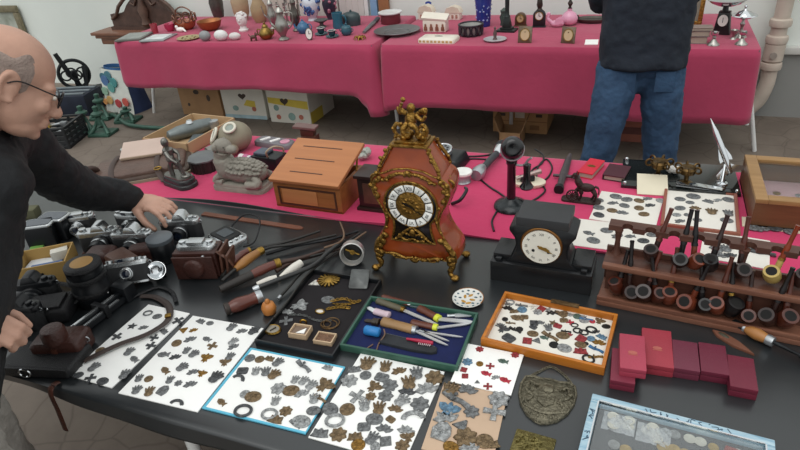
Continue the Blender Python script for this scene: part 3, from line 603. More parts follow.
# stack of old boxes, gilt frame
p = G(694, 42); k = S(694, 42)
BK = M('old book cloth', '#6f6362', .7, 0, .2, 12); PG = M('aged page edges', '#a79b8c', .8, 0, .1, 60, stretch=(1, 1, 20))
z = 0
for i, (w_, d_, h_, lab, hx) in enumerate(((23, 15, 7, 'thick grey brown book at the bottom of the stack by the standing man', '#75696a'), (23, 15, 5.6, 'grey book in the middle of the stack by the standing man', '#6b5f60'), (25, 14, 3, 'thin brownish book on top of the stack by the standing man', '#83746c'))):
    t = thing('book', lab, 'book', p+V((i*.006, -.004*i, z)), -.04+.05*i, 'stacked old books')
    cm = M('book cover '+hx, hx, .7, 0, .15, 14)
    m = MB(); m.box(0, 0, 0, w_*k, d_*k, .5*k); m.box(0, 0, (h_-.5)*k, w_*k, d_*k, .5*k); m.box(-w_*k/2+.25*k, 0, .5*k, .5*k, d_*k, (h_-1)*k); m.obj('cover', cm, t)
    m = MB(); m.box(.2*k, 0, .5*k, (w_-1.4)*k, (d_-1)*k, (h_-1)*k); m.obj('pages', PG, t); z += h_*k
k = S(690, 22); a = G(688, 25); t = thing('gilt_frame', 'narrow gilt picture frame leaning behind the books', 'picture frame', a, -.2)
X = rot(PI/2-.1); m = MB(); 
for (x, y, sx, sy) in ((0, 0, 24, 4), (0, 30, 24, 4), (-10, 4, 4, 26), (10, 4, 4, 26)): m.box(x*k, (y+sy/2)*k, -.8*k, sx*k, sy*k, 1.6*k, X, bev=.3*k)
m.obj('frame', GILT, t); m = MB(); m.box(0, 17*k, -.4*k, 17*k, 27*k, .5*k, X); m.obj('picture', M('dark picture', '#7e7b6c', .5, 0, .25, 14), t)
# kitchen scale and silver stands
k = S(721, 34); t = thing('kitchen_scale', 'black kitchen scale with a white dial and a broad silver pan', 'scale', G(721, 34), -.22)
BLK = M('black enamel', '#1d1c1f', .3, 0, .2)
m = MB(); m.prism([(-8*k, 0), (8*k, 0), (6.5*k, 10*k), (5*k, 22*k), (-5*k, 22*k), (-6.5*k, 10*k)], -4.5*k, 4.5*k, rot(PI/2), bev=.8*k); m.obj('body', BLK, t)
m = MB(); m.prism(circ(5*k, 26, .9, 1.1, 0, 14*k), 4.5*k, 5.2*k, rot(PI/2)); m.obj('dial', M('ivory dial', '#e6e4de'), t)
m = MB(); m.box(0, -5.4*k, 12*k, .5*k, .3*k, 5*k, rot(0, .0, 0)); m.obj('pointer', BLACKP, t)
MB().cyl((0, 0, 22*k), (0, 0, 27*k), 3*k, 2.4*k).obj('neck', BLK, t)
MB().lathe(scaled(k, [(3, 26.5), (8, 27.5), (14, 30), (18, 33.5), (17.2, 33.8), (13, 31), (.01, 28)]), 36).obj('pan', CHROME, t)
for px, py, lab in ((713, 45, 'small silver candle stand at the front of the crimson table, left of the two'), (741, 44.5, 'small silver candle stand at the front right of the crimson table')):
    k = S(px, py); t = thing('candle_stand', lab, 'candle stand', G(px, py), 0, 'small silver candle stands')
    MB().lathe(scaled(k, [(6, 0), (6, .8), (3.4, 3), (1.6, 6)]), 20).obj('foot', SIL, t)
    MB().lathe(scaled(k, [(1.4, 6), (1.8, 8), (1.2, 9)]), 16).obj('stem', SIL, t)
    MB().lathe(scaled(k, [(2, 9), (3.4, 10.6), (3.6, 13), (3, 13), (.01, 10.5)]), 18).obj('cup', CHROME, t)
k = S(741, 38); t = thing('compote', 'silver pedestal compote with a domed knob lid right of the kitchen scale', 'dish', G(740, 37))
MB().lathe(scaled(k, [(6, 0), (5, 1.5), (1.6, 5), (1.3, 10), (2.4, 13), (1.2, 15), (1.5, 18)]), 20).obj('stem', SIL, t)
MB().lathe(scaled(k, [(1.5, 17), (7, 18.6), (12, 21), (11.6, 22), (.01, 20)]), 30).obj('dish', CHROME, t)
MB().lathe(scaled(k, [(9, 21), (6, 24.5), (2, 26), (1, 28), (1.6, 30), (.01, 31.5)]), 24).obj('lid', CHROME, t)
t = thing('silver_cup', 'little silver footed cup behind the right candle stand', 'cup', G(733, 39)); k = S(733, 39); MB().lathe(scaled(k, [(3, 0), (1, 2), (1.2, 4), (3.4, 7), (3.4, 9), (3, 9), (.01, 5)]), 18).obj('bowl', SIL, t); m = MB(); m.torus((3.8*k, 0, 6.6*k), 1.6*k, .4*k, rot(PI/2), 12, 6); m.obj('handle', SIL, t)
# ---------------------------------------------------------------- on the floor
def HT(b, t_, z=T):
    """height of an upright whose foot and tip are seen at b and t_"""
    g = G(*b, z); d = ray(*t_); k = (g.x*d.x+g.y*d.y)/(d.x*d.x+d.y*d.y); return EYE+k*d.z-z
CARD = M('brown cardboard', '#a07c58', .8, 0, .1, 8, .1, 60)
CARDW = M('white printed carton', '#d3d0c4', .7, 0, .05, 8)
def carton(label, fl, fr, h, dep, mat, name='carton', yawfix=None):
    p, q = G(*fl, 0), G(*fr, 0); w_ = (q-p).length; a_ = math.atan2(q.y-p.y, q.x-p.x) if yawfix is None else yawfix
    n_ = V((-math.sin(a_), math.cos(a_), 0)); c = (p+q)/2+n_*dep/2
    t = thing(name, label, 'box', c, a_)
    m = MB(); m.box(0, 0, 0, w_, dep, h, bev=.006); m.obj('body', mat, t)
    m = MB()
    for s in (-1, 1): m.box(0, s*dep*.25, h, w_, dep*.49, .004)
    m.obj('flaps', mat, t)
    return t, w_, dep, h
t, w_, d_, h_ = carton('plain brown carton with oval hand holes under the left crimson table', (184, 114.5), (224, 117), .3, .34, CARD, yawfix=0)
m = MB()
for x, z, rx, rz_ in ((-.02, .22, .03, .02), (.1, .17, .018, .03), (-.13, .1, .012, .016)): m.prism(circ(1, 16, rx, rz_, x, z), d_/2, d_/2+.003, rot(PI/2))
m.obj('hand_hole', M('dark hole', '#4b3f38', .8), t)
YEL = M('yellow print', '#cdb64a', .7, 0, .06); GRN = M('green grey print', '#7f9a92', .7); ORG = M('red orange print', '#b06a58', .7); HOLE = M('dark hole', '#4b3f38')
t, w_, d_, h_ = carton('white fruit carton with a heart-shaped hand hole, left of the two under the crimson table', (226, 117), (268, 119.5), .29, .34, CARDW, yawfix=0)
heart = [(.035*math.sin(a)**3*1.1, .03*(13*math.cos(a)-5*math.cos(2*a)-2*math.cos(3*a)-math.cos(4*a))/16) for a in [2*PI*i/24 for i in range(24)]]
m = MB(); m.prism([(x, z+.2) for x, z in heart], d_/2, d_/2+.003, rot(PI/2)); m.obj('hand_hole', HOLE, t)
m = MB(); m.box(0, -d_/2-.002, .0, w_*.98, .004, .03); m.obj('blue_band', M('pale blue print', '#9fb7bd', .7), t)
m = MB(); m.prism(circ(.03, 14, 1, .8, -.09, .09), d_/2, d_/2+.003, rot(PI/2)); m.obj('green_print', GRN, t)
m = MB(); m.prism(circ(.022, 14, 1, 1, .1, .09), d_/2, d_/2+.003, rot(PI/2)); m.obj('orange_print', ORG, t)
m = MB(); m.prism([(.0, .12), (.12, .1), (.12, .16), (.04, .17)], d_/2, d_/2+.002, rot(PI/2)); m.obj('yellow_print', YEL, t)
t, w_, d_, h_ = carton('white and yellow fruit carton with a heart hand hole, right of the two', (271, 122), (312, 124.5), .29, .42, CARDW, yawfix=-.02)
m = MB(); m.prism([(x-.03, z*1.15+.19) for x, z in heart], d_/2, d_/2+.004, rot(PI/2)); m.obj('hand_hole', HOLE, t)
m = MB(); m.prism([(-w_*.48, .17), (w_*.48, .13), (w_*.48, .2), (-w_*.48, .22)], d_/2, d_/2+.002, rot(PI/2)); m.obj('yellow_band', YEL, t)
for i, (x, z, r_, mt) in enumerate(((-.12, .13, .026, GRN), (-.11, .05, .022, ORG), (.02, .06, .034, GRN), (.11, .06, .022, ORG))): m = MB(); m.prism(circ(r_, 16, 1, 1, x, z), d_/2+.0005, d_/2+.003, rot(PI/2)); m.obj('fruit_print', mt, t)
m = MB(); m.box(w_/2+.001, -.1, .0, .003, .2, .1); m.obj('side_print', YEL, t)
t, w_, d_, h_ = carton('brown carton with handle slots and white label, under the right crimson table', (494, 130), (546, 136), .28, .35, M('tan carton', '#aa8258', .8, 0, .1, 8), yawfix=0)
m = MB(); m.prism([(-.05, .24), (.06, .235), (.04, .205), (-.01, .2), (-.04, .215)], d_/2, d_/2+.003, rot(PI/2)); m.obj('hand_hole', HOLE, t)
m = MB(); m.box(.0, -d_/2-.002, .12, .07, .003, .05); m.obj('label', M('pale label', '#cbbfae', .7), t)
for x in (-.13, .14): m = MB(); m.box(x, -d_/2-.002, .13, .045, .003, .022); m.obj('slot', HOLE, t)
for x in (-.12, .11): m = MB(); m.box(x, -d_/2-.001, .03, .07, .003, .035); m.obj('printed_panel', M('brown print', '#8c6746', .8), t)
m = MB(); m.box(0, -d_/2-.001, .09, w_*.98, .002, .006); m.obj('printed_line', M('brown print', '#8c6746'), t)
t, w_, d_, h_ = carton('reddish brown carton on the floor behind the standing man', (612, 140), (646, 144), .25, .33, M('red brown carton', '#8d5647', .8, 0, .15, 8), yawfix=0)
m = MB(); m.box(.02, -d_/2-.002, .06, w_*.6, .003, .05); m.box(-.05, -d_/2-.002, .17, .1, .003, .03); m.obj('printed_panel', M('dark red print', '#5f3a35', .8), t)
# small open brown box with flaps behind the telephone
c = G(509, 147, 0); t = thing('open_carton', 'open brown cardboard box with raised flaps on the floor behind the candlestick telephone', 'box', (c.x, c.y+.1, 0), 0)
w_, d_, h_ = .16, .16, .1
m = MB(); m.box(0, 0, 0, w_, d_, .006)
for s in (-1, 1): m.box(s*(w_/2-.003), 0, 0, .006, d_, h_); m.box(0, s*(d_/2-.003), 0, w_, .006, h_)
m.obj('body', CARD, t)
for s in (-1, 1): m = MB(); m.box(0, 0, 0, .005, d_, .11, tr(s*(w_/2-.003), 0, h_) @ rot(0, s*.35, 0)); m.obj('flap', CARD, t)
# the old man's corner: spoked wheel machine, crates, iron presses, bag
CI = M('black cast iron', '#25282a', .5, .4, .2, 20, .15, 80)
c = G(76, 93, 0)
yw = 4.5; cw = W(74, 74, yw); t = thing('flywheel_machine', 'black spoked iron flywheel on a stand near the wall behind the old man', 'machine', (cw.x, yw, 0), .8)
R_ = 15.2*(cw-V((0, 0, EYE))).dot(_FW)/FPX
X = tr(0, 0, cw.z) @ rot(PI/2)
m = MB(); m.torus((0, 0, 0), R_*.9, R_*.11, X, 36, 8); m.obj('rim', CI, t)
for i in range(4):
    a_ = PI/4+.35+i*PI/2; m = MB(); m.torus((R_*.5*math.cos(a_-PI/4), R_*.5*math.sin(a_-PI/4), 0), R_*.3, R_*.055, X, 18, 6); m.obj('spoke_ring', CI, t)
m = MB(); m.lathe([(R_*.2, -.03), (R_*.2, .03)], 16, X); m.obj('hub', CI, t)
m = MB(); m.tube([(-.1, -.05, cw.z+R_*1.5), (-.03, -.05, cw.z), (.07, -.04, cw.z-R_*1.1), (.12, -.02, .3)], [.022, .026, .028, .03], 8); m.obj('lever', CI, t)
m = MB(); m.box(0, 0, 0, .5, .35, .05, bev=.01); m.box(.12, 0, .05, .12, .14, cw.z-R_-.0-.05, bev=.01, taper=.6); m.box(.0, .05, cw.z-R_-.05, .05, .03, R_+.08, bev=.008); m.obj('stand', CI, t)
def crate(label, px, py, w_, d_, h_, rz, hx, z=0):
    t = thing('crate', label, 'crate', G(px, py, z), rz); mt = M('crate plastic '+hx, hx, .5, 0, .15, 10)
    m = MB(); m.box(0, 0, 0, w_, d_, .012)
    n_ = 4
    for s in (-1, 1):
        for i in range(n_): m.box(0, s*(d_/2-.006), i*h_/n_, w_, .012, h_/n_*.62); m.box(s*(w_/2-.006), 0, i*h_/n_, .012, d_, h_/n_*.62)
        for j in range(5): m.box((j-2)*w_/4.2, s*(d_/2-.006), 0, .016, .014, h_); m.box(s*(w_/2-.006), (j-2)*d_/4.2, 0, .014, .016, h_)
    m.obj('body', mt, t)
    m = MB()
    for s in (-1, 1): m.box(0, s*(d_/2-.008), h_, w_+.01, .022, .014); m.box(s*(w_/2-.008), 0, h_, .022, d_-.02, .014)
    m.obj('rim', mt, t)
    return t
crate('black slatted plastic crate nearest the old man, full of tools', 52, 143, .5, .34, .17, .35, '#222427')
t = thing('tool_case', 'dark navy metal case with pale top ribs behind the black crate, under the flywheel', 'case', G(68, 116, 0)+V((-.02, .12, 0)), .25)
MB().box(0, 0, 0, .48, .3, .2, bev=.015).obj('body', M('navy black tin', '#1d2433', .5, .1, .2), t)
for y in (-.1, 0, .1): MB().box(0, y, .2, .44, .035, .014, bev=.004).obj('lid_rib', M('pale grey rib', '#6f787c', .5), t)
m = MB(); m.tube(bez([(0, 0, .25), (.2, -.1, .3), (.35, .05, .26), (.5, 0, .3)], 6), .014, 8); 
o = None
r2 = random.Random(12)
c0 = G(52, 143, 0)
for i in range(5):
    m = MB(); a_ = r2.uniform(-.5, .5); ln = r2.uniform(.2, .26); m.tube([(-ln/2, 0, 0), (0, 0, .012), (ln/2, 0, .03)], .013, 8); m.box(ln/2, 0, .01, .06, .035, .035, bev=.006)
    o = m.obj('hammer', IRON if i % 2 else STEEL, loc=c0+V((r2.uniform(-.05, .05), -.1+i*.05, .03+.02*i)), rz=.35+a_*.5); tag(o, ['dark hammer lying at the near side of the black crate', 'steel hammer second from the near side of the black crate', 'dark hammer in the middle of the black crate', 'steel hammer second from the far side of the black crate', 'dark hammer at the far side of the black crate'][i], 'tool', 'hammers in the black crate')
m = MB(); m.prism([(-.06, 0), (.05, -.01), (.06, .06), (.015, .1), (-.06, .06)], 0, .05, rot(PI/2), bev=.01); tag(m.obj('yellow_tool', M('yellow paint', '#c7a548', .5), loc=G(52, 143, 0)+V((-.12, .08, .09)), rz=.3), 'yellow tool sticking out of the black crate beside the old man', 'tool')
GI = M('green enamelled iron', '#37564a', .45, .2, .25, 16)
def press(label, px, py, h_, group='green cast iron stands'):
    t = thing('iron_stand', label, 'iron stand', G(px, py, 0), .2, group)
    m = MB(); m.box(0, 0, 0, .2, .17, .025, bev=.008); 
    m.obj('base', GI, t)
    for s in (-1, 1): m = MB(); m.tube(bez([(s*.09, -.06, .02), (s*.05, -.02, .07), (s*.02, 0, h_*.5)], 5), [.02]*5+[.014]*6, 8); m.obj('leg', GI, t)
    m = MB(); m.lathe([(.03, h_*.35), (.022, h_*.6), (.05, h_*.68), (.05, h_*.74), (.02, h_*.8), (.024, h_*.95), (.001, h_)], 16); m.obj('post', GI, t)
    return t
press('green cast iron stand nearest the black crate', 88, 131, .24); press('green cast iron stand between the black crate and the carton', 104, 134, .26); press('green cast iron stand behind the other two, left of the patterned bag', 104, 118, .24); press('low green cast iron stand in front of the patterned bag', 129, 121, .14)
m = MB(); m.tube(bez([(-.5, 0, .02), (-.2, .05, .03), (.2, -.02, .03), (.6, .12, .02)], 6), .018, 8); tag(m.obj('iron_bar', GI, loc=G(122, 124, 0), rz=-.3), 'long thin iron bar lying between the green stands', 'bar')
# patterned shopping bag
c = G(121, 113, 0); t = thing('shopping_bag', 'white shopping bag with blue and green discs and a navy side by the wall', 'bag', (c.x, c.y+.12, 0), -.15)
w_, d_, h_ = .4, .22, .4
m = MB(); m.sheet(lambda u, v: V(((u-.5)*w_*(1-.12*v)+.012*math.sin(v*7), -d_/2*(1-.5*v)-.02*math.sin(PI*u), v*h_)), 12, 12); m.sheet(lambda u, v: V(((u-.5)*w_*(1-.12*v), d_/2*(1-.5*v)+.02*math.sin(PI*u), v*h_)), 12, 12)
m.sheet(lambda u, v: V((-w_/2*(1-.12*v), (u-.5)*d_*(1-.5*v), v*h_)), 6, 12); m.box(0, 0, 0, w_*.98, d_*.95, .01)
m.obj('body', M('white printed bag', '#ccd0c8', .5, 0, .06), t)
m = MB(); m.sheet(lambda u, v: V((w_/2*(1-.12*v)+.015*math.sin(PI*u), (u-.5)*d_*(1-.5*v), v*h_)), 8, 12); m.obj('navy_side', M('navy print', '#2d3c5e', .5), t)
dots = [(-.12, .33, .04, '#3f6b78'), (-.04, .35, .042, '#4b7a86'), (.03, .29, .045, '#4a8a8a'), (-.1, .3, .05, '#4f6f9a'), (-.02, .24, .045, '#5f9a94'), (-.13, .2, .04, '#8fb09a'), (-.08, .12, .04, '#c9a56a'), (.04, .1, .04, '#b5484a'), (.15, .12, .04, '#c05a50'), (-.15, .1, .03, '#c9925a')]
for x, z, r_, hx in dots: m = MB(); m.prism(circ(r_, 16, 1, 1, x*(1-.1*z/h_), z), d_/2*(1-.5*z/h_)+.026, d_/2*(1-.5*z/h_)+.036, rot(PI/2)); m.obj('printed_disc', M('print '+hx, hx, .5, 0, .1, 20), t)
m = MB(); m.torus((0, 0, 0), 1, .02, tr(0, 0, h_) @ Matrix.Diagonal((w_*.42, d_*.3, 1, 1)), 24, 6); m.obj('top_edge', M('blue edging', '#35608f', .5), t)
# ---------------------------------------------------------------- magenta table
TM = T+.0007
def at(px, py, dz=0): 
    p = G(px, py, TM); p.z = TM+dz; return p
# open shallow cardboard box with grey metal parts
c = (at(191, 151)+V((-.13, .145, 0))); t = thing('open_carton', 'shallow open cardboard box of grey metal parts on the far left of the magenta cloth', 'box', (-1.93, 2.1, TM), -.08)
w_, d_, h_ = .27, .33, .055
m = MB(); m.box(0, 0, 0, w_, d_, .005)
for s in (-1, 1): m.box(s*(w_/2-.003), 0, 0, .006, d_, h_); m.box(0, s*(d_/2-.003), 0, w_, .006, h_)
m.obj('body', M('pale cardboard', '#b39673', .8, 0, .08, 8), t)
GM = M('grey gun metal', '#757c7c', .4, .6, .15, 20)
t2 = thing('metal_lamp', 'long grey metal lamp lying in the shallow cardboard box', 'lamp', (-1.94, 2.12, TM+.0052), 1.05)
m = MB(); m.lathe([(.001, 0), (.022, .01), (.032, .06), (.034, .16), (.026, .22), (.001, .23)], 18, tr(-.12, 0, .034) @ rot(0, PI/2)); m.obj('body', GM, t2)
MB().cyl((.0, 0, .066), (.0, 0, .078), .018, .012).obj('cap', CHROME, t2)
o = MB().box(0, 0, 0, .06, .1, .03, bev=.006).obj('metal_box', M('dull lead', '#5d6466', .45, .5), loc=(-1.85, 2.04, TM+.0052), rz=.4); tag(o, 'small dull grey metal box at the near end inside the shallow carton', 'box')
o = MB().lathe([(.02, 0), (.026, .03), (.024, .05), (.001, .052)], 16).obj('metal_cup', STEEL, loc=(-1.87, 2.2, TM+.0052)); tag(o, 'small steel cup at the far end inside the shallow carton', 'cup')
# leather satchel with straps, and a pinkish leather purse on it
t = thing('satchel', 'flat dark brown leather satchel with pale edging at the left of the magenta cloth', 'bag', at(143, 172), .62)
SB = M('satchel leather', '#4d4038', .55, 0, .2, 14, .3, 80); SG = M('olive edging', '#8e8b76', .6, 0, .12)
m = MB(); m.prism(rrect(.4, .22, .03), 0, .022, bev=.006); m.obj('back_panel', SB, t)
m = MB(); m.prism(rrect(.41, .23, .03), .0, .012); m.obj('edging', SG, t)
m = MB(); m.prism(rrect(.36, .2, .03), .022, .04, tr(.0, .01), bev=.008, dome=.006); m.obj('flap', M('satchel leather dark', '#5a463d', .5, 0, .2, 14, .3, 80), t)
for s in (-.1, .08): m = MB(); m.tube(bez([(s, .1, .05), (s-.01, 0, .05), (s, -.11, .036), (s+.02, -.16, .01)], 5), .011, 8, flat=.3); m.obj('strap', M('strap leather', '#3d2c26', .5, 0, .2), t)
m = MB(); m.torus((-.2, -.02, .03), .035, .013, rot(PI/2+.3, 0, .6), 22, 8); m.obj('rolled_strap', M('strap leather', '#3d2c26'), t)
m = MB(); m.torus((.08, -.1, .045), .014, .003, None, 16, 6); m.obj('buckle', BRASS, t)
m = MB(); m.tube(bez([(.2, -.02, .01), (.3, -.06, .006), (.42, -.08, .006)], 6), .012, 8, flat=.35); m.obj('shoulder_strap', M('tan strap', '#9d8f78', .6), t)
t = thing('purse', 'pinkish tan folded leather purse lying on the satchel', 'purse', at(147, 163, .047), .55)
m = MB(); m.box(0, 0, 0, .17, .12, .012, bev=.005); m.obj('back', M('tan purse', '#9b8673', .6, 0, .1), t)
m = MB(); m.box(0, .004, 0, .175, .125, .008, tr(0, .0, .016) @ rot(.22, 0, 0), bev=.003); m.obj('flap', M('pink tan leather', '#bda79b', .6, 0, .06, 10), t)
o = MB().lathe([(.02, 0), (.022, .008), (.001, .012)], 14).obj('metal_badge', CHROME, loc=at(129, 160, .047), rz=0); tag(o, 'small bright metal disc on the satchel left of the purse', 'badge')
# chrome figure on a plinth
k = S(182, 188); t = thing('statuette', 'dark metal statuette of a bent figure on a rounded plinth left of the stone lamb', 'statuette', at(181, 184), yaw((166, 180), (198, 191)))
t.scale = (1.2, 1.2, 1.22)
DKM = M('dark chrome', '#75736e', .28, .8, .3, 20)
m = MB(); m.prism(rrect(.135, .07, .03, 6), 0, .014, bev=.003); m.prism(rrect(.125, .062, .028, 6), .014, .03, bev=.004); m.obj('plinth', M('black stone plinth', '#2c2d2e', .25, 0, .2), t)
m = MB(); m.prism(rrect(.115, .054, .025, 6), .03, .034); m.ball((.035, .005, .036), (.02, .016, .008)); m.obj('ground', DKM, t)
m = MB(); m.tube(bez([(-.015, -.01, .032), (-.02, -.008, .06), (-.012, -.004, .082), (-.02, 0, .104), (-.02, 0, .124)], 4), [.008]*4+[.009]*4+[.014]*4+[.017]*4+[.008], 10)
m.tube(bez([(.012, .012, .032), (0, .01, .06), (-.012, .006, .085)], 4), [.007]*4+[.01]*5, 10)
m.ball((-.022, -.002, .143), (.0125, .0125, .016)); m.tube([(-.02, 0, .118), (-.022, 0, .132)], [.007, .007], 8)
m.tube(bez([(-.012, -.014, .114), (.01, -.018, .1), (.03, -.01, .084)], 4), [.007]*4+[.005]*5, 8); m.tube(bez([(-.024, .014, .114), (.0, .02, .102), (.03, .0, .088)], 4), [.007]*4+[.005]*5, 8)
m.tube([(.03, -.005, .09), (.044, 0, .032)], [.005, .004], 8); m.obj('figure', DKM, t)
# stone lamb
STN = M('grey soapstone', '#8a857b', .75, 0, .16, 14, .35, 90)
t = thing('stone_lamb', 'grey carved stone lamb lying on an oblong plinth left of the wooden lap desk', 'sculpture', at(244, 187), .02)
m = MB(); m.prism(rrect(.235, .1, .03, 5), 0, .018, bev=.003); m.prism(rrect(.225, .094, .03, 5), .018, .03, bev=.004); m.obj('plinth', STN, t)
m = MB(); m.ball((.02, 0, .07), (.1, .047, .047), 24, 14); m.ball((-.055, 0, .08), (.045, .04, .055), 18, 12); m.tube(bez([(-.06, 0, .09), (-.066, 0, .125), (-.056, -.004, .155)], 4), [.04]*4+[.032]*5, 14)
m.ball((-.05, -.004, .17), (.038, .029, .03), 18, 12); m.ball((-.012, -.012, .162), (.024, .018, .017), 14, 10)
for s in (-1, 1): m.ball((-.066, s*.03, .172), (.01, .016, .018), 10, 8); m.tube(bez([(-.07, s*.03, .06), (-.1, s*.03, .035), (-.06, s*.035, .032)], 4), .014, 8); m.tube(bez([(.08, s*.03, .06), (.1, s*.045, .04), (.05, s*.048, .036)], 4), .016, 8)
m.obj('body', STN, t)
m = MB(); r2 = random.Random(5)
for i in range(10):
    for j in range(7):
        u = -.5+i*.15+(j % 2)*.075+r2.uniform(-.03, .03); a_ = -.95+j*.32+r2.uniform(-.06, .06); x = .02+.1*math.sin(u*1.05); rr = math.cos(u*1.05)
        m.ball((x, .047*rr*math.sin(a_*1.35), .07+.047*rr*math.cos(a_*1.35)), (.0105, .0095, .007), 8, 6)
m.obj('fleece', STN, t)
m = MB(); m.ball((-.028, -.029, .176), (.004, .003, .003), 8, 6); m.obj('eye', M('dark stone', '#4b4842', .7), t)
# octagonal dark tin
t = thing('octagonal_tin', 'dark octagonal fluted tin with a grey lid behind the stone lamb', 'tin', at(206, 169), .2)
m = MB(); m.lathe([(.058, 0), (.062, .05)], 8); 
for i in range(24):
    a_ = 2*PI*i/24; rr = .0585/math.cos(((a_+PI/8) % (PI/4))-PI/8)*math.cos(PI/8); m.cyl((rr*math.cos(a_), rr*math.sin(a_), .002), (rr*math.cos(a_)*1.05, rr*math.sin(a_)*1.05, .049), .004, seg=6)
m.obj('body', M('dark fluted tin', '#33302e', .45, .3, .2), t)
m = MB(); m.lathe([(.066, .05), (.066, .056), (.05, .066), (.001, .07)], 8); m.obj('lid', M('grey tin lid', '#6b6d6e', .4, .4, .15), t)
# gas mask
RUB = M('khaki rubber', '#8a8370', .6, 0, .1, 12); t = thing('gas_mask', 'khaki rubber gas mask with pale-ringed eyepieces behind the stone lamb', 'mask', at(236, 150), -.3)
m = MB(); m.ball((.0, .01, .062), (.075, .075, .066), 24, 16); m.ball((-.04, -.04, .038), (.055, .045, .038), 18, 12); m.ball((.03, -.05, .03), (.04, .04, .03), 14, 10); m.obj('hood', RUB, t)
for (p, d, r_) in (((-.055, -.055, .078), (-.5, -.75, .55), .03), ((.035, -.03, .118), (.3, -.45, .9), .024)):
    X = frame(p, V(p)+V(d)); m = MB(); m.torus((0, 0, .004), r_, .006, X, 24, 8); m.obj('eyepiece_ring', M('ivory ring', '#d8d3c3', .5, 0, .06), t); m = MB(); m.prism(circ(r_*.95, 20), 0, .004, X, bev=.001); m.obj('eyepiece_lens', M('dusty lens', '#8f978f', .15, 0, .1), t)
m = MB(); m.cyl((-.02, -.08, .03), (-.03, -.125, .03), .028, .024); m.obj('filter_socket', M('grey metal socket', '#8a8a84', .4, .6), t)
# bits between the gas mask and the lap desk
t = thing('spray_can', 'small white tube with pink print lying in front of the gas mask', 'tube', at(249, 163), -.25); MB().lathe([(.001, 0), (.016, .003), (.018, .09), (.012, .1), (.012, .115), (.001, .115)], 18, tr(-.05, 0, .018) @ rot(0, PI/2)).obj('body', M('white tin', '#d9d4d2', .4), t)
MB().lathe([(.0184, .03), (.0184, .055)], 18, tr(-.05, 0, .018) @ rot(0, PI/2)).obj('pink_band', M('pink band', '#b5688a', .5), t); MB().lathe([(.0184, .07), (.0184, .08)], 18, tr(-.05, 0, .018) @ rot(0, PI/2)).obj('violet_band', M('violet band', '#5c4a78', .5), t)
t = thing('black_case', 'small black case with a blue-grey lid and a wire handle left of the lap desk', 'case', at(271, 166), -.1); m = MB(); m.box(0, 0, 0, .13, .08, .055, bev=.008); m.obj('body', BLACKP, t); m = MB(); m.box(-.025, 0, .055, .06, .06, .012, bev=.005); m.obj('lid', M('blue grey plastic', '#4a5360', .4), t)
m = MB(); m.tube(bez([(.02, -.03, .055), (.03, -.045, .085), (.05, -.02, .1), (.06, .02, .08), (.055, .03, .055)], 6), .004, 8); m.obj('wire_handle', M('buff cord', '#a4957e', .6), t)
t = thing('cassette_tray', 'long grey tray with two white and one pink inset behind the black case', 'tray', at(275, 145), -.12); m = MB(); m.prism(rrect(.2, .075, .03, 5), 0, .022, bev=.006); m.obj('body', M('grey moulded plastic', '#6f6c70', .5, 0, .1), t)
for x, hx in ((-.05, '#e6e3e2'), (.005, '#e6e3e2'), (.06, '#c78aa0')): m = MB(); m.prism(rrect(.018, .05, .008), .022, .026, tr(x, 0) @ rot(0, 0, -.5)) if hx[1] == 'e' else m.prism(circ(.022, 16), .022, .026, tr(x, 0)); m.obj('inset', M('inset '+hx, hx, .4), t)
# wooden lap desk with a raised sloping lid
WD = M('orange brown oak', '#9c6236', .42, 0, .16, 3, .05, 120, hex2='#855029', stretch=(1.2, 16, 16)); WL = M('light oak lid', '#b5774a', .45, 0, .1, 3, .05, 120, hex2='#a86c42', stretch=(1.2, 16, 16)); WDK = M('dark walnut', '#472a1f', .4, 0, .2, 12)
t = thing('lap_desk', 'orange brown wooden lap desk with a raised sloping lid on the magenta cloth', 'desk box', (-1.03, 1.69, TM), -.02)
w_, d_, h_ = .268, .19, .1
m = MB(); m.box(0, 0, 0, w_, d_, .008)
for s in (-1, 1): m.box(s*(w_/2-.006), 0, 0, .012, d_, h_, bev=.001); m.box(0, s*(d_/2-.006), 0, w_-.02, .012, h_, bev=.001)
m.obj('body', WD, t)
m = MB(); 
for (x, z, sx, sz) in ((0, .012, .23, .006), (0, .078, .23, .006), (-.112, .018, .006, .06), (.112, .018, .006, .06)): m.box(x, -d_/2-.001, z, sx, .004, sz)
m.obj('front_moulding', WDK, t)
m = MB(); m.box(-.03, -d_/2-.0012, .02, .14, .003, .056, bev=.001); m.obj('front_panel', WL, t)
lid = tr(0, -d_/2-.012, h_+.002) @ rot(.27, 0, 0)
m = MB(); m.box(0, .118, 0, w_+.008, .236, .014, lid, bev=.003); m.obj('lid', WL, t)
for y in (.05, .12, .19): m = MB(); m.box(-.01, y, .0138, .16 if y > .06 else .13, .004, .0012, lid); m.obj('groove', WDK, t)
m = MB(); m.tube([(w_/2-.006, .05, h_), (w_/2-.006, .07, h_+.045)], .004, 8); m.obj('prop', BRASS, t)
# little dark wooden stand behind the lap desk
t = thing('wooden_pedestal', 'small dark red-brown wooden pedestal behind the lap desk', 'pedestal', at(311, 142), .1)
m = MB(); m.box(0, 0, 0, .07, .05, .035, bev=.004); m.box(-.005, 0, .035, .06, .04, .03, bev=.003); m.obj('base', WDK, t); m = MB(); m.box(-.02, 0, .065, .105, .05, .012, tr(0, 0, 0) @ rot(0, .08, 0), bev=.003); m.obj('top', M('worn top', '#6d5450', .4), t)
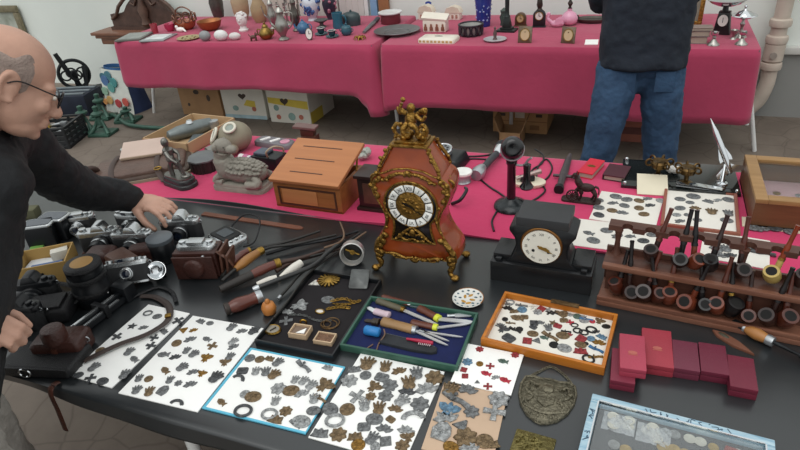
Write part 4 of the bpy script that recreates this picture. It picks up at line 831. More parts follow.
# cut glass ornament
t = thing('glass_ornament', 'clear and green crumpled glass ornament between the lap desk and the gilded clock', 'ornament', at(367, 159), .2)
m = MB(); r2 = random.Random(8)
for i in range(9): m.ball((r2.uniform(-.035, .035), r2.uniform(-.02, .02), .016+r2.uniform(0, .02)), (.018, .014, .014), 7, 5, rot(r2.random()*3, r2.random()*3, 0))
m.obj('body', M('greenish glass lump', '#9aa096', .1, 0, .25, 40, spec=.8), t, smooth=20)
# dark wooden case with brass corners left of the gilded clock
t = thing('wooden_case', 'narrow dark wooden case with inlaid panel standing left of the gilded clock', 'case', at(371, 209)+V((.02, .03, 0)), 0)
m = MB(); m.box(0, 0, 0, .13, .1, .012, bev=.003); m.box(0, 0, .012, .11, .085, .11, bev=.002); m.box(0, 0, .122, .13, .1, .012, bev=.003); m.obj('body', M('black brown wood', '#2a1b18', .3, 0, .2, 12), t)
m = MB(); m.box(0, -.0435, .03, .07, .003, .075); m.obj('inlay', M('inlaid wood', '#54352a', .35, 0, .3, 30), t)
# black rotary telephone behind the clock
t = thing('rotary_telephone', 'black desk telephone with a silver finger dial behind the gilded clock', 'telephone', at(447, 165), -.1)
m = MB(); m.box(0, 0, 0, .15, .14, .05, bev=.01, taper=.8); m.obj('body', BLACKP, t)
X = tr(-.02, -.01, .052) @ rot(.15, -.1, 0); m = MB(); m.lathe([(.046, 0), (.046, .012), (.036, .016), (.001, .016)], 26, X); m.obj('dial', M('grey dial', '#8d8f90', .35, .5), t)
m = MB(); m.torus((0, 0, .014), .043, .005, X, 28, 8); m.obj('dial_rim', CHROME, t)
for i in range(10): m = MB(); a_ = 2*PI*i/11; m.prism(circ(.0055, 10, 1, 1, .031*math.cos(a_), .031*math.sin(a_)), .0155, .0175, X); m.obj('finger_hole', BLACKP, t)
# silver drum meter
t = thing('silver_drum', 'small silver drum gauge with a white rim right of the gilded clock', 'gauge', at(463, 182), 0)
MB().lathe([(.028, 0), (.03, .004), (.026, .01), (.026, .035)], 22).obj('body', STEEL, t); MB().lathe([(.034, .035), (.036, .04), (.034, .045), (.02, .047), (.001, .047)], 22).obj('top', M('white rim', '#e5e5e0'), t); m = MB(); m.torus((-.045, 0, .02), .016, .005, rot(PI/2), 16, 8); m.obj('handle', STEEL, t)
o = MB(); o.tube(bez([(0, 0, .005), (.02, -.03, .03), (.05, -.01, .05), (.06, .03, .04)], 5), .006, 8); tag(o.obj('wire_handle', BLACKP, loc=at(452, 205), rz=.6), 'black wire loop beside the gilded clock at the edge of the magenta cloth', 'wire')
# telephone handset lying on the cloth
p, q = at(476, 181), at(503, 153); a_ = math.atan2(q.y-p.y, q.x-p.x); ln = (q-p).length
t = thing('telephone_handset', 'black and silver telephone handset lying on the magenta cloth left of the candlestick telephone', 'handset', p, a_)
MB().tube([(.06, 0, .02), (ln*.5, 0, .026), (ln-.06, 0, .024)], [.013, .014, .014], 12).obj('grip', M('worn black grip', '#35363a', .4), t)
MB().lathe([(.022, 0), (.026, .02), (.02, .05), (.014, .065)], 18, tr(0, 0, .022) @ rot(0, PI/2-.1)).obj('mouthpiece', STEEL, t); MB().lathe([(.014, 0), (.02, .012), (.026, .04)], 18, tr(ln-.07, 0, .026) @ rot(0, PI/2)).obj('silver_band', CHROME, t); MB().lathe([(.02, 0), (.028, .01), (.028, .03), (.02, .034), (.001, .03)], 18, tr(ln-.03, 0, .03) @ rot(0, PI/2)).obj('earpiece', BLACKP, t)
def cable(label, pts, r=.0035, mat=None, zz=None):
    P = [V((0, 0, 0))+at(*p[:2], (p[2] if len(p) > 2 else .0)+r) for p in pts]; c0 = P[0].copy()
    o = MB().tube(bez([p-c0 for p in P], 8), r, 8).obj('cable', mat or BLACKP, loc=c0); return tag(o, label, 'cable')
cable('two-turn black cable running from the desk telephone towards the handset', [(461, 157), (475, 157), (487, 156), (497, 153.5)])
cable('black cable lying below the straight one between the desk telephone and the handset', [(462, 161), (472, 159.5), (485, 160), (487, 161)])
cable('thin black cable from the silver drum to the foot of the candlestick telephone', [(470, 172), (480, 180), (490, 188), (498, 193), (505, 198)])
cable('black cable hanging over the edge of the magenta cloth left of the candlestick telephone', [(497, 212), (492, 222), (494, 232)])
cable('black looped cable right of the candlestick telephone', [(535, 150), (543, 156), (542, 164), (533, 170), (531, 176), (540, 182), (548, 178), (552, 168), (546, 160), (538, 168), (537, 180), (545, 190), (540, 197), (530, 203)])
# candlestick telephone
TB_ = M('black bakelite', '#121315', .22, 0, .2, 20, coat=.4)
t = thing('candlestick_telephone', 'tall black candlestick telephone standing on the magenta cloth', 'telephone', at(511, 207), 0)
h_ = HT((511, 207), (514, 159), TM)
m = MB(); m.lathe([(.054, 0), (.058, .004), (.056, .012), (.04, .022), (.022, .03), (.018, .036)], 32); m.obj('base', M('scuffed black base', '#24292b', .25, .2, .5, 40), t)
m = MB(); m.lathe([(.015, .03), (.014, h_-.02), (.018, h_-.015), (.018, h_), (.012, h_+.01)], 20); m.obj('column', TB_, t)
X = tr(.004, -.012, h_+.045) @ rot(PI/2-.25, 0, .25)
m = MB(); m.lathe([(.001, -.045), (.02, -.041), (.032, -.026), (.037, -.006), (.036, .01), (.03, .019), (.02, .024), (.014, .022), (.001, .02)], 26, X); m.obj('transmitter', TB_, t)
m = MB(); m.torus((0, 0, -.006), .036, .003, X, 30, 8); m.obj('steel_ring', STEEL, t)
m = MB(); m.lathe([(.008, 0), (.01, .02), (.018, .03), (.012, .04)], 14, tr(0, 0, h_-.01)); m.obj('neck', TB_, t)
m = MB(); m.tube(bez([(.014, 0, h_-.02), (.04, .0, h_-.018), (.052, 0, h_+.0), (.064, 0, h_+.01)], 5), .004, 8); m.obj('hook', STEEL, t)
m = MB(); m.lathe([(.02, 0), (.023, .006), (.013, .022), (.011, .06), (.013, .085), (.001, .09)], 18, tr(.05, 0, h_-.1)); m.obj('receiver', TB_, t)
# cream dish with a small instrument
t = thing('cream_dish', 'oval cream dish holding a grey instrument behind the candlestick telephone', 'dish', at(527, 184), 0); MB().lathe([(.06, 0), (.066, .006), (.066, .014), (.06, .016), (.001, .012)], 30, sy=.62).obj('body', M('cream bakelite', '#d9cdb7', .4, 0, .06), t)
t = thing('hand_instrument', 'grey and pink metal instrument lying in the oval cream dish', 'instrument', at(527, 184, .0145), .5); m = MB(); m.tube([(-.04, 0, .012), (.05, 0, .03)], [.007, .01], 10); m.obj('arm', M('pinkish metal', '#a5928d', .35, .6), t); m = MB(); m.box(.0, 0, 0, .05, .03, .02, bev=.005); m.obj('block', IRON, t)
# sheathed bayonet
p, q = at(559, 192), at(570, 156); t = thing('bayonet', 'dark iron sheathed bayonet lying on the magenta cloth left of the red book', 'bayonet', p, math.atan2(q.y-p.y, q.x-p.x)); ln = (q-p).length
DI = M('grey iron', '#4e4749', .5, .4, .2, 30)
MB().tube([(.1, 0, .013), (ln*.8, 0, .012), (ln, 0, .008)], [.016, .012, .006], 12, flat=.7).obj('sheath', DI, t); MB().tube([(.0, 0, .014), (.03, 0, .014), (.1, 0, .014)], [.015, .012, .013], 12).obj('grip', DI, t); m = MB(); m.tube([(.1, -.04, .014), (.1, .035, .014)], .006, 8); m.torus((.1, -.045, .014), .012, .004, None, 14, 6); m.obj('guard', DI, t); MB().cyl((-.014, 0, .015), (.004, 0, .015), .017).obj('pommel', IRON, t)
# books
def book(label, a, b, d_, h_, hx, tilt=0, motif=None):
    p, q = at(*a), at(*b); w_ = (q-p).length; rz = math.atan2(q.y-p.y, q.x-p.x); n_ = V((-math.sin(rz), math.cos(rz), 0))
    t = thing('book', label, 'book', (p+q)/2+n_*d_/2, rz); mt = M('book cloth '+hx, hx, .55, 0, .08, 10)
    m = MB(); m.box(0, 0, 0, w_, d_, .003); m.box(0, 0, h_-.003, w_, d_, .003); m.box(-w_/2+.0015, 0, .003, .003, d_, h_-.006); m.obj('cover', mt, t); m = MB(); m.box(.002, 0, .003, w_-.008, d_-.006, h_-.006); m.obj('pages', M('aged page edges', '#a79b8c'), t)
    if motif: m = MB(); m.prism(circ(.012, 14, 1.3, .8), h_, h_+.0006, tr(0, .0)); m.obj('gilt_motif', GILT, t)
book('bright red book with a small gilt motif behind the iron horse', (577, 177), (592, 180), .13, .022, '#c22338', motif=1)
book('dark maroon leather book at the far edge of the magenta cloth', (602, 179.5), (624, 183), .1, .02, '#47202a')
# iron toy: bear/horse with a wheel
t = thing('iron_horse', 'dark cast iron horse drawing a spoked wheel on an oblong base', 'sculpture', at(581, 201), -.05); t.scale = (.68, .68, .7)
FE = M('brown cast iron', '#3b2d2b', .5, .5, .25, 30, .3, 120)
m = MB(); m.prism(rrect(.19, .06, .02), 0, .01, bev=.002); m.obj('base', FE, t)
m = MB(); m.ball((.02, 0, .075), (.042, .018, .022), 16, 10); m.tube(bez([(-.01, 0, .085), (-.028, 0, .115), (-.032, 0, .135)], 4), [.017]*4+[.011]*5, 10); m.tube(bez([(-.03, 0, .136), (-.045, 0, .133), (-.055, 0, .118)], 4), [.011]*4+[.006]*5, 10)
for (x, y, x2, x3) in ((-.01, .01, -.03, -.02), (-.005, -.01, .0, -.008), (.048, .01, .06, .048), (.05, -.01, .07, .062)): m.tube(bez([(x, y, .068), (x2, y, .04), (x3, y, .01)], 4), [.011]*4+[.006]*5, 8)
m.tube(bez([(.058, 0, .085), (.078, 0, .075), (.08, 0, .045)], 4), [.006]*4+[.003]*5, 8)
for s in (-1, 1): m.ball((-.03, s*.006, .146), (.003, .003, .008), 8, 5)
m.obj('horse', FE, t)
X = tr(-.04, -.028, .04) @ rot(PI/2, 0, .1)
m = MB(); m.torus((0, 0, 0), .027, .004, X, 26, 8); m.obj('wheel_rim', FE, t); m = MB(); m.lathe([(.007, -.006), (.007, .006)], 12, X)
for i in range(6): a_ = PI*i/6; m.tube([X @ V((.026*math.cos(a_), .026*math.sin(a_), 0)), X @ V((-.026*math.cos(a_), -.026*math.sin(a_), 0))], .0025, 6)
m.obj('spokes', FE, t)
# brass candle holders
def brassorn(label, px, py, sc, rz):
    t = thing('brass_ornament', label, 'ornament', at(px, py, .0125), rz); BO = M('dark brass', '#5f4a2c', .35, .9, .35, 40)
    m = MB(); m.lathe([(.02*sc, 0), (.018*sc, .004), (.006*sc, .01), (.007*sc, .03*sc)], 16); m.obj('foot', BO, t)
    m = MB(); m.lathe([(.02*sc, .03*sc), (.024*sc, .045*sc), (.02*sc, .05*sc), (.001, .046*sc)], 16); m.obj('cup', BO, t)
    for i in range(6): a_ = PI*i/3; m = MB(); m.torus((.027*sc*math.cos(a_), .027*sc*math.sin(a_), .045*sc), .009*sc, .003*sc, rot(PI/2, 0, a_), 14, 6); m.obj('scroll', BO, t)
brassorn('scrolled dark brass ornament, left of the two on the black glass base', 657, 180, 1.25, .2); brassorn('scrolled dark brass ornament, right of the two, nearer the chrome aeroplane', 685, 186, 1.2, .6)
o = MB(); r2 = random.Random(3)
for i in range(6): o.ball((r2.uniform(-.012, .012), r2.uniform(-.01, .01), .012+r2.uniform(0, .008)), (.014, .012, .012), 6, 4, rot(r2.random()*3, r2.random()*3, 0))
tag(o.obj('paper_ball', M('white tissue', '#d5d2cc', .7, 0, .08), loc=at(672, 177, .0125), smooth=15), 'crumpled white paper between the two brass ornaments', 'paper')
# chrome aeroplane model on a dark glass plinth
t = thing('display_plinth', 'flat black glass base with silver corner studs, carrying brass ornaments and a chrome aeroplane', 'base', (.168, 2.095, TM), .02)
m = MB(); m.box(0, 0, 0, .37, .22, .012, bev=.002); m.obj('plinth', M('black green glass', '#171b1b', .08, 0, .1, spec=.8), t)
for x, y in ((-.173, -.1), (.173, -.1), (-.173, .1), (.173, .1)): MB().lathe([(.006, .012), (.006, .02), (.003, .023), (.001, .023)], 12, tr(x, y)).obj('stud', CHROME, t)
t = thing('aeroplane_model', 'slender chrome aeroplane model climbing steeply from the black glass base', 'model aeroplane', (.27, 2.07, TM+.0125), .02)
p0 = V((.055, 0, .03)); p1 = V((-.03, .06, .2)); d_ = (p1-p0)
X = frame(p0, p1); ln = d_.length
m = MB(); m.lathe([(.001, 0), (.007, .004), (.01, .04), (.011, .1), (.009, .15), (.004, ln-.02), (.001, ln)], 18, X); m.obj('fuselage', CHROME, t)
yv = (X.to_3x3() @ V((0, 0, 1))).normalized(); side = V((.95, .3, .25)).normalized(); nrm = yv.cross(side).normalized(); side = nrm.cross(yv).normalized()
def plate(pts, ax, th=.002):
    q_ = yv.cross(ax); b = [p0+yv*a+ax*s for a, s in pts]; m = MB(); n_ = len(b); m.raw([q+q_*th for q in b]+[q-q_*th for q in b], [tuple(range(n_)), tuple(range(2*n_-1, n_-1, -1))]+[(i, (i+1) % n_, n_+(i+1) % n_, n_+i) for i in range(n_)]); return m
for s in (1, -1):
    plate([(.11, .006*s), (.06, .02*s), (.045, .02*s), (.05, .006*s)], side).obj('wing', CHROME, t)
    plate([(.035, .006*s), (.012, .045*s), (-.003, .045*s), (.005, .006*s)], side).obj('tailplane', CHROME, t)
plate([(.05, .006), (.01, .04), (-.008, .04), (.005, .006)], nrm).obj('fin', CHROME, t)
m = MB(); m.tube([(.03, -.02, .008), p0+yv*.05], [.007, .004], 10); m.lathe([(.02, 0), (.018, .006), (.006, .01)], 16, tr(.03, -.02)); m.obj('stem', CHROME, t)
t = thing('chrome_blade', 'flat polished chrome wing-shaped plate lying on the black glass base', 'plate', (.23, 2.02, TM+.0125), -.05); MB().prism([(-.07, -.008), (.07, -.02), (.08, -.005), (.0, .012), (-.07, .008)], 0, .006, bev=.002).obj('body', CHROME, t)
# glazed wooden display case at the right edge
WC = M('honey wood case', '#a07c50', .4, 0, .12, 4, 0, 40, hex2='#8a683f', stretch=(2, 14, 14))
x0, y0 = .362, 1.80; w_, d_, h_ = .5, .32, .095
t = thing('display_case', 'glazed honey-coloured wooden display case at the right end of the magenta cloth', 'display case', (x0+w_/2, y0+d_/2, TM), 0)
m = MB(); m.box(0, 0, 0, w_, d_, .008)
for s in (-1, 1): m.box(s*(w_/2-.006), 0, 0, .012, d_, h_-.014); m.box(0, s*(d_/2-.006), 0, w_-.024, .012, h_-.014)
m.obj('body', M('brown case side', '#6e4a2e', .4, 0, .15, 4, hex2='#5d3d25', stretch=(2, 14, 14)), t)
m = MB()
for s in (-1, 1): m.box(s*(w_/2-.016), 0, h_-.014, .034, d_+.004, .014, bev=.002); m.box(0, s*(d_/2-.016), h_-.014, w_-.0662, .034, .014, bev=.002)
m.obj('lid_frame', WC, t)
MB().box(0, 0, h_-.009, w_-.06, d_-.06, .003).obj('glass_pane', GLASS, t)
MB().box(0, 0, .0081, w_-.026, d_-.026, .004).obj('lining', M('rose lining', '#b8959a', .8, 0, .08), t)
r2 = random.Random(6)
for i, (x, y, sx, sy, hx, nm, lab) in enumerate(((-.13, -.08, .05, .035, '#e8e6e2', 'white_card', 'white card with a dark emblem lying in the glazed wooden case, nearest its left corner'), (-.02, -.09, .08, .04, '#e6e4e0', 'white_card', 'white card lying second from the left in the glazed wooden case'), (.08, -.08, .05, .04, '#dcdad6', 'white_card', 'white card lying third from the left in the glazed wooden case'))):
    o = MB().box(0, 0, 0, sx, sy, .003).obj(nm, M('card '+hx, hx, .6), loc=t.location+V((x, y, .0122)), rz=r2.uniform(-.2, .2)); tag(o, lab, 'card', 'cards in the glazed wooden case')
for i in range(8):
    o = MB().lathe([(.011, 0), (.012, .002), (.001, .003)], 14).obj('coin', [PEWTER, BRASS, STEEL][i % 3], loc=t.location+V((-.16+(i % 4)*.07+r2.uniform(-.01, .01), -.02+(i//4)*.07+r2.uniform(-.01, .01), .0122))); tag(o, '%s coin, %s from the left in the %s row inside the glazed wooden case' % (['dull', 'brass', 'bright'][i % 3], ORD[i % 4], ['nearer', 'farther'][i//4]), 'coin', 'coins in the glazed wooden case')
# ---------------------------------------------------------------- gilded bracket clock
RED = M('tortoiseshell red lacquer', '#7c3519', .25, 0, .28, 9, 0, hex2='#a04a22', coat=.35)
BLKG = M('black dial glass', '#120f0e', .12, 0, .1, spec=.7); ENAM = M('white enamel plate', '#e9e8e2', .25, 0, .03)
def leafy(m, pts, r, n=5, leaf=1.5, seed=1, X=None):
    """gilt scroll: tapering tube with knuckles and leaf lobes"""
    P = bez(pts, 6); N = len(P); S0 = m.X
    if X is not None: m.X = S0 @ X
    m.tube(P, [r*(.55+.6*math.sin(PI*(i+.5)/N)) for i in range(N)], 7)
    rr = random.Random(seed)
    for i in range(n):
        q = P[int((i+.5)*N/n)]; m.ball(q+V((rr.uniform(-r, r)*1.3, -r*.5, rr.uniform(-r, r)*1.3)), (r*leaf, r*.9, r*leaf*.8), 7, 5, rot(0, rr.uniform(0, 3), 0))
    m.X = S0
fl, fr = G(380, 267), G(457, 283)
rz = math.atan2(fr.y-fl.y, fr.x-fl.x)
t = clock = thing('bracket_clock', 'ornate red-brown bracket clock with gilt mounts, putto finial and white enamel numerals', 'clock', (fl+fr)/2+V((-.008, .06, 0)), rz+.1)
half = [(.0, .052), (.045, .044), (.07, .056), (.104, .05), (.106, .075), (.098, .095), (.08, .125), (.07, .155), (.068, .18), (.076, .21), (.09, .24), (.097, .268), (.094, .292), (.078, .308), (.06, .315), (.035, .327), (.0, .332)]
def smooth_half(h, n=4):
    P = bez([(x, 0, z) for x, z in h], n); return [(max(p.x, 0), p.z) for p in P]
hs = smooth_half(half)
hs = [(x*1.14, z) for x, z in hs]
outl = hs + [(-x, z) for x, z in hs[1:-1][::-1]]
m = MB(); m.prism(outl, -.05, .05, rot(PI/2), bev=.003)
m.obj('case', RED, t)
# bulging sides
m = MB()
for s in (-1, 1):
    def fn(u, v, s=s):
        z = .06+v*.24; i = min(range(len(hs)), key=lambda k: abs(hs[k][1]-z) if .05 < hs[k][1] else 9)
        return V((s*(hs[i][0]+.006*math.sin(PI*u)), -.046+.092*u, z))
    m = MB(); m.sheet(fn, 8, 20); m.obj('side_panel', RED, t)
m = MB()
prof = [(.09, .052, .303), (.086, .048, .32), (.076, .043, .338), (.065, .039, .357), (.056, .036, .375), (.052, .034, .386)]
vs = []; fs = []
for w_, d_, z in prof:
    for x, y in rrect(2*w_, 2*d_, .012, 3): vs.append((x, y, z))
n_ = 16
for k in range(len(prof)-1):
    for i in range(n_): fs.append((k*n_+i, k*n_+(i+1) % n_, (k+1)*n_+(i+1) % n_, (k+1)*n_+i))
fs.append(tuple(range(n_))[::-1]); fs.append(tuple((len(prof)-1)*n_+i for i in range(n_)))
m.raw(vs, fs); m.obj('crown', RED, t)
m = MB(); m.box(0, 0, .384, .106, .076, .008, bev=.003); m.box(0, 0, .392, .085, .06, .006, bev=.002); m.obj('crown_plate', GILT, t)
for x, y in ((-1, -1), (1, -1), (1, 1), (-1, 1)): m = MB(); leafy(m, [(x*.088, y*.052, .31), (x*.079, y*.046, .335), (x*.062, y*.04, .365), (x*.053, y*.036, .385)], .005, 5, 1.4, 3); m.obj('crown_mount', GILT, t)
# finial: rocky mound, putto with raised arm and wings
m = MB(); rr = random.Random(2)
for i in range(18): a_ = rr.uniform(0, 2*PI); q = rr.uniform(.01, .032); m.ball((q*math.cos(a_)*1.1, q*.75*math.sin(a_), .4+rr.uniform(0, .014)), (.011, .009, .01), 7, 5)
for s in (-1, 1): leafy(m, [(s*.03, -.01, .402), (s*.045, -.01, .42), (s*.036, -.01, .44), (s*.024, -.01, .43)], .005, 3, 1.3, 4)
m.obj('finial_base', GILT, t)
m = MB(); m.ball((0, 0, .45), (.016, .014, .022), 14, 10); m.ball((.004, -.004, .482), (.0115, .0115, .0125), 12, 9); m.tube([(0, 0, .46), (.003, -.002, .475)], [.012, .006], 8)
m.tube(bez([(.0, -.01, .44), (.02, -.018, .432), (.022, -.014, .41)], 4), [.0085]*4+[.006]*5, 8); m.tube(bez([(-.008, -.006, .44), (-.02, -.016, .424), (-.012, -.012, .408)], 4), [.0085]*4+[.006]*5, 8)
m.tube(bez([(-.012, 0, .464), (-.026, -.004, .474), (-.02, -.004, .494)], 4), [.006]*4+[.0045]*5, 8); m.ball((-.016, -.004, .503), (.007, .005, .007), 8, 6)
m.tube(bez([(.014, 0, .462), (.032, -.006, .45), (.042, -.006, .462)], 4), [.006]*4+[.0045]*5, 8)
m.obj('finial_putto', GILT, t)
m = MB()
for s in (-1, 1):
    for k in range(4): m.ball((s*(.018+.006*k), .012, .462+.006*k-.003*k*k*.5), (.012, .003, .006), 8, 5, rot(0, -s*(.5+.25*k), 0))
m.obj('finial_wings', GILT, t)
# keyhole-shaped glazed door with brass border
zc, R_ = .222, .071
kh = [(R_*math.sin(a), zc+R_*math.cos(a)) for a in [-2.35+4.7*i/36 for i in range(37)]]+[(.05, .15), (.055, .125), (.062, .108), (-.062, .108), (-.055, .125), (-.05, .15)]
kh = [(x*1.06, z) for x, z in kh]
m = MB(); m.prism(kh, .0495, .052, rot(PI/2)); m.obj('door_glass', BLKG, t)
m = MB(); m.tube([(x, -.0525, z) for x, z in kh], .0032, 7, True); m.obj('door_border', GILT, t)
# dial
m = MB(); m.lathe([(.001, 0), (.039, 0), (.039, .003), (.032, .0045), (.001, .0045)], 32, tr(0, -.052, zc) @ rot(PI/2)); 
for i in range(12): a_ = PI*i/6; m.ball((.02*math.cos(a_), -.057, zc+.02*math.sin(a_)), (.006, .002, .004), 7, 5, rot(0, -a_, 0))
m.obj('dial_centre', GILT, t)
m = MB(); m.torus((0, -.053, zc), .065, .0022, rot(PI/2), 44, 6); m.torus((0, -.053, zc), .04, .0018, rot(PI/2), 36, 6); m.obj('dial_ring', GILT, t)
NUM = ['XII', 'I', 'II', 'III', 'IIII', 'V', 'VI', 'VII', 'VIII', 'IX', 'X', 'XI']
for i in range(12):
    a_ = 2*PI*i/12; X = tr(0, -.052, zc) @ rot(0, a_, 0) @ rot(PI/2)
    p = MB(); p.prism([(-.0092, .0425), (.0092, .0425), (.0145, .061), (.012, .0635), (0, .064), (-.012, .0635), (-.0145, .061)], 0, .0035, X, bev=.001)
    pl = p.obj('numeral_plate', ENAM, t)
    q = MB(); text_mesh(q, NUM[i], .015 if len(NUM[i]) < 4 else .012, X @ tr(0, .0525, .0038), .0003); q.obj('numeral', BLACKP, pl)
m = MB(); m.prism([(-.0016, -.008), (.0016, -.008), (.003, .02), (0, .04), (-.003, .02)], .0565, .058, tr(0, 0, zc) @ rot(0, .0, 0) @ rot(PI/2) @ rot(0, 0, -2.2)); m.prism([(-.0018, -.006), (.0018, -.006), (.004, .014), (0, .026), (-.004, .014)], .058, .0595, tr(0, 0, zc) @ rot(PI/2) @ rot(0, 0, 1.1)); m.obj('hands', BLKG, t)
# gilt mounts
m = MB(); 
for s in (-1, 1): leafy(m, [(s*.004, -.054, .318), (s*.03, -.054, .316), (s*.056, -.054, .304), (s*.075, -.054, .29)], .0045, 5, 1.3, 7)
m.ball((0, -.055, .32), (.012, .006, .008), 8, 6); m.obj('arch_mount', GILT, t)
for s in (-1, 1):
    m = MB(); leafy(m, [(s*.084, -.05, .296), (s*.1, -.05, .285), (s*.104, -.048, .262), (s*.092, -.05, .245)], .006, 5, 1.5, 5); m.torus((s*.106, -.03, .285), .012, .0035, rot(PI/2), 14, 6); m.obj('shoulder_mount', GILT, t)
    m = MB(); leafy(m, [(s*.08, -.05, .225), (s*.072, -.052, .2), (s*.073, -.052, .17), (s*.082, -.05, .14)], .0038, 4, 1.3, 6); m.obj('waist_mount', GILT, t)
    m = MB(); leafy(m, [(s*.08, -.052, .125), (s*.1, -.054, .105), (s*.112, -.054, .08), (s*.1, -.056, .062)], .0075, 5, 1.5, 9); m.obj('base_mount', GILT, t)
    m = MB(); leafy(m, [(s*.102, -.01, .3), (s*.108, .01, .27), (s*.1, .02, .235), (s*.082, .02, .19)], .0045, 4, 1.3, 16); m.obj('side_mount', GILT, t)
    for y in (-1, 1):
        m = MB(); m.tube(bez([(s*.1, y*.046, .07), (s*.112, y*.053, .045), (s*.104, y*.055, .02), (s*.118, y*.062, .008)], 5), [.012]*4+[.009]*6+[.007]*6, 9); m.ball((s*.12, y*.063, .009), (.013, .012, .009), 10, 7); m.ball((s*.108, y*.052, .05), (.014, .012, .012), 10, 7); m.obj('foot', GILT, t)
m = MB()
for s in (-1, 1): leafy(m, [(s*.002, -.054, .055), (s*.03, -.054, .05), (s*.06, -.054, .06), (s*.09, -.054, .058)], .0048, 5, 1.3, 11)
m.ball((0, -.055, .047), (.014, .006, .01), 9, 6); m.obj('apron_mount', GILT, t)
m = MB()
for s in (-1, 1):
    leafy(m, [(0, -.055, .155), (s*.02, -.055, .142), (s*.04, -.055, .122), (s*.055, -.055, .11)], .0036, 4, 1.3, 12); leafy(m, [(0, -.055, .118), (s*.02, -.055, .112), (s*.035, -.055, .122), (s*.022, -.055, .135), (s*.008, -.055, .128)], .0032, 4, 1.3, 13)
m.ball((0, -.056, .138), (.009, .004, .012), 9, 6); m.box(0, -.0545, .106, .11, .003, .005); m.obj('window_mount', GILT, t)
m = MB(); m.tube([(x, -.0505, z) for x, z in outl], .0024, 6, True); m.obj('edge_fillet', GILT, t)
# ---------------------------------------------------------------- black slate mantel clock
SL = M('black slate', '#17181a', .3, 0, .18, 12, .05, 90); SLT = M('worn slate top', '#2e2f31', .5, 0, .15, 10)
t = thing('mantel_clock', 'black slate mantel clock with a white dial between the gilded clock and the pipe rack', 'clock', (-.187, 1.4, T), -.03)
m = MB(); m.box(0, 0, 0, .27, .115, .062, bev=.002); m.obj('plinth', SL, t)
for s in (-1, 1): MB().box(s*.106, .005, .062, .05, .085, .016, bev=.002).obj('wing_block', SL, t)
for s in (-1, 1): MB().box(s*.113, -.045, .062, .016, .014, .01, bev=.002).obj('corner_stud', BLACKP, t)
bo = [(.098, .062), (.088, .068), (.078, .078), (.068, .098), (.066, .115), (.072, .14), (.086, .16), (.086, .17), (.07, .178), (.064, .182)]
bo = bo+[(-x, z) for x, z in bo[::-1]]
m = MB(); m.prism(bo, -.04, .045, rot(PI/2), bev=.003); m.obj('body', SL, t)
m = MB(); m.box(0, .0, .182, .136, .1, .026, bev=.003); m.obj('top_block', SLT, t)
zc, R_ = .124, .05
X = tr(0, -.0455, zc) @ rot(PI/2)
m = MB(); m.lathe([(.001, 0), (R_, 0), (R_, .004)], 40, X); m.obj('dial', M('cream enamel dial', '#e7e3d6', .3, 0, .04, 8), t)
m = MB(); m.torus((0, 0, .003), R_+.002, .004, X, 44, 8); m.obj('bezel', M('copper brass bezel', '#8c6237', .3, .9, .2), t)
for i in range(12):
    a_ = -2*PI*i/12+PI/2; q = MB(); text_mesh(q, NUM[i], .01, X @ tr(.039*math.cos(a_), .039*math.sin(a_), .0042) @ rot(0, 0, a_-PI/2), .0003); q.obj('numeral', M('dial black', '#3a3733', .5), t)
m = MB(); m.lathe([(.004, .004), (.003, .009), (.001, .009)], 12, X)
m.prism([(-.002, -.01), (.002, -.01), (.0035, .012), (0, .036), (-.0035, .012)], .006, .007, X @ rot(0, 0, -2.0)); m.prism([(-.003, -.006), (.003, -.006), (.005, .012), (0, .024), (-.005, .012)], .0075, .0085, X @ rot(0, 0, -1.75)); m.torus((.012, .003, .007), .005, .0016, X, 12, 6); m.obj('hands', M('gold hands', '#9b7a3a', .3, .8), t)
for x in (-.02, .02): m = MB(); m.prism(circ(.0042, 14, 1, 1, x, -.012), .004, .0052, X); m.obj('winding_hole', BLACKP, t)
# ---------------------------------------------------------------- pipe rack
RW = M('dark red mahogany', '#5c3c31', .42, 0, .18, 4, .05, 100, hex2='#482b22', stretch=(2, 18, 18)); RWL = M('lighter mahogany edge', '#7e5644', .4, 0, .15, 4, hex2='#684234', stretch=(2, 18, 18))
fl, fr = G(596, 304), G(800, 346); rz = math.atan2(fr.y-fl.y, fr.x-fl.x); LR = .62
t = rack = thing('pipe_rack', 'long stepped mahogany pipe rack at the right of the black table', 'pipe rack', fl, rz)
m = MB(); m.box(LR/2, .07, 0, LR, .145, .014, bev=.003); m.obj('base_board', RWL, t)
m = MB(); m.box(LR/2, .004, .014, LR, .008, .012, bev=.002); m.obj('front_lip', RWL, t)
m = MB(); m.box(LR/2, .062, .014, LR-.02, .01, .075); m.obj('riser', RW, t)
m = MB(); m.box(LR/2, .08, .088, LR, .055, .012, bev=.002); m.obj('middle_shelf', RW, t)
m = MB(); m.box(LR/2, .046, .086, LR, .016, .014, bev=.003); m.obj('middle_rail', RWL, t)
# upper rail with round notches
ux = [.045+.0545*i for i in range(11)]
o_ = [(0, -.02), (LR, -.02), (LR, .014)]
for x in ux[::-1]: o_ += [(x+.013, .014), (x+.0125, .004), (x+.008, -.003), (x, -.006), (x-.008, -.003), (x-.0125, .004), (x-.013, .014)]
o_ += [(0, .014)]
m = MB(); m.prism([(x, -z) for x, z in o_], .172, .187, tr(0, .105), bev=0); m.obj('upper_rail', RW, t)
for x in (.025, .31, LR-.02): m = MB(); m.lathe([(.012, .1), (.008, .112), (.0065, .14), (.008, .16), (.011, .172)], 14, tr(x, .1)); m.obj('post', RW, t)
m = MB(); m.box(LR/2, .112, .014, LR, .008, .1); m.obj('back_strip', RW, t)
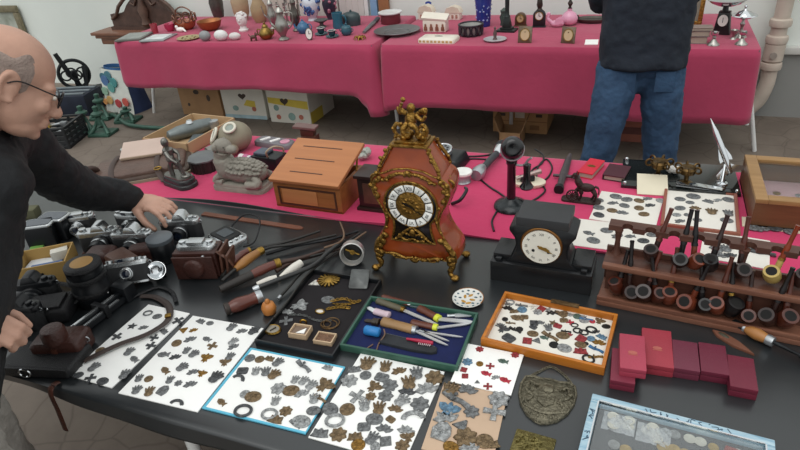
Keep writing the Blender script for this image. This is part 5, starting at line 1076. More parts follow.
# pipes: a bowl, a shank with a ring and a mouthpiece
CHAR = M('charred bowl', '#0c0a09', .8)
def make_pipe(label, bowl_m, stem_m, ring_m, L=.15, br=.0165, bh=.04, bent=0, tilt=1.15):
    """lies along +z: bowl at the foot opening towards -y and up, stem rising"""
    t = thing('tobacco_pipe', label, 'pipe', (0, 0, 0), 0, 'tobacco pipes in the rack')
    X = tr(0, 0, br) @ rot(tilt, 0, 0)
    m = MB(); m.lathe([(.001, -br*.5), (br*.75, -br*.35), (br, .004), (br*1.02, bh*.5), (br*.9, bh*.8), (br*.62, bh*.8), (br*.6, bh*.72)], 20, X); m.obj('bowl', bowl_m, t)
    m = MB(); m.lathe([(br*.62, bh*.801), (br*.55, bh*.55), (.001, bh*.5)], 18, X); m.obj('chamber', CHAR, t)
    m = MB(); m.tube(bez([(0, 0, br), (0, .002, L*.2), (0, .004+bent*.3, L*.42)], 5), [br*.62]*5+[.0062]*6, 12); m.obj('shank', bowl_m, t)
    m = MB(); m.lathe([(.007, 0), (.007, .006)], 14, frame((0, .004+bent*.3, L*.42), (0, .006+bent*.4, L*.5))); m.obj('ring', ring_m, t)
    m = MB(); m.tube(bez([(0, .0045+bent*.33, L*.45), (0, .008+bent*.6, L*.7), (0, .012+bent, L)], 5), [.006]*5+[.0045]*5+[.0052], 10); m.obj('mouthpiece', stem_m, t)
    return t
B1 = M('briar red brown', '#4f2418', .28, 0, .25, 30, coat=.3); B2 = M('briar dark', '#2c1915', .3, 0, .25, 30, coat=.3); B3 = M('black pipe', '#161415', .3, 0, .2); B4 = M('ruddy briar', '#6d3320', .28, 0, .25, 30, coat=.3); B5 = M('meerschaum yellow', '#b39a58', .45, 0, .12, 20); EB = M('ebonite', '#1a1414', .25, 0, .15); AM = M('amber stem', '#7d3116', .2, 0, .2)
front = [(615, 'dark red-brown briar', B1, EB), (628, 'near-black briar', B2, EB), (643, 'dark briar', B2, B1), (657, 'red-brown briar with a broad bowl', B1, EB), (668, 'ruddy briar with a pale bowl rim', B4, B1), (688, 'slim ruddy briar', B4, EB), (703, 'black', B3, EB), (716, 'small ruddy briar', B4, B1), (730, 'black wide-bowled', B3, EB), (748, 'plum-brown briar', B1, B2), (768, 'broad dark briar', B2, EB), (782, 'ruddy dark briar', B1, B1)]
Ri = Matrix.Translation(rack.location) @ rot(0, 0, rz)
def rackx(px, py, z): 
    q = Ri.inverted() @ G(px, py, T+z); return q.x
for i, (px, lab, bm_, sm) in enumerate(front):
    x = rackx(px, 296+(px-615)*.1, .03)
    p = make_pipe('%s pipe, %s from left in the rack\'s front row' % (lab, ORD[i]), bm_, sm, BRASS if i in (4, 8) else sm, L=.115+.012*((i*5) % 3), br=.0155+.0015*((i*7) % 3), tilt=.55+.2*((i*3) % 4))
    p.scale = (1.12, 1.12, 1.1); p.location = Ri @ V((x, .032, .0145)); p.rotation_euler = (-.2, .08*((i % 3)-1), rz+.28*((i*3) % 5-2))
back = [(650, 656, 'dark ribbed-stem briar', B2, B1), (678, 683, 'black straight', B3, B3), (693, 698, 'ruddy black-stemmed', B4, B3), (708, 716, 'black-bowled brown-stemmed', B3, B2), (738, 746, 'dark red long-stemmed', B2, B1), (770, 778, 'yellow-bowled amber-stemmed', B5, AM), (797, 800, 'dark brown', B2, B2)]
for i, (px, px2, lab, bm_, sm) in enumerate(back):
    x = rackx(px, 262+(px-650)*.1, .11)
    p = make_pipe('%s pipe, %s from left in the rack\'s back row' % (lab, ORD[i]), bm_, sm, GILT if i in (5,) else sm, L=.14, br=.0165, tilt=.6+.2*((i*2) % 3))
    p.scale = (1.15, 1.15, 1.08); p.location = Ri @ V((x, .08, .1005)); p.rotation_euler = (-.2, .06, rz+.25*((i*2) % 5-2))
# ---------------------------------------------------------------- red boxes
def redbox(label, tl, tr_, bl, h, hx, z=T, motif=None):
    c, w_, d_, r_ = flatrect((tl, tr_, bl), z+h); c.z = z
    t = thing('jewel_box', label, 'box', c, r_)
    mt = M('leatherette '+hx, hx, .5, 0, .07, 14, .15, 300)
    m = MB(); m.box(0, 0, 0, w_, d_, h*.55, bev=.0015); m.obj('base', mt, t); m = MB(); m.box(0, 0, h*.57, w_, d_, h*.43, bev=.0015); m.obj('lid', mt, t); m = MB(); m.box(0, 0, h*.5, w_*.985, d_*.985, h*.1); m.obj('seam', M('seam shadow red', '#4a1722', .6), t)
    if motif: m = MB(); m.prism(circ(.009, 16, 1.1, .6), h, h+.0006, tr(0, -.004)); m.box(0, -.011, h, .02, .002, .0006); m.obj('stamped_crest', M('stamped gilt', '#b5655a', .4, .3), t)
redbox('dull red box under the pinkish red one, next to the orange pin tray', (613.5, 348), (637, 351), (609, 380), .026, '#76273a')
redbox('pinkish red box with a stamped crest lying on the dull red box', (620.7, 333.4), (645.6, 336), (619, 367.6), .024, '#a23c4f', T+.0262, 1)
redbox('bright red box with a stamped crest, right of the stacked pinkish one', (643.5, 328), (672.7, 331), (641, 364), .028, '#97323f', T, 1)
redbox('dull maroon box, third from the right in the row of red boxes', (674, 340), (699, 342.5), (672, 368), .028, '#66283a')
redbox('maroon box, second from the right in the row of red boxes', (700, 342.5), (727, 345.5), (699.5, 371), .028, '#651f33')
redbox('maroon box at the right end of the row of red boxes', (729, 355), (755.5, 358.5), (728.5, 386), .028, '#681e31')
# wooden spatula and screwdriver
p, q = G(712, 331), G(754, 356); t = thing('wooden_spatula', 'brown wooden leaf-shaped spatula beside the screwdriver', 'spatula', p, math.atan2(q.y-p.y, q.x-p.x)); ln = (q-p).length
m = MB(); m.prism([(0, 0), (.02, .011), (.06, .013), (ln*.8, .006), (ln, .0), (ln*.8, -.006), (.06, -.012), (.02, -.011)], 0, .006, bev=.002); m.obj('blade', M('worn brown wood', '#6e4534', .5, 0, .2, 10), t); m = MB(); m.ball((.028, .002, .006), (.014, .006, .0025), 10, 6); m.obj('knot', M('green brown stain', '#3f3a2c', .5), t)
p, q = G(731, 327), G(806, 364); t = thing('screwdriver', 'screwdriver with a tan wooden handle and steel ferrule below the pipe rack', 'screwdriver', p, math.atan2(q.y-p.y, q.x-p.x)); ln = (q-p).length
X = tr(0, 0, .015) @ rot(0, PI/2)
MB().lathe([(.006, 0), (.01, .004), (.011, .02), (.008, .028)], 16, X).obj('butt', BLACKP, t); MB().lathe([(.01, .027), (.01, .032)], 16, X).obj('collar', STEEL, t); MB().lathe([(.008, .031), (.013, .045), (.0145, .06), (.012, .075), (.011, .08)], 18, X).obj('handle', M('tan turned wood', '#a5713f', .4, 0, .15, 10), t); MB().lathe([(.012, .079), (.013, .084), (.012, .095)], 18, X).obj('ferrule', STEEL, t); MB().lathe([(.005, .095), (.004, ln-.02), (.007, ln-.015), (.007, ln)], 10, X).obj('blade', IRON, t)
# ---------------------------------------------------------------- badges, cards, trays
def hand_outline(n=4, spread=1.0, w=1.0):
    o = [(-.45, -.9), (.45, -.9), (.6, -.2)]
    for i in range(n):
        a = (-.5+i/(n-1))*1.5*spread
        a = -a; c, s_ = math.cos(a+PI/2), math.sin(a+PI/2); r = .95-.1*abs(i-(n-1)/2)
        bx, by = .55*c*w, .1+.45*s_; nx, ny = -s_, c
        o += [(bx-nx*.16, by-ny*.16), (c*r*w-nx*.13, s_*r-ny*.13+.05), (c*r*w+nx*.1, s_*r+ny*.1+.05), (bx+nx*.14, by+ny*.14)]
    o += [(-.6, -.2)]
    return o
def star(n, r0, r1): return [((r1 if i % 2 else r0)*math.cos(PI*i/n+PI/2), (r1 if i % 2 else r0)*math.sin(PI*i/n+PI/2)) for i in range(2*n)]
def wob(r, f, amp, n=28, sx=1, sy=1, ph=0): return [(sx*(r+amp*math.sin(f*a+ph))*math.cos(a), sy*(r+amp*math.sin(f*a+ph))*math.sin(a)) for a in [2*PI*i/n for i in range(n)]]
eagle = [(0, 1), (.2, .75), (.15, .5), (.5, .75), (1, .6), (.9, .2), (.55, -.1), (.3, -.15), (.45, -.7), (.15, -.6), (0, -.95), (-.15, -.6), (-.45, -.7), (-.3, -.15), (-.55, -.1), (-.9, .2), (-1, .6), (-.5, .75), (-.15, .5), (-.2, .75)]
fish = [(-1, .1), (-.5, .5), (.2, .55), (.6, .25), (1, .5), (.9, 0), (1, -.45), (.55, -.2), (.1, -.5), (-.6, -.4)]
wing = [(-1, -.4), (-.7, .1), (-.9, .5), (-.4, .4), (-.3, .8), (.1, .5), (.4, .8), (.6, .4), (1, .6), (.9, .1), (.5, -.3), (.1, -.2), (-.3, -.6)]
cresc = [(math.cos(a), .85*math.sin(a)) for a in [.2+i*(PI-.2)/10 for i in range(11)]]+[(.62*math.cos(a), .55*math.sin(a)-.1) for a in [PI-i*(PI-.3)/10 for i in range(11)]]
cross = [(-.28, -1), (.28, -1), (.22, -.25), (1, -.3), (1, .3), (.22, .25), (.28, 1), (-.28, 1), (-.22, .25), (-1, .3), (-1, -.3), (-.22, -.25)]
hat = [(-1, -.4), (-.6, -.45), (0, -.5), (.6, -.45), (1, -.35), (.8, 0), (.75, .6), (.3, .45), (0, .75), (-.3, .45), (-.75, .6), (-.8, 0)]
def relief(m, out, n, seed, zt=.2):
    r = random.Random(seed)
    for i in range(n):
        a = r.uniform(0, 2*PI); q = r.uniform(.1, .55); m.ball((q*math.cos(a), q*math.sin(a), zt), (r.uniform(.1, .24), r.uniform(.08, .18), .12), 7, 5, rot(0, 0, r.uniform(0, 3)))
SHP = {}
def shape(k, out, n, seed, ring=None, word='', hgt=.2):
    m = MB()
    if out: m.prism(out, 0, hgt, bev=.08); relief(m, out, n, seed, hgt)
    if ring: m.torus((0, 0, .14), ring, .16, None, 22, 7, sx=1.1, sy=.9)
    SHP[k] = (m, word)
def plume(k, n, word):
    m = MB(); m.ball((0, -.45, .12), (.62, .5, .2), 10, 6)
    for i in range(n):
        a = (i/(n-1)-.5)*(1.5 if n < 5 else 2.0); m.tube([(.3*math.sin(a), -.4, .12), (.62*math.sin(a), .15, .18), (.95*math.sin(a), .98*math.cos(a)-.05, .1)], [.2, .19, .1], 6)
    m.ball((0, -.5, .25), (.3, .22, .14), 8, 5); SHP[k] = (m, word)
plume('h', 4, 'plumed'); plume('H', 5, 'spread-feathered'); shape('o', circ(1, 22, .95, .75), 4, 3, word='oval'); shape('d', circ(.85, 22), 4, 4, word='round'); shape('f', wob(.8, 7, .12), 5, 5, word='rosette'); shape('e', eagle, 5, 6, word='eagle-shaped'); shape('i', fish, 4, 7, word='fish-shaped'); shape('w', wing, 5, 8, word='winged'); shape('c', cresc, 0, 9, word='crescent'); shape('x', cross, 3, 10, word='cross-shaped'); shape('s', star(5, 1, .45), 2, 11, word='star-shaped'); shape('p', rrect(1.5, 1.2, .3), 4, 12, word='plaque-shaped'); shape('t', [(-.9, -.6), (.9, -.6), (.1, .8), (-.1, .8)], 2, 13, word='triangular'); shape('a', hat, 4, 14, word='crown-shaped'); shape('g', None, 0, 15, ring=.75, word='ring-shaped'); shape('b', [(-1, -.15), (-.3, -.25), (.4, -.12), (1, -.3), (1, .1), (.4, .18), (-.3, .1), (-1, .3)], 2, 16, word='bar-shaped'); shape('k', [(-.7, -.8), (.5, -.9), (.75, -.2), (.6, .5), (.1, .95), (-.5, .75), (-.85, .1)], 5, 17, word='head-shaped'); shape('q', rrect(1.6, 1.6, .1), 2, 18, word='square'); shape('.', circ(.5, 10), 0, 19, word='tiny round')
BM = {}
def bmat(c):
    if c not in BM:
        hx, mt, wd = {'g': ('#747677', .55, 'grey'), 'n': ('#77644b', .5, 'bronze'), 'd': ('#505254', .5, 'dark'), 's': ('#999b9b', .55, 'silvery'), 'y': ('#8c6a34', .7, 'brass'), 'r': ('#a92c3b', .0, 'red'), 'u': ('#5d7c93', .1, 'blue'), 'k': ('#232323', .3, 'black'), 'v': ('#4e6358', .1, 'green'), 'l': ('#8b2f33', .0, 'dark red'), 'm': ('#33648f', 0., 'bright blue'), 'w': ('#cfccc4', .2, 'whitish')}[c]
        BM[c] = (M('badge metal '+c, hx, .42, mt, .55, 3.5, .5, 6), wd)
    return BM[c]
_meshc = {}
def badge_mesh(k, c):
    if (k, c) not in _meshc: _meshc[(k, c)] = SHP[k][0].mesh('badge', bmat(c)[0], 40)
    return _meshc[(k, c)]
def badges(items, z, where, group, noun='badge', seed=1, size=.011, pitch=.026, ax=None, rect=None):
    """items: (photo x, photo y, shape, colour, size factor)"""
    r = random.Random(seed); L_ = []
    for it in items:
        x, y, k, c = it[:4]; f = it[4] if len(it) > 4 else 1
        p = G(x, y, z)
        if rect:
            c0, w_, d_, r0 = rect; q = Matrix.Rotation(-r0, 3, 'Z') @ (p-c0); e_ = size*1.2*f; q.x = max(-w_/2+e_, min(w_/2-e_, q.x)); q.y = max(-d_/2+e_, min(d_/2-e_, q.y)); p = c0+Matrix.Rotation(r0, 3, 'Z') @ q; p.z = z
        L_.append((p, k, c, f))
    ca, sa = math.cos(ax or 0), math.sin(ax or 0)
    vv = [(-p.x*sa+p.y*ca) for p, *_ in L_]; top = max(vv)
    rows = {}
    for i, v in enumerate(vv): rows.setdefault(int((top-v)/pitch), []).append(i)
    for ri, key in enumerate(sorted(rows)):
        ids = sorted(rows[key], key=lambda i: L_[i][0].x*ca+L_[i][0].y*sa)
        for ci, i in enumerate(ids):
            p, k, c, f = L_[i]
            o = bpy.data.objects.new(noun, badge_mesh(k, c)); COL.objects.link(o)
            o.location = p; s_ = size*f*1.28; o.scale = (s_, s_, s_*.85); o.rotation_euler = (0, 0, (ax or 0)+r.uniform(-.5, .5))
            lab = '%s %s %s, %s in %s row from back, %s' % (bmat(c)[1], SHP[k][1], noun, ORD[min(ci, 14)], ORD[min(ri, 14)], where)
            tag(o, lab, noun, group)
def card(label, tl, tr_, bl, mat=None, h=.0035, z=T, name='badge_card', cat='card'):
    c, w_, d_, r_ = flatrect((tl, tr_, bl), z); o = MB().box(0, 0, 0, w_, d_, h, bev=.0008).obj(name, mat or PAPER, loc=c, rz=r_)
    tag(o, label, cat); return o, c, w_, d_, r_
def zpts(s, ox, oy, k):
    """'x,y,shape,colour[,size];...' in a k-times enlargement whose corner sits at ox, oy of the photo"""
    o = []
    for q in s.split(';'):
        a = q.strip().split(','); o.append((ox+float(a[0])/k, oy+float(a[1])/k, a[2], a[3])+((float(a[4]),) if len(a) > 4 else ()))
    return o
o, c, w_, d_, r_ = card('white card of dark badges nearest the old man, crossed by a leather strap', (149.5, 306), (192, 314), (65, 376))
badges(zpts('360,55,g,g,1;398,68,o,g,1;295,108,s,d;340,115,w,g,.9;233,150,x,d;165,207,d,n;283,212,h,g,1.2;303,243,i,g,1.1;372,187,x,d;425,130,a,g;483,85,x,d,1.1;385,155,x,d,.9;140,275,h,g,1.25;125,320,x,d;175,333,o,d,1.15;75,308,o,d;265,305,h,g,1.3;70,275,h,d', 60, 300, 4.09), T+.0036, 'card nearest the old man', 'badges on the card nearest the old man', seed=2, ax=r_)
o, c, w_, d_, r_ = card('white badge card between the leftmost card and the blue-edged card', (193, 316), (263, 329.5), (120, 393.5))
badges(zpts('422,95,a,g;450,100,o,g,.8;515,112,h,g,1.2;545,125,w,g;580,125,H,d,1.1;372,120,t,y;400,122,w,y,.8;390,150,w,g,1.1;440,148,i,g;350,160,d,n,1.1;310,195,i,g,1.2;345,203,w,d;380,182,h,g;402,192,H,g,1.1;438,205,e,y,1.2;457,168,x,n;520,155,h,s,1.1;520,172,w,g;510,200,h,g,1.1;495,218,e,n,1.1;315,242,i,n,1.1;367,232,H,g,1.2;398,248,w,g;425,252,e,y,.9;330,270,h,g;390,285,w,g,1.1;355,280,f,g,.8;237,265,h,g;266,267,d,n,.9;230,300,H,g,1.1;268,305,h,n,1.2;310,302,k,g,1.2;348,344,c,d,1.3;468,262,H,d,1.5;585,118,w,d', 60, 290, 3), T+.0036, 'card left of blue-edged', 'badges on the white card left of the blue-edged one', seed=3, ax=r_)
BLUE = M('sky blue board edge', '#5fb4cf', .6, 0, .08, 10)
o, c, w_, d_, r_ = card('white badge card with a sky blue border at the front edge of the table', (251, 349.3), (346.5, 367.4), (201, 409.7), BLUE, h=.004)
o2 = MB().box(.003, -.001, .004, w_-.011, d_-.012, .0008).obj('white_sheet', PAPER, o); o2['label'] = 'white paper face'
badges(zpts('245,75,d,g,1.1;285,80,d,n;325,78,a,n;360,92,h,g,1.2;215,127,p,d,1.3;195,162,c,d,1.3;270,128,h,s,1.1;310,130,h,g,1.2;345,142,H,n,1.3;465,108,b,g,1.9;563,115,a,s,1;430,163,h,s,1;465,168,h,s,1.1;497,185,H,s,1.2;362,200,f,s,1.5;413,208,o,n,1.5;457,222,w,s,1.2;550,188,e,n,1.7;508,240,h,s,1.2;532,240,b,n,1.3;505,290,o,g,1.2;225,222,d,s,1;258,233,o,n,1.5;128,255,i,n,1;218,292,g,d,1.6;350,250,h,s,1.1;325,305,g,s,1.4;392,292,f,n,1.2;350,328,a,n,1.3;455,335,o,s,1.6;430,345,b,g,1.2', 190, 340, 4.09), T+.0049, 'blue-edged card', 'badges on the blue-edged card', seed=4, ax=r_)
o, c, w_, d_, r_ = card('large white badge card in front of the green knife tray', (361.8, 355.6), (446.7, 372.2), (306, 439))
badges(zpts('303,62,H,n,1.8;385,75,h,n,1.5;445,98,w,n,1.3;525,105,h,g,1.6;605,125,f,n,1.9;243,90,a,g,1.3;295,115,d,g,1.2;368,125,p,g,1.6;222,140,f,s,1.7;332,168,e,n,1.4;405,160,f,g,1.6;490,148,h,n,1.8;480,190,w,d,1.4;570,180,w,s,1.9;258,210,x,s,1.5;318,210,f,n,1.1;385,208,f,g,1.5;460,228,H,s,1.5;540,245,f,g,1.8;290,250,h,s,1.4;355,262,h,n,1.5;427,268,w,n,1.2;213,268,d,n,1.5;137,268,o,g,1.6;157,320,g,s,1.7;335,312,o,g,1.5;408,313,p,n,1;510,312,c,s,2;288,347,p,g,1.4;378,358,w,g,1.3;90,378,a,g,1.5;173,382,f,n,1.6;248,392,a,n,1.3;325,398,h,g,1.4;385,412,q,g,1.1;475,365,w,s,1.3;485,395,e,n,1.2;262,428,d,y,1.3;460,432,f,n,1.3;340,435,k,s,1', 300, 350, 4.5), T+.0036, 'large white card', 'badges on the large white card before the knife tray', seed=5, size=.0105, ax=r_)
o, c, w_, d_, r_ = card('small white card of red and grey pins touching the green knife tray', (466.7, 343.7), (523.2, 355.9), (451, 382), h=.003, z=T+.0037)
badges(zpts('285,38,f,l,.8;430,62,f,l,.8;235,90,f,u,1;285,98,d,y,.7;328,107,x,l,.7;380,88,i,v,.9;220,122,q,l,.65;225,148,q,l,.65;310,138,i,r,.9;350,155,w,s,.7;387,165,i,r,.95;275,172,t,g,.5;318,190,x,l,.7', 410, 340, 4.09), T+.0068, 'small white card', 'pins on the small white card', 'pin', seed=6, ax=r_)
o, c, w_, d_, r_ = card('beige cardboard sheet of badges below the small white pin card', (444, 384), (507.8, 395), (421, 450), M('beige card', '#c0a58c', .75, 0, .06, 8), h=.0035)
badges(zpts('165,203,H,n,1.7;232,207,w,g,1.6;190,245,b,g,2.6;363,243,f,s,1.9;345,295,x,s,1.7;155,290,e,u,1.8;145,322,w,s,1.8;252,295,f,g,1.4;213,350,t,g,1.4;132,375,k,s,1.9;228,400,f,n,2;305,415,d,n,1.5;168,440,o,y,1.3;240,445,w,s,1.4;335,430,a,n,1.2', 410, 340, 4.09), T+.0036, 'beige sheet', 'badges on the beige sheet', seed=7, ax=r_)
# cards and coins behind the rack
def tr_card(*a, **k): return card(*a, z=TM, **k)
o, c, w_, d_, r_ = tr_card('white card of grey badges between the iron horse and the red-framed card', (602, 192), (664, 200), (588, 219.5), h=.003, mat=M('off white card', '#dcd8cf', .7, 0, .03))
badges(zpts('240,288,o,g;310,273,o,g,1.2;355,285,o,g,1.1;405,290,o,n,1;440,283,w,g,.9;495,290,o,s,1;297,300,i,g,1;240,318,o,g,1.1;345,310,o,g,1;405,320,d,n,1;450,310,w,d,.9;240,348,o,d,1.1;295,330,o,n,1;335,340,w,g,1;425,345,o,n,1', 540, 130, 4.09), TM+.0031, 'card by iron horse', 'badges on the card beside the iron horse', seed=8, size=.014, pitch=.035, ax=r_)
o, c, w_, d_, r_ = tr_card('blank cream card leaning on the front edge of the black glass base', (637, 181), (667, 182), (636, 195), h=.003, mat=M('cream card', '#d8cfb8', .7, 0, .03))
o.rotation_euler = (math.atan2(.0165, d_*.6), 0, r_); o.location.z += .0135
c2, w_, d_, r_ = flatrect(((669, 190.5), (741, 195), (655, 228)), TM); t = thing('framed_card', 'red-brown framed white card of grey medals between the badge card and the display case', 'frame', c2, r_)
m = MB()
for (x, y, sx, sy) in ((0, d_/2-.005, w_, .01), (0, -d_/2+.005, w_, .01), (-w_/2+.005, 0, .01, d_-.02), (w_/2-.005, 0, .01, d_-.02)): m.box(x, y, 0, sx, sy, .012, bev=.002)
m.obj('frame', M('red brown frame', '#8a5140', .5, 0, .12, 8), t); MB().box(0, 0, 0, w_-.02, d_-.02, .005).obj('card', M('off white card', '#dcd8cf'), t)
badges(zpts('300,88,o,g;340,80,o,g,1.3;385,95,a,g;445,90,o,g,1.1;300,115,o,g,1;345,115,w,n,.9;395,125,H,n,1.2;445,130,h,g,1.2;290,135,o,s,.8;352,150,o,g,.8;300,155,w,g,.9;440,152,o,g,1.1;330,98,o,g,.8;415,92,w,s,.8;320,135,.,g,1', 580, 170, 3), TM+.0051, 'red-brown frame', 'medals in the red-brown frame', 'medal', seed=9, size=.014, pitch=.035, ax=r_)
o, c, w_, d_, r_ = tr_card('white medal card behind the left end of the pipe rack', (577, 220), (660, 228), (567, 246), h=.003, mat=M('off white card', '#dcd8cf'))
badges(zpts('25,190,i,g,1;40,212,o,g,1.2;80,182,o,g,1.1;112,200,w,g,1;180,185,o,n,1;190,213,o,d,1;150,200,i,g,.9;215,195,o,g,.9', 580, 170, 3), TM+.0031, 'card behind rack left', 'medals behind the left end of the rack', 'medal', seed=10, size=.014, pitch=.03, ax=r_)
o, c, w_, d_, r_ = tr_card('white medal card behind the middle of the pipe rack', (706, 232), (772, 241), (697, 258), h=.003, mat=M('off white card', '#dcd8cf'))
badges(zpts('410,238,H,g,1.2;440,236,H,g,1.2;520,237,b,g,2.4;548,250,b,d,1.8;420,258,w,g,1;500,222,b,d,1.5;450,258,w,d,1', 580, 170, 3), TM+.0031, 'card behind rack middle', 'medals behind the middle of the rack', 'medal', seed=11, size=.014, pitch=.03, ax=r_)
o, c, w_, d_, r_ = tr_card('beige medal card lying in front of the glazed display case', (743, 219), (806, 224), (741, 228), h=.003, mat=M('beige card 2', '#cbbfa8', .7, 0, .05))
badges(zpts('520,174,o,g,1.2;550,180,w,g,1.1;585,176,o,d,1.2;630,186,o,g,1.1', 580, 170, 3), TM+.0031, 'card by display case', 'medals by the display case', 'medal', seed=12, size=.014, pitch=.05, ax=r_)
# ---------------------------------------------------------------- shallow trays
def tray(label, tl, tr_, bl, h, rim, mat, floor_mat, name='tray'):
    c, w_, d_, r_ = flatrect((tl, tr_, bl), T+h); c.z = T; t = thing(name, label, 'tray', c, r_)
    m = MB()
    for (x, y, sx, sy) in ((0, d_/2-rim/2, w_, rim), (0, -d_/2+rim/2, w_, rim), (-w_/2+rim/2, 0, rim, d_-2*rim+.001), (w_/2-rim/2, 0, rim, d_-2*rim+.001)): m.box(x, y, 0, sx, sy, h, bev=min(.002, rim*.3))
    m.obj('rim', mat, t); MB().box(0, 0, .0, w_-2*rim, d_-2*rim, .006).obj('lining', floor_mat, t)
    return t, c, w_, d_, r_
ZF = T+.0062
t, c, w_, d_, r_ = tray('black tray of jewellery and medals left of the green knife tray', (311, 268), (379, 280), (257, 339), .02, .005, M('black tray edge', '#16181b', .35, 0, .2), M('dark plum velvet', '#171316', .9, 0, .2, 30))
def flat(name, label, cat, px, py, k, c_, s_, rz=0, z=ZF, group=None):
    o = bpy.data.objects.new(name, badge_mesh(k, c_)); COL.objects.link(o); o.location = G(px, py, z); o.scale = (s_, s_, s_*.7); o.rotation_euler = (0, 0, rz); return tag(o, label, cat, group)
def wood_box(label, px, py, w_, d_, h_, rz, inner, extra):
    t = thing('trinket_box', label, 'box', G(px, py, ZF), rz); BW = M('pale wood', '#c3a98a', .55, 0, .1, 20)
    m = MB(); m.box(0, 0, 0, w_, d_, .003)
    for s in (-1, 1): m.box(s*(w_/2-.0015), 0, 0, .003, d_, h_); m.box(0, s*(d_/2-.0015), 0, w_-.006, .003, h_)
    m.obj('body', BW, t); MB().box(0, 0, .003, w_-.007, d_-.007, h_*.45).obj('filling', inner, t)
    if extra: m = MB(); m.prism([(-.008, -.01), (.014, -.008), (.012, .012)], h_*.45+.003, h_*.5+.004); m.obj('paper_corner', PAPER, t)
wood_box('pale wooden box with a white paper corner at the front of the black tray', 301, 334, .05, .04, .016, r_+.05, M('grey brown filling', '#7d6a5b', .8), 1)
wood_box('pale wooden box of brown beads at the front right corner of the black tray', 325.5, 340.5, .05, .036, .012, r_+.05, M('brown beads', '#7d5d47', .6, 0, .4, 200, .8, 300), 0)
t2 = thing('locket', 'large oval brass locket with a dull face, front left in the black tray', 'locket', G(273, 331, ZF), r_); MB().lathe([(.001, 0), (.018, 0), (.021, .004), (.019, .008), (.016, .007)], 28, sx=1.1, sy=.9).obj('case', BRASS, t2); MB().lathe([(.0165, .0072), (.001, .0078)], 26, sx=1.1, sy=.9).obj('face', M('locket face', '#8c8578', .3, .3, .15, 40), t2); m = MB(); m.box(.003, 0, .0078, .003, .018, .002, rot(0, 0, -.5)); m.obj('pin', M('dark pin', '#3a3631', .4, .5), t2)
flat('dragon_brooch', 'blue-white dragon-shaped brooch at the left side of the black tray', 'brooch', 299, 306, 'e', 's', .026, r_-.9); flat('dragon_brooch', 'pale curled brooch end lying below the blue-white dragon brooch', 'brooch', 287, 312.5, 'w', 's', .017, r_-.3)
flat('spur', 'dull grey spiked ornament beside the brass locket', 'ornament', 286, 321, 'x', 'g', .018, .5)
flat('oval_medal', 'large grey oval medal in the middle of the black tray', 'medal', 328, 300, 'o', 'g', .021, r_); flat('red_pendant', 'triangular white and red pendant behind the dragon brooch', 'pendant', 315, 283, 't', 'w', .018, .2); o = flat('red_stone', 'small red stone on the triangular pendant', 'stone', 318, 281, '.', 'l', .009, 0, ZF+.003)
t2 = thing('starburst_medal', 'brass starburst medal at the back of the black tray', 'medal', G(329, 281, ZF), .1); t2.scale = (1.2, 1.2, 1.2)
m = MB()
for i in range(16): a_ = 2*PI*i/16; m.box(.017*math.cos(a_), .017*math.sin(a_), .002, .02, .0045, .003, tr(.017*math.cos(a_), .017*math.sin(a_)) @ rot(0, 0, a_) @ tr(-.017*math.cos(a_), -.017*math.sin(a_)))
m.obj('rays', BRASS, t2); MB().lathe([(.012, 0), (.012, .005), (.006, .008), (.001, .008)], 18).obj('boss', BRASS, t2)
def chain(label, px, py, n, pts, r=.004, w=.0011, mat=BRASS, name='chain'):
    P = bez([V((x, y, 0)) for x, y in pts], 10); m = MB(); S_ = [0]
    for a, b in zip(P, P[1:]): S_.append(S_[-1]+(b-a).length)
    for i in range(n):
        s_ = S_[-1]*i/(n-1); k = max(j for j in range(len(S_)) if S_[j] <= s_+1e-9); k = min(k, len(P)-2); d = P[k+1]-P[k]
        m.torus((P[k].x, P[k].y, .003+(i % 2)*.001), r, w, rot((i % 2)*.9, 0, math.atan2(d.y, d.x)), 10, 5, sx=1.3, sy=.8)
    o = m.obj(name, mat, loc=G(px, py, ZF), rz=r_); return tag(o, label, 'chain')
chain('tangled brass chain with bars at the right side of the black tray', 346, 303, 26, [(-.04, -.005), (-.01, .012), (.02, .006), (.035, .014), (.01, -.006), (-.03, -.016)])
chain('short brass chain below the tangled one in the black tray', 338, 309, 14, [(-.025, -.01), (0, .004), (.03, .008)])
o = MB(); o.torus((0, 0, .002), .02, .0018, None, 26, 6, sx=1.1, sy=.9); o.torus((.006, .004, .005), .018, .0015, rot(.12, 0, .4), 26, 6, sx=1.15); o.torus((-.006, -.004, .0055), .013, .0015, rot(-.1, .1, 0), 22, 6); tag(o.obj('bangle', BRONZE, loc=G(329, 325, ZF), rz=r_), 'tangle of thin bronze bangles behind the box of beads', 'bangle')
o = MB(); o.torus((0, 0, .0105), .008, .0025, rot(PI/2, 0, .3), 20, 8); tag(o.obj('ring', M('gold ring', '#b08a3c', .25, 1, .1), loc=G(304, 325.5, ZF)), 'upright gold ring behind the white-cornered wooden box', 'ring')
t2 = thing('cameo', 'small white oval cameo in a brass mount in the middle of the black tray', 'cameo', G(320, 312, ZF), r_); m = MB(); m.torus((0, 0, .002), .01, .002, None, 20, 6, sx=1.2, sy=.8); m.obj('mount', BRASS, t2); MB().ball((0, 0, .0025), (.0105, .007, .0022), 14, 8).obj('stone', M('white stone', '#d3cec6', .3), t2)
chain('fine grey chain across the front of the black tray', 310, 319, 22, [(-.06, .0), (-.02, .006), (.02, -.004), (.06, .004)], r=.0028, w=.0008, mat=PEWTER)
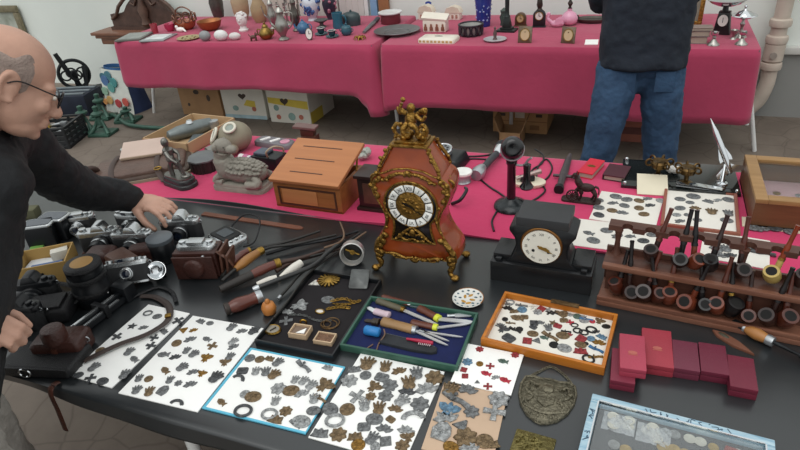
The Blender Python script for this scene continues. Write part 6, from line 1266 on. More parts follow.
# clock drum and square pewter box standing behind the tray
t2 = thing('silver_drum_clock', 'open silver drum clock case lying on its side behind the black tray', 'clock case', G(352, 265), 0)
X = tr(0, .012, .036) @ rot(PI/2-.25, 0, .35)
m = MB(); m.lathe([(.03, -.018), (.036, -.016), (.036, .016), (.033, .017), (.031, .012), (.029, -.01), (.001, -.012)], 32, X); m.obj('case', M('pale aluminium', '#c9c8c4', .3, .6, .06), t2); m = MB(); m.lathe([(.028, -.009), (.001, -.009)], 28, X); m.obj('inner_face', M('dark inner plate', '#4a4a47', .4, .6, .3, 60), t2); m = MB(); m.tube([X @ V((-.02, .01, -.006)), X @ V((.02, -.008, -.006))], .003, 6); m.lathe([(.008, -.008), (.008, -.003)], 12, X); m.obj('movement', BRASS, t2)
t2 = thing('pewter_plaque', 'square pewter plaque with a ring motif leaning on the drum clock case', 'plaque', G(358, 289, ZF), .2)
X = rot(.45, 0, 0); m = MB(); m.prism(rrect(.055, .062, .005), 0, .005, X @ tr(0, .03), bev=.001); m.obj('plate', M('pewter plate', '#5f6160', .45, .7, .25, 40), t2); m = MB(); m.torus((0, .03, .006), .015, .004, X, 24, 7); m.obj('ring_relief', IRON, t2); m = MB(); 
for x, y in ((-.02, .006), (.02, .006), (-.02, .054), (.02, .054)): m.ball((x, y, .005), (.006, .006, .002), 8, 5, None); 
m2 = MB(); m2.torus((0, .03, .006), .021, .0015, X, 26, 6); m2.obj('outer_ring', PEWTER, t2)
# ---------------------------------------------------------------- green knife tray
t, c, w_, d_, r_ = tray('dark green wooden tray lined with navy felt holding pocket knives', (370.6, 296), (479.4, 312), (338, 345), .02, .007, M('green painted wood', '#33584a', .45, 0, .15, 14), M('navy felt', '#131d4a', .95, 0, .12, 40))
HB = M('brown bone handle', '#5d3428', .35, 0, .2, 30); HO = M('olive horn handle', '#55503f', .4, 0, .2, 30); YB = M('yellow band', '#c9cf3e', .4)
BLD = M('bright blade', '#d3d6d8', .3, .6, .06)
def zk(x, y, z=ZF): return G(335+x/5, 285+y/5, z)
def knife(label, a, b, e, hm, band=None, blade=BLD, wb=.0068, cat='knife', bend=0, z=ZF, bol=None, name='pocket_knife', hw=.007):
    """handle a-b, blade b-e in the x5 enlargement of the tray"""
    p, q, f = zk(*a, z), zk(*b, z), zk(*e, z); rz_ = math.atan2(q.y-p.y, q.x-p.x); ln = (q-p).length; t2 = thing(name, label, cat, p, rz_)
    m = MB(); hw *= 1.25; m.tube(bez([(0, 0, .006), (ln*.35, -bend, .006), (ln, 0, .006)], 5), [hw*.7]+[hw*1.1]*4+[hw]*6, 10, flat=.75, up=(0, 0, 1)); m.obj('handle', hm, t2)
    if band: m = MB(); m.tube([(ln*.86, 0, .006), (ln*1.02, 0, .006)], hw*1.08, 10, flat=.8, up=(0, 0, 1)); m.obj('band', band, t2)
    if bol: m = MB(); m.tube([(ln*.97, 0, .006), (ln*1.1, 0, .006)], hw*.95, 10, flat=.8, up=(0, 0, 1)); m.obj('bolster', bol, t2)
    R0 = Matrix.Rotation(-rz_, 3, 'Z'); v = R0 @ (f-q); L_ = math.hypot(v.x, v.y); a2 = math.atan2(v.y, v.x)
    m = MB(); m.prism([(0, -wb), (L_*.75, -wb), (L_*.95, -wb*.3), (L_, wb*.5), (L_*.8, wb), (0, wb)], .004, .0065, tr(ln, 0) @ rot(0, 0, a2)); m.obj('blade', blade, t2)
    return t2
knife('brown-handled pocket knife at the back of the green tray', (235, 68), (368, 103), (575, 135), HB, bol=CHROME); 
knife('olive-handled knife with a long silver blade, second from the back of the green tray', (210, 85), (335, 130), (512, 207), HO, bol=BRASS, hw=.008, wb=.005)
knife('brown-handled knife with a yellow band, farther of the two banded ones', (418, 122), (520, 178), (692, 195), HB, band=YB, hw=.0085)
knife('brown-handled knife with a yellow band, nearer of the two banded ones', (380, 195), (510, 222), (685, 200), HB, band=YB, hw=.0075, wb=.004)
knife('slim all-steel blade lying behind the farther yellow-banded knife', (560, 163), (600, 161), (697, 156), STEEL, hw=.004)
knife('tan wooden-handled knife with a dark tip in the middle of the green tray', (235, 190), (392, 232), (565, 312), M('tan worn handle', '#8f6f4a', .45, 0, .2, 20), hw=.011, wb=.004, bol=STEEL)
knife('dark pointed sheath with a leather loop left of the tan-handled knife', (222, 196), (190, 190), (148, 184), M('dark horn', '#33291f', .4, 0, .2), blade=M('dark horn', '#33291f'), hw=.0085, wb=.006, name='knife_sheath', cat='sheath')
knife('pink pearl-handled corkscrew knife at the left of the green tray', (275, 162), (200, 140), (163, 118), M('pink pearl', '#c9b3bd', .3, 0, .1), hw=.0085, bol=CHROME, wb=.006)
for i, (e, lab) in enumerate((((570, 290), 'thin steel fork tine blade fanned out from the tan knife, farther of two'), ((640, 270), 'long thin steel blade lying right of the tan-handled knife'))): knife(lab, (420, 235), (450, 242), e, STEEL, hw=.004, wb=.0028, z=ZF+.001)
p, q = zk(152, 243), zk(230, 258); t2 = thing('plastic_cylinder', 'bright blue cylinder handle at the left front of the green tray', 'handle', p, math.atan2(q.y-p.y, q.x-p.x)); MB().lathe([(.01, 0), (.0125, .003), (.0125, .038), (.009, .041)], 20, tr(0, 0, .0126) @ rot(0, PI/2)).obj('grip', M('bright blue plastic', '#2a78b8', .35, 0, .08), t2)
p, q = zk(232, 272), zk(512, 338); t2 = thing('knife_sheath', 'wide black knife sheath at the front of the green tray', 'sheath', p, math.atan2(q.y-p.y, q.x-p.x)); ln = (q-p).length; m = MB(); m.prism([(0, -.017), (ln*.6, -.018), (ln*.93, -.012), (ln, -.004), (ln*.97, .01), (ln*.6, .017), (0, .018)], 0, .008, bev=.002); m.obj('body', M('black canvas', '#26292d', .7, 0, .2, 40), t2); m = MB(); m.tube([(.004, .016, .0085), (ln*.6, .0155, .0085), (ln*.94, .009, .0085)], .0007, 5); m.obj('stitching', M('grey thread', '#55585c', .7), t2)
p, q = zk(358, 275, ZF+.0085), zk(490, 297, ZF+.0085); t2 = thing('red_comb', 'small crimson toothed comb lying on the black sheath', 'comb', p, math.atan2(q.y-p.y, q.x-p.x)); ln = (q-p).length; MB().tube([(0, 0, .004), (ln*.5, 0, .004), (ln, 0, .004)], [.003, .005, .005], 8).obj('spine', M('crimson plastic', '#a82040', .4), t2)
for i in range(7): MB().tube([(ln*(.5+.07*i), -.003, .003), (ln*(.5+.07*i), -.011, .003)], .0011, 5).obj('tooth', M('pale tooth', '#d9c3c6', .4), t2)
o = MB(); o.tube(bez([(0, 0, .002), (-.008, -.02, .002), (.004, -.03, .002), (.016, -.018, .002), (.014, .004, .004), (.02, .03, .012), (.012, .045, .016)], 6), .0018, 6); tag(o.obj('looped_string', M('brown cord', '#6e5547', .6), loc=zk(190, 300), rz=0), 'looped brown leather cord at the front left of the green tray', 'cord')
# little painted dish
t2 = thing('painted_dish', 'small round white dish with blue and yellow flowers behind the green tray', 'dish', G(468, 301), 0); MB().lathe([(.026, 0), (.034, .004), (.042, .011), (.041, .0125), (.033, .007), (.001, .005)], 34).obj('body', M('white faience', '#d8d8d2', .2, 0, .04), t2)
m = MB()
for i in range(5): m.ball((.012*math.cos(i*1.3), .018*math.sin(i*1.3), .0068), (.008, .004, .0016), 8, 5, rot(0, 0, i*.9))
m.obj('yellow_flowers', M('ochre glaze', '#b5852f', .3, 0, .2), t2)
m = MB()
for i in range(14): m.ball((.035*math.cos(i*.45), .035*math.sin(i*.45), .0088), (.004, .003, .0015), 6, 4)
for i in range(5): m.ball((.022*math.cos(i*1.25+.6), .022*math.sin(i*1.25+.6), .0068), (.005, .003, .0014), 6, 4)
m.obj('blue_pattern', M('teal glaze', '#3d5a66', .3, 0, .2), t2)
m = MB(); m.torus((0, 0, .0122), .0415, .0012, None, 36, 5, a0=-.4, a1=2.4); m.obj('ochre_rim', M('ochre rim', '#94602c', .3), t2)
# ---------------------------------------------------------------- orange tray of pins
t, c, w_, d_, r_ = tray('orange wooden tray of small enamel pins in front of the black mantel clock', (503.9, 289), (615.7, 315), (483.4, 337), .024, .0085, M('orange varnished pine', '#bd7426', .35, 0, .12, 5, hex2='#a9621c', stretch=(3, 12, 12)), M('white foam', '#dfdcd2', .8, 0, .04, 10))
pins = '165,47,g,s;222,66,b,g,1.3;280,60,s,w;307,88,q,l;345,70,x,s,.8;150,88,w,g,.8;140,105,w,k,1.1;212,112,d,u,1.2;175,120,a,n,1;282,122,f,s,1.1;335,125,x,k,.8;357,125,x,k,.8;400,130,k,n,1.2;400,160,p,n,1.1;428,168,x,r,.8;448,182,g,k,.8;465,128,d,v,1;512,120,b,m,1.4;570,130,e,n,1.1;135,155,.,k,1.3;190,150,i,n,1.5;222,145,p,n,1.1;160,172,b,n,1;265,172,q,d,1;290,172,w,g,1;262,190,p,d,1;330,192,h,g,1.2;372,185,p,l,1.1;352,172,s,n,1;410,210,b,k,1;462,207,g,k,1;489,215,g,k,1;524,203,g,k,1.2;545,212,w,d,.8;590,187,o,k,.9;528,165,.,r,1.2;492,160,o,s,1.1;480,145,w,s,.9;112,182,w,g,.9;125,200,e,d,1.3;180,203,b,k,1.4;200,200,.,k,1.5;260,220,o,n,1.2;152,240,p,d,1.7;235,252,q,l,1.1;280,250,t,g,1;338,232,b,n,1.9;310,238,i,v,.9;395,228,o,n,1.4;420,225,w,l,.8;355,270,d,k,1.1;402,285,o,s,1.5;478,243,q,l,1.2;475,270,o,n,1.2;522,243,.,u,1.6;557,262,w,y,1.2;570,235,a,u,1.1;545,290,b,m,1.5;475,300,a,l,1.4;510,335,g,k,1.3;545,325,b,y,1.4;500,265,.,k,1;440,105,.,s,1;430,120,i,s,.9;380,100,.,n,1'
badges(zpts(pins, 475, 285, 4.5), ZF, 'orange tray', 'pins in the orange tray', 'pin', seed=13, size=.0096, pitch=.0155, ax=r_, rect=(c, w_-.02, d_-.02, r_))
o = MB().box(0, 0, 0, .07, .014, .004, bev=.001).obj('brass_bar', BRONZE, loc=G(475+405/4.5, 285+86/4.5, T+.0242), rz=r_); tag(o, 'long bronze bar lying on the back rim of the orange tray', 'bar')
# ---------------------------------------------------------------- shield plaque, square plaque
RLF = M('old silver relief', '#6f6a5a', .42, .75, .3, 70, .6, 150)
sh_ = [(0, .062), (.02, .058), (.04, .062), (.056, .055), (.062, .03), (.06, .0), (.05, -.03), (.032, -.055), (.012, -.068), (0, -.071)]
sh_ = sh_+[(-x, y) for x, y in sh_[1:-1][::-1]]
rz_ = yaw((523, 384), (572, 396)); t2 = thing('shield_plaque', 'shield-shaped embossed silver plaque hanging chain up, below the orange tray', 'plaque', G(546, 400), rz_+.05)
m = MB(); m.prism(sh_, 0, .004, bev=.0015); m.obj('plate', RLF, t2)
m = MB(); m.tube([(x*.95, y*.95, .0045) for x, y in sh_], .0028, 6, True); m.obj('beaded_rim', RLF, t2)
m = MB(); m.prism([(-.018, .012), (.018, .012), (.018, -.012), (0, -.026), (-.018, -.012)], .003, .007, bev=.0015); m.ball((0, .03, .005), (.014, .012, .004), 10, 6); m.box(0, .04, .003, .02, .008, .004, bev=.001); m.box(0, .0, .0065, .03, .002, .0015); m.box(0, .0, .0065, .002, .03, .0015); m.obj('coat_of_arms', RLF, t2)
for s in (-1, 1): m = MB(); leafy(m, [(s*.024, .03, .005), (s*.04, .04, .005), (s*.045, .015, .005), (s*.03, .0, .005), (s*.04, -.02, .005), (s*.024, -.03, .005)], .0036, 7, 1.5, 20); m.obj('scroll_relief', RLF, t2)
m = MB(); m.tube(bez([(-.042, -.026, .005), (-.02, -.036, .006), (0, -.04, .006), (.02, -.036, .006), (.042, -.026, .005)], 6), .004, 8, flat=.5)
for i in range(7): m.ball(((i-3)*.009, -.051+abs(i-3)*.002, .0045), (.004, .005, .002), 7, 5)
m.obj('ribbon_relief', RLF, t2)
P = bez([(-.045, .056, .003), (-.03, .075, .002), (-.004, .1, .002), (.03, .08, .002), (.048, .056, .003)], 9)
m = MB()
for i, q in enumerate(P): m.torus((q.x, q.y, .0025), .0026, .0009, rot((i % 2)*1.1, 0, 0), 8, 5)
m.obj('chain', RLF, t2)
c, w_, d_, r2_ = flatrect(((516.7, 427.3), (555.6, 440), (509, 456)), T); t2 = thing('brass_plaque', 'square embossed brass plaque at the front edge below the silver shield', 'plaque', c, r2_); BR2 = M('dull brass relief', '#7d7347', .4, .75, .25, 70, .5, 150)
MB().prism(rrect(w_, w_*.85, .003), 0, .004, bev=.001).obj('plate', BR2, t2)
m = MB(); rr = random.Random(9)
for i in range(7):
    leafy(m, [(rr.uniform(-.4, .4)*w_, rr.uniform(-.35, .35)*w_, .0045), (rr.uniform(-.4, .4)*w_, rr.uniform(-.35, .35)*w_, .0045), (rr.uniform(-.4, .4)*w_, rr.uniform(-.35, .35)*w_, .0045)], .0024, 5, 1.5, i)
m.obj('scroll_relief', BR2, t2); m = MB(); m.torus((0, 0, .0045), .008, .002, None, 18, 6); m.obj('rosette', BR2, t2)
# ---------------------------------------------------------------- blue framed coin case
tl, tr_, bl_ = G(592.5, 393, T+.04), G(776.5, 434, T+.04), G(571.6, 450, T+.04); u = tr_-tl; v_ = tl-bl_
r3 = math.atan2(u.y, u.x); r3 += .4*((math.atan2(v_.y, v_.x)-PI/2-r3+PI) % (2*PI)-PI); w_ = u.length*.99; d_ = .24; n_ = V((math.sin(r3), -math.cos(r3), 0)); c = tl+V((math.cos(r3), math.sin(r3), 0))*w_/2+n_*d_/2; c.z = T
t2 = thing('coin_case', 'pale blue framed glass case of coins at the front right corner of the table', 'display case', c, r3)
BF = M('pale blue brushed frame', '#7fa6bb', .35, .15, .22, 24, hex2='#b7cdd6', stretch=(1, 8, 1))
f_ = .0165
for (x, y, sx, sy) in ((0, d_/2-f_/2, w_, f_), (0, -d_/2+f_/2, w_, f_), (-w_/2+f_/2, 0, f_, d_-2*f_), (w_/2-f_/2, 0, f_, d_-2*f_)):
    m = MB(); m.box(x, y, 0, sx, sy, .04, bev=.0025); m.obj('frame_bar', BF, t2)
m = MB()
for (x, y, sx, sy) in ((0, d_/2-f_+.0015, w_-2*f_, .003), (0, -d_/2+f_-.0015, w_-2*f_, .003), (-w_/2+f_-.0015, 0, .003, d_-2*f_), (w_/2-f_+.0015, 0, .003, d_-2*f_)): m.box(x, y, .033, sx, sy, .0076)
m.obj('silver_bead', CHROME, t2)
INK = M('blue black ink', '#2a4256', .5)
# dark brush marks on the blue frame
def marks(bx, by, vert, seed):
    r = random.Random(seed); m = MB()
    for k in range(4):
        P = [(bx+r.uniform(-.006, .006)+(0 if vert else (k-1.5)*.012), by+r.uniform(-.006, .006)+((k-1.5)*.007 if vert else 0), .0403) for _ in range(3)]
        m.tube(bez(P, 4), .0009, 5, flat=.4)
    m.obj('painted_mark', INK, t2)
marks(-w_/2+f_/2, .065, 1, 1); marks(-w_/2+f_/2, .01, 1, 2); marks(-.04, d_/2-f_/2, 0, 3); marks(.02, d_/2-f_/2, 0, 4); marks(.07, d_/2-f_/2, 0, 5); marks(-w_/2+f_/2, -.05, 1, 6)
MB().box(0, 0, 0, w_-2*f_, d_-2*f_, .02).obj('lining', M('grey lining', '#4c5052', .8, 0, .1), t2)
MB().box(0, 0, .034, w_-2*f_-.006, d_-2*f_-.006, .002).obj('glass_pane', GLASS, t2)
Rc = Matrix.Translation(c) @ rot(0, 0, r3)
r = random.Random(21); CM = [(M('pale silver coin', '#c9c5b8', .3, .6, .12, 80), 'pale silver'), (M('brass coin', '#a58d58', .35, .7, .2, 80), 'brass'), (M('grey coin', '#8d8f8e', .35, .7, .2, 80), 'grey'), (M('copper coin', '#8d5f45', .35, .7, .2, 80), 'copper')]
cm = {}
nc = 0
gx, gy = 13, 6
for j in range(gy):
    for i in range(gx):
        if r.random() < .12 or (j < 2 and i < 5): continue
        k = r.choice([0, 0, 1, 1, 2, 3] if i < 9 else [1, 2, 0, 3]); rad = r.choice([.0095, .011, .0125])
        if (k, rad) not in cm: cm[(k, rad)] = MB().lathe([(.001, 0), (rad*.97, 0), (rad, .0006), (rad, .0016), (rad*.9, .0019), (rad*.85, .0016), (rad*.4, .002), (.001, .0021)], 22).mesh('coin', CM[k][0])
        o = bpy.data.objects.new('coin', cm[(k, rad)]); COL.objects.link(o)
        o.location = Rc @ V((-w_/2+f_+.02+i*(w_-2*f_-.04)/(gx-1)+r.uniform(-.003, .003), d_/2-f_-.02-j*(d_-2*f_-.04)/(gy-1)+r.uniform(-.004, .004), .0202)); o.rotation_euler = (0, 0, r.uniform(0, 3))
        tag(o, '%s coin in the blue-framed case, %s row from back, %s place from left' % (CM[k][1], ORD[j], ORD[i]), 'coin', 'coins in the blue-framed case')
PLA = bpy.data.materials.new('crinkled clear bag'); PLA.use_nodes = True; b_ = PLA.node_tree.nodes['Principled BSDF']; b_.inputs['Base Color'].default_value = C('#dfe3e6'); b_.inputs['Roughness'].default_value = .2; b_.inputs['Alpha'].default_value = .5
for i, (x, y, lab) in enumerate(((-w_/2+.06, d_/2-.045, 'crinkled clear plastic bag of pale coins in the back left corner of the blue case'), (-w_/2+.125, d_/2-.05, 'crinkled clear plastic bag of pale coins, second from the left in the blue case'))):
    t3 = thing('coin_bag', lab, 'bag', Rc @ V((x, y, .0202)), r3)
    rr = random.Random(30+i); ph = [rr.uniform(0, 6) for _ in range(6)]
    m = MB(); m.sheet(lambda u, v: V(((u-.5)*.062, (v-.5)*.048, max(.001, .0115*math.sin(PI*u)*math.sin(PI*v)+.003*math.sin(17*u+ph[0])*math.sin(13*v+ph[1])+.002*math.sin(29*u+19*v+ph[2])))), 16, 14); m.obj('plastic', PLA, t3, smooth=20)
    for k in range(5): MB().lathe([(.001, 0), (.011, 0), (.0115, .001), (.001, .0015)], 20, tr(rr.uniform(-.018, .018), rr.uniform(-.013, .013), .0003+.0017*k)).obj('bagged_coin', CM[0][0], t3)
o = MB().prism([(-.018, -.008), (.016, -.01), (.018, .006), (-.014, .01)], 0, .003, bev=.001).obj('red_badge', M('red brown badge', '#8e4038', .5, .1, .2, 60), loc=Rc @ V((w_/2-.065, d_/2-.04, .0224)), rz=r3); tag(o, 'dull red badge in the back right corner of the blue-framed case', 'badge')
o = MB().box(0, 0, 0, .026, .018, .001).obj('paper_slip', PAPER, loc=Rc @ V((.02, .0, .0226)), rz=r3+.7); tag(o, 'small white paper slip among the coins of the blue-framed case', 'paper')
# ---------------------------------------------------------------- canes, whips and handles
def spin(p, q, prof, seg=14): m = MB(); m.lathe(prof, seg, frame(p, q)); return m
def zc_(x, y, z=.012): return G(200+x/5, 230+y/5, T+z)
def rod(label, name, cat, pts, rad, mat, parts=(), group=None):
    """pts: (x, y, height) in the x5 enlargement; parts: (name, u0, u1, radius list, material) along the first leg"""
    P = [zc_(*p) for p in pts]; c0 = P[0].copy(); c0.z = T; t = thing(name, label, cat, c0, 0, group); P = [p-c0 for p in P]
    Q = bez(P, 8); N = len(Q); m = MB(); m.tube(Q, [rad[0]+(rad[1]-rad[0])*i/(N-1) for i in range(N)], 8); m.obj('shaft', mat, t)
    S_ = [0]
    for a, b in zip(Q, Q[1:]): S_.append(S_[-1]+(b-a).length)
    def pt(u):
        s_ = u*S_[-1]
        for i in range(N-1):
            if S_[i+1] >= s_: return Q[i].lerp(Q[i+1], (s_-S_[i])/max(S_[i+1]-S_[i], 1e-9))
        return Q[-1]
    for nm, u0, u1, rr, mt in parts:
        n_ = len(rr); pp = [pt(u0+(u1-u0)*i/(n_-1)) for i in range(n_)]
        m = MB(); m.tube(pp, rr, 12); m.obj(nm, mt, t)
    return t
DKS = M('dark worn shaft', '#2a2927', .4, .2, .25, 20); BRS = M('brown leather shaft', '#3f2d26', .45, 0, .25, 20); TANW = M('honey wood grip', '#8f6230', .35, 0, .18, 14, coat=.2); REDW = M('red-brown turned wood', '#5d2f25', .3, 0, .2, 14, coat=.3); IVO = M('ivory handle', '#d9d5cb', .3, 0, .05, 10)
rod('riding whip with a ribbed brown grip, farthest of the bundle', 'whip', 'whip', [(110, 235, .012), (190, 140, .014), (270, 95, .016), (430, 60, .012), (600, 5, .01)], (.007, .004), DKS, [('grip', .16, .37, [.009, .013, .011, .013, .011, .013, .011, .012], REDW), ('collar', .37, .39, [.012, .012], BRASS)], 'whips and canes in the bundle')
rod('whip with a honey wood grip and brass cap', 'whip', 'whip', [(110, 255, .03), (185, 190, .034), (325, 95, .034), (480, 70, .022), (680, 25, .012)], (.006, .004), DKS, [('grip', .14, .38, [.008, .014, .015, .014, .012], TANW), ('cap', .37, .42, [.012, .014, .012], BRASS)], 'whips and canes in the bundle')
rod('cane with a red-brown grip, brass ring and dark sheath', 'cane', 'cane', [(100, 298, .02), (250, 228, .024), (380, 170, .026), (520, 135, .02), (620, 100, .014)], (.009, .005), BRS, [('sheath', 0, .3, [.011, .013, .013], M('dark sheath', '#2b2724', .5, 0, .2)), ('grip', .3, .53, [.013, .015, .014, .013], REDW), ('ring', .52, .57, [.015, .0155, .015], BRASS)], 'whips and canes in the bundle')
rod('black cane with a steel ferrule lying across the bundle', 'cane', 'cane', [(265, 298, .03), (400, 245, .036), (560, 180, .034), (640, 110, .03), (720, 50, .02)], (.0075, .006), M('black cane', '#2e2f2f', .3, 0, .15), [('ferrule', 0, .05, [.0075, .009, .009], STEEL)], 'whips and canes in the bundle')
t = rod('white ivory-handled knife lying under the black cane', 'ivory_knife', 'knife', [(285, 272, .012), (385, 238, .014)], (.006, .006), IVO, [('handle', 0, 1, [.007, .01, .011, .009], IVO)])
t = rod('white ivory paper knife farther right, half under the black cane', 'paper_knife', 'knife', [(400, 238, .012), (505, 165, .014)], (.006, .004), IVO, [('handle', 0, 1, [.006, .011, .014, .012], IVO)])
rod('short dark brown cane tip between the ivory knives and the red-brown grip', 'cane', 'cane', [(380, 205, .012), (440, 170, .014), (500, 150, .012), (700, 95, .01)], (.008, .004), BRS, (), 'whips and canes in the bundle')
rod('stout turned red-brown handle with steel rings at the front of the bundle', 'turned_handle', 'handle', [(125, 398, .02), (310, 328, .02)], (.008, .008), REDW, [('butt', 0, .12, [.017, .018, .016], M('dark butt', '#3a332f', .4, .4)), ('grip', .1, .84, [.014, .019, .02, .018, .016, .018], REDW), ('ferrule', .82, 1.0, [.017, .018, .018, .017], STEEL)])
o = MB(); o.lathe([(.004, 0), (.018, .004), (.021, .018), (.016, .032), (.006, .036)], 10); o.lathe([(.006, .034), (.008, .04), (.004, .046)], 10); tag(o.obj('orange_knob', M('orange varnished wood', '#b4743a', .35, 0, .18, 20), loc=zc_(350, 415, 0)), 'orange ribbed wooden knob beside the turned red-brown handle', 'knob')
rod('thin steel rod with a metal tip, left of the two by the black tray', 'rod', 'rod', [(390, 345, .008), (450, 280, .012), (510, 215, .02), (640, 120, .012)], (.004, .003), DKS, [('tip', 0, .05, [.005, .006], STEEL)])
rod('thin dark rod lying along the left edge of the black tray', 'rod', 'rod', [(370, 440, .026), (450, 340, .026), (540, 220, .026), (680, 110, .016)], (.0035, .003), DKS)
rod('dark whip lying between the honey-gripped whip and the black cane', 'whip', 'whip', [(400, 150, .02), (560, 130, .016), (680, 90, .012), (800, 15, .01)], (.004, .003), DKS, (), 'whips and canes in the bundle')
rod('grey-black forked iron tongs in the bundle', 'tongs', 'tongs', [(330, 120, .012), (450, 85, .014), (550, 65, .012), (660, 45, .01), (790, 5, .008)], (.006, .004), IRON)
rod('forked brown twig lying on the far ends of the bundle', 'twig', 'twig', [(620, 90, .026), (700, 60, .03), (720, 20, .03), (700, -40, .02)], (.004, .0025), M('brown twig', '#6a5443', .7, 0, .2))
rod('second brown twig right behind the forked one', 'twig', 'twig', [(700, 110, .016), (760, 60, .016), (830, 10, .012)], (.004, .003), M('brown twig', '#6a5443'))
# leather strap lying flat behind the bundle
p, q = G(203, 214), G(303, 229); rz_ = math.atan2(q.y-p.y, q.x-p.x); ln = (q-p).length
m = MB(); m.prism([(0, -.011), (ln*.96, -.011), (ln, -.004), (ln, .004), (ln*.96, .011), (0, .011)], 0, .004, bev=.001); tag(m.obj('leather_strap', M('red-brown strap', '#6b4130', .45, 0, .15, 10), loc=p, rz=rz_), 'long flat red-brown leather strap lying along the magenta cloth edge', 'strap')
# ---------------------------------------------------------------- cameras
LTH = M('camera leatherette', '#1b1c1e', .55, 0, .2, 90, .4, 400); LENSG = M('lens glass', '#1b2230', .05, 0, .1, spec=.8); DULL = M('satin chrome', '#b9bcbd', .26, .9, .1, 40); CASEL = M('oxblood camera leather', '#3f231d', .38, 0, .25, 20, .25, 160); CASET = M('brown camera leather', '#55372b', .42, 0, .2, 20, .25, 160)
def camera(label, px, py, rz, W_=.14, H_=.088, D_=.04, top=None, hump=True, LR_=.028, LL=.045, rx=0, ry=0, dz=0, lensx=.004, name='camera', group='old cameras on the black table'):
    top = top or DULL; t = thing(name, label, 'camera', G(px, py)+V((0, 0, dz)), rz, group, rx=rx, ry=ry)
    m = MB(); m.prism(rrect(W_, D_, D_*.42, 5), .006, H_*.72, bev=.001); m.obj('body', LTH, t)
    m = MB(); m.prism(rrect(W_, D_, D_*.42, 5), 0, .006); m.obj('base_plate', top, t)
    m = MB(); m.prism(rrect(W_*1.0, D_*1.0, D_*.42, 5), H_*.72, H_*.9, bev=.003); m.obj('top_plate', top, t)
    if hump:
        m = MB(); m.prism([(-.026, 0), (.026, 0), (.016, .022), (.008, .027), (-.008, .027), (-.016, .022)], -.022, .018, tr(lensx, 0, H_*.86) @ rot(PI/2), bev=.002); m.obj('prism_housing', top, t)
    else:
        m = MB(); m.box(0, 0, H_*.9, W_*.45, D_*.7, .01, bev=.003); m.obj('viewfinder', top, t); m = MB(); m.box(-.012, -D_*.36, H_*.9+.001, .016, .002, .007); m.obj('viewfinder_window', LENSG, t)
    X = tr(lensx, -D_/2, H_*.42) @ rot(PI/2)
    l_ = MB().lathe([(LR_*1.1, 0), (LR_*1.1, .006), (LR_, .008), (LR_, LL*.5), (LR_*.94, LL*.52), (LR_*.94, LL), (LR_*.8, LL+.001), (LR_*.72, LL-.004)], 26, X).obj('lens_barrel', BLACKP if LL > .03 else top, t)
    MB().lathe([(LR_*1.0, LL*.2), (LR_*1.03, LL*.22), (LR_*1.03, LL*.4), (LR_*1.0, LL*.42)], 26, X).obj('focus_ring', top, l_)
    m = MB(); m.lathe([(LR_*.72, LL-.005), (LR_*.4, LL-.002), (.001, LL-.001)], 22, X); m.obj('front_glass', LENSG, l_)
    for x, r_, h_ in ((-W_*.36, .011, .009), (W_*.3, .009, .008), (W_*.42, .006, .006)): m = MB(); m.lathe([(r_, 0), (r_, h_), (r_*.8, h_+.001), (.001, h_+.001)], 16, tr(x, 0, H_*.9)); m.obj('dial', top, t)
    for s in (-1, 1): m = MB(); m.torus((s*(W_/2+.002), -.002, H_*.74), .005, .0013, rot(PI/2, 0, 0), 12, 5); m.obj('strap_ring', STEEL, t)
    return t
held = camera('silver and black camera held by the old man\'s outstretched hand', 185, 238, .32, W_=.135, H_=.085, D_=.042, LR_=.024, LL=.035)
camera('silver camera standing at the left below the sleeve, beside another silver camera', 106, 250, .42, LL=.05); camera('silver camera right of its twin, below the reaching sleeve', 138, 252, .3, W_=.135, LL=.04, LR_=.026)
camera('small silver camera partly hidden behind the pair below the sleeve', 134, 229, .1, W_=.11, H_=.07, hump=False, LL=.02, LR_=.018)
camera('silver rangefinder camera lying tilted above the folded tripod', 131, 287, .55, hump=False, W_=.13, H_=.075, LL=.02, LR_=.018, rx=-.5, dz=.012)
t = camera('black camera under the cardboard box, left of the tall lens', 40, 303, .5, top=BLACKP, LL=.06, LR_=.03); camera('black camera with bright fittings by the old man\'s lower hand', 27, 326, .2, top=BLACKP, LL=.03)
camera('silver topped camera beside the flash unit, half under the sleeve', 82, 232, .5, W_=.12, H_=.075, hump=False, LL=.03, LR_=.02)
# folding camera lying on its back
t = thing('folding_camera', 'flat silver-edged folding camera lying right of the held camera', 'camera', G(229, 241), -.35, 'old cameras on the black table')
m = MB(); m.prism(rrect(.13, .085, .02, 5), 0, .022, bev=.003); m.obj('body', DULL, t); m = MB(); m.prism(rrect(.09, .065, .006, 4), .022, .027, tr(-.01, 0), bev=.001); m.obj('front_panel', LTH, t); m = MB(); m.prism(rrect(.05, .04, .004, 4), .027, .029, tr(-.012, 0)); m.obj('lens_cover', M('grey panel', '#3c4247', .4), t)
for y in (-.02, .0, .02): MB().lathe([(.006, .022), (.006, .028), (.001, .029)], 12, tr(.05, y)).obj('dial', CHROME, t)
m = MB(); m.tube(bez([(-.05, .04, .012), (-.02, .09, .05), (.05, .1, .05), (.09, .04, .01), (.08, 0, .006)], 7), .003, 6); m.obj('wrist_strap', LEATHB, t)
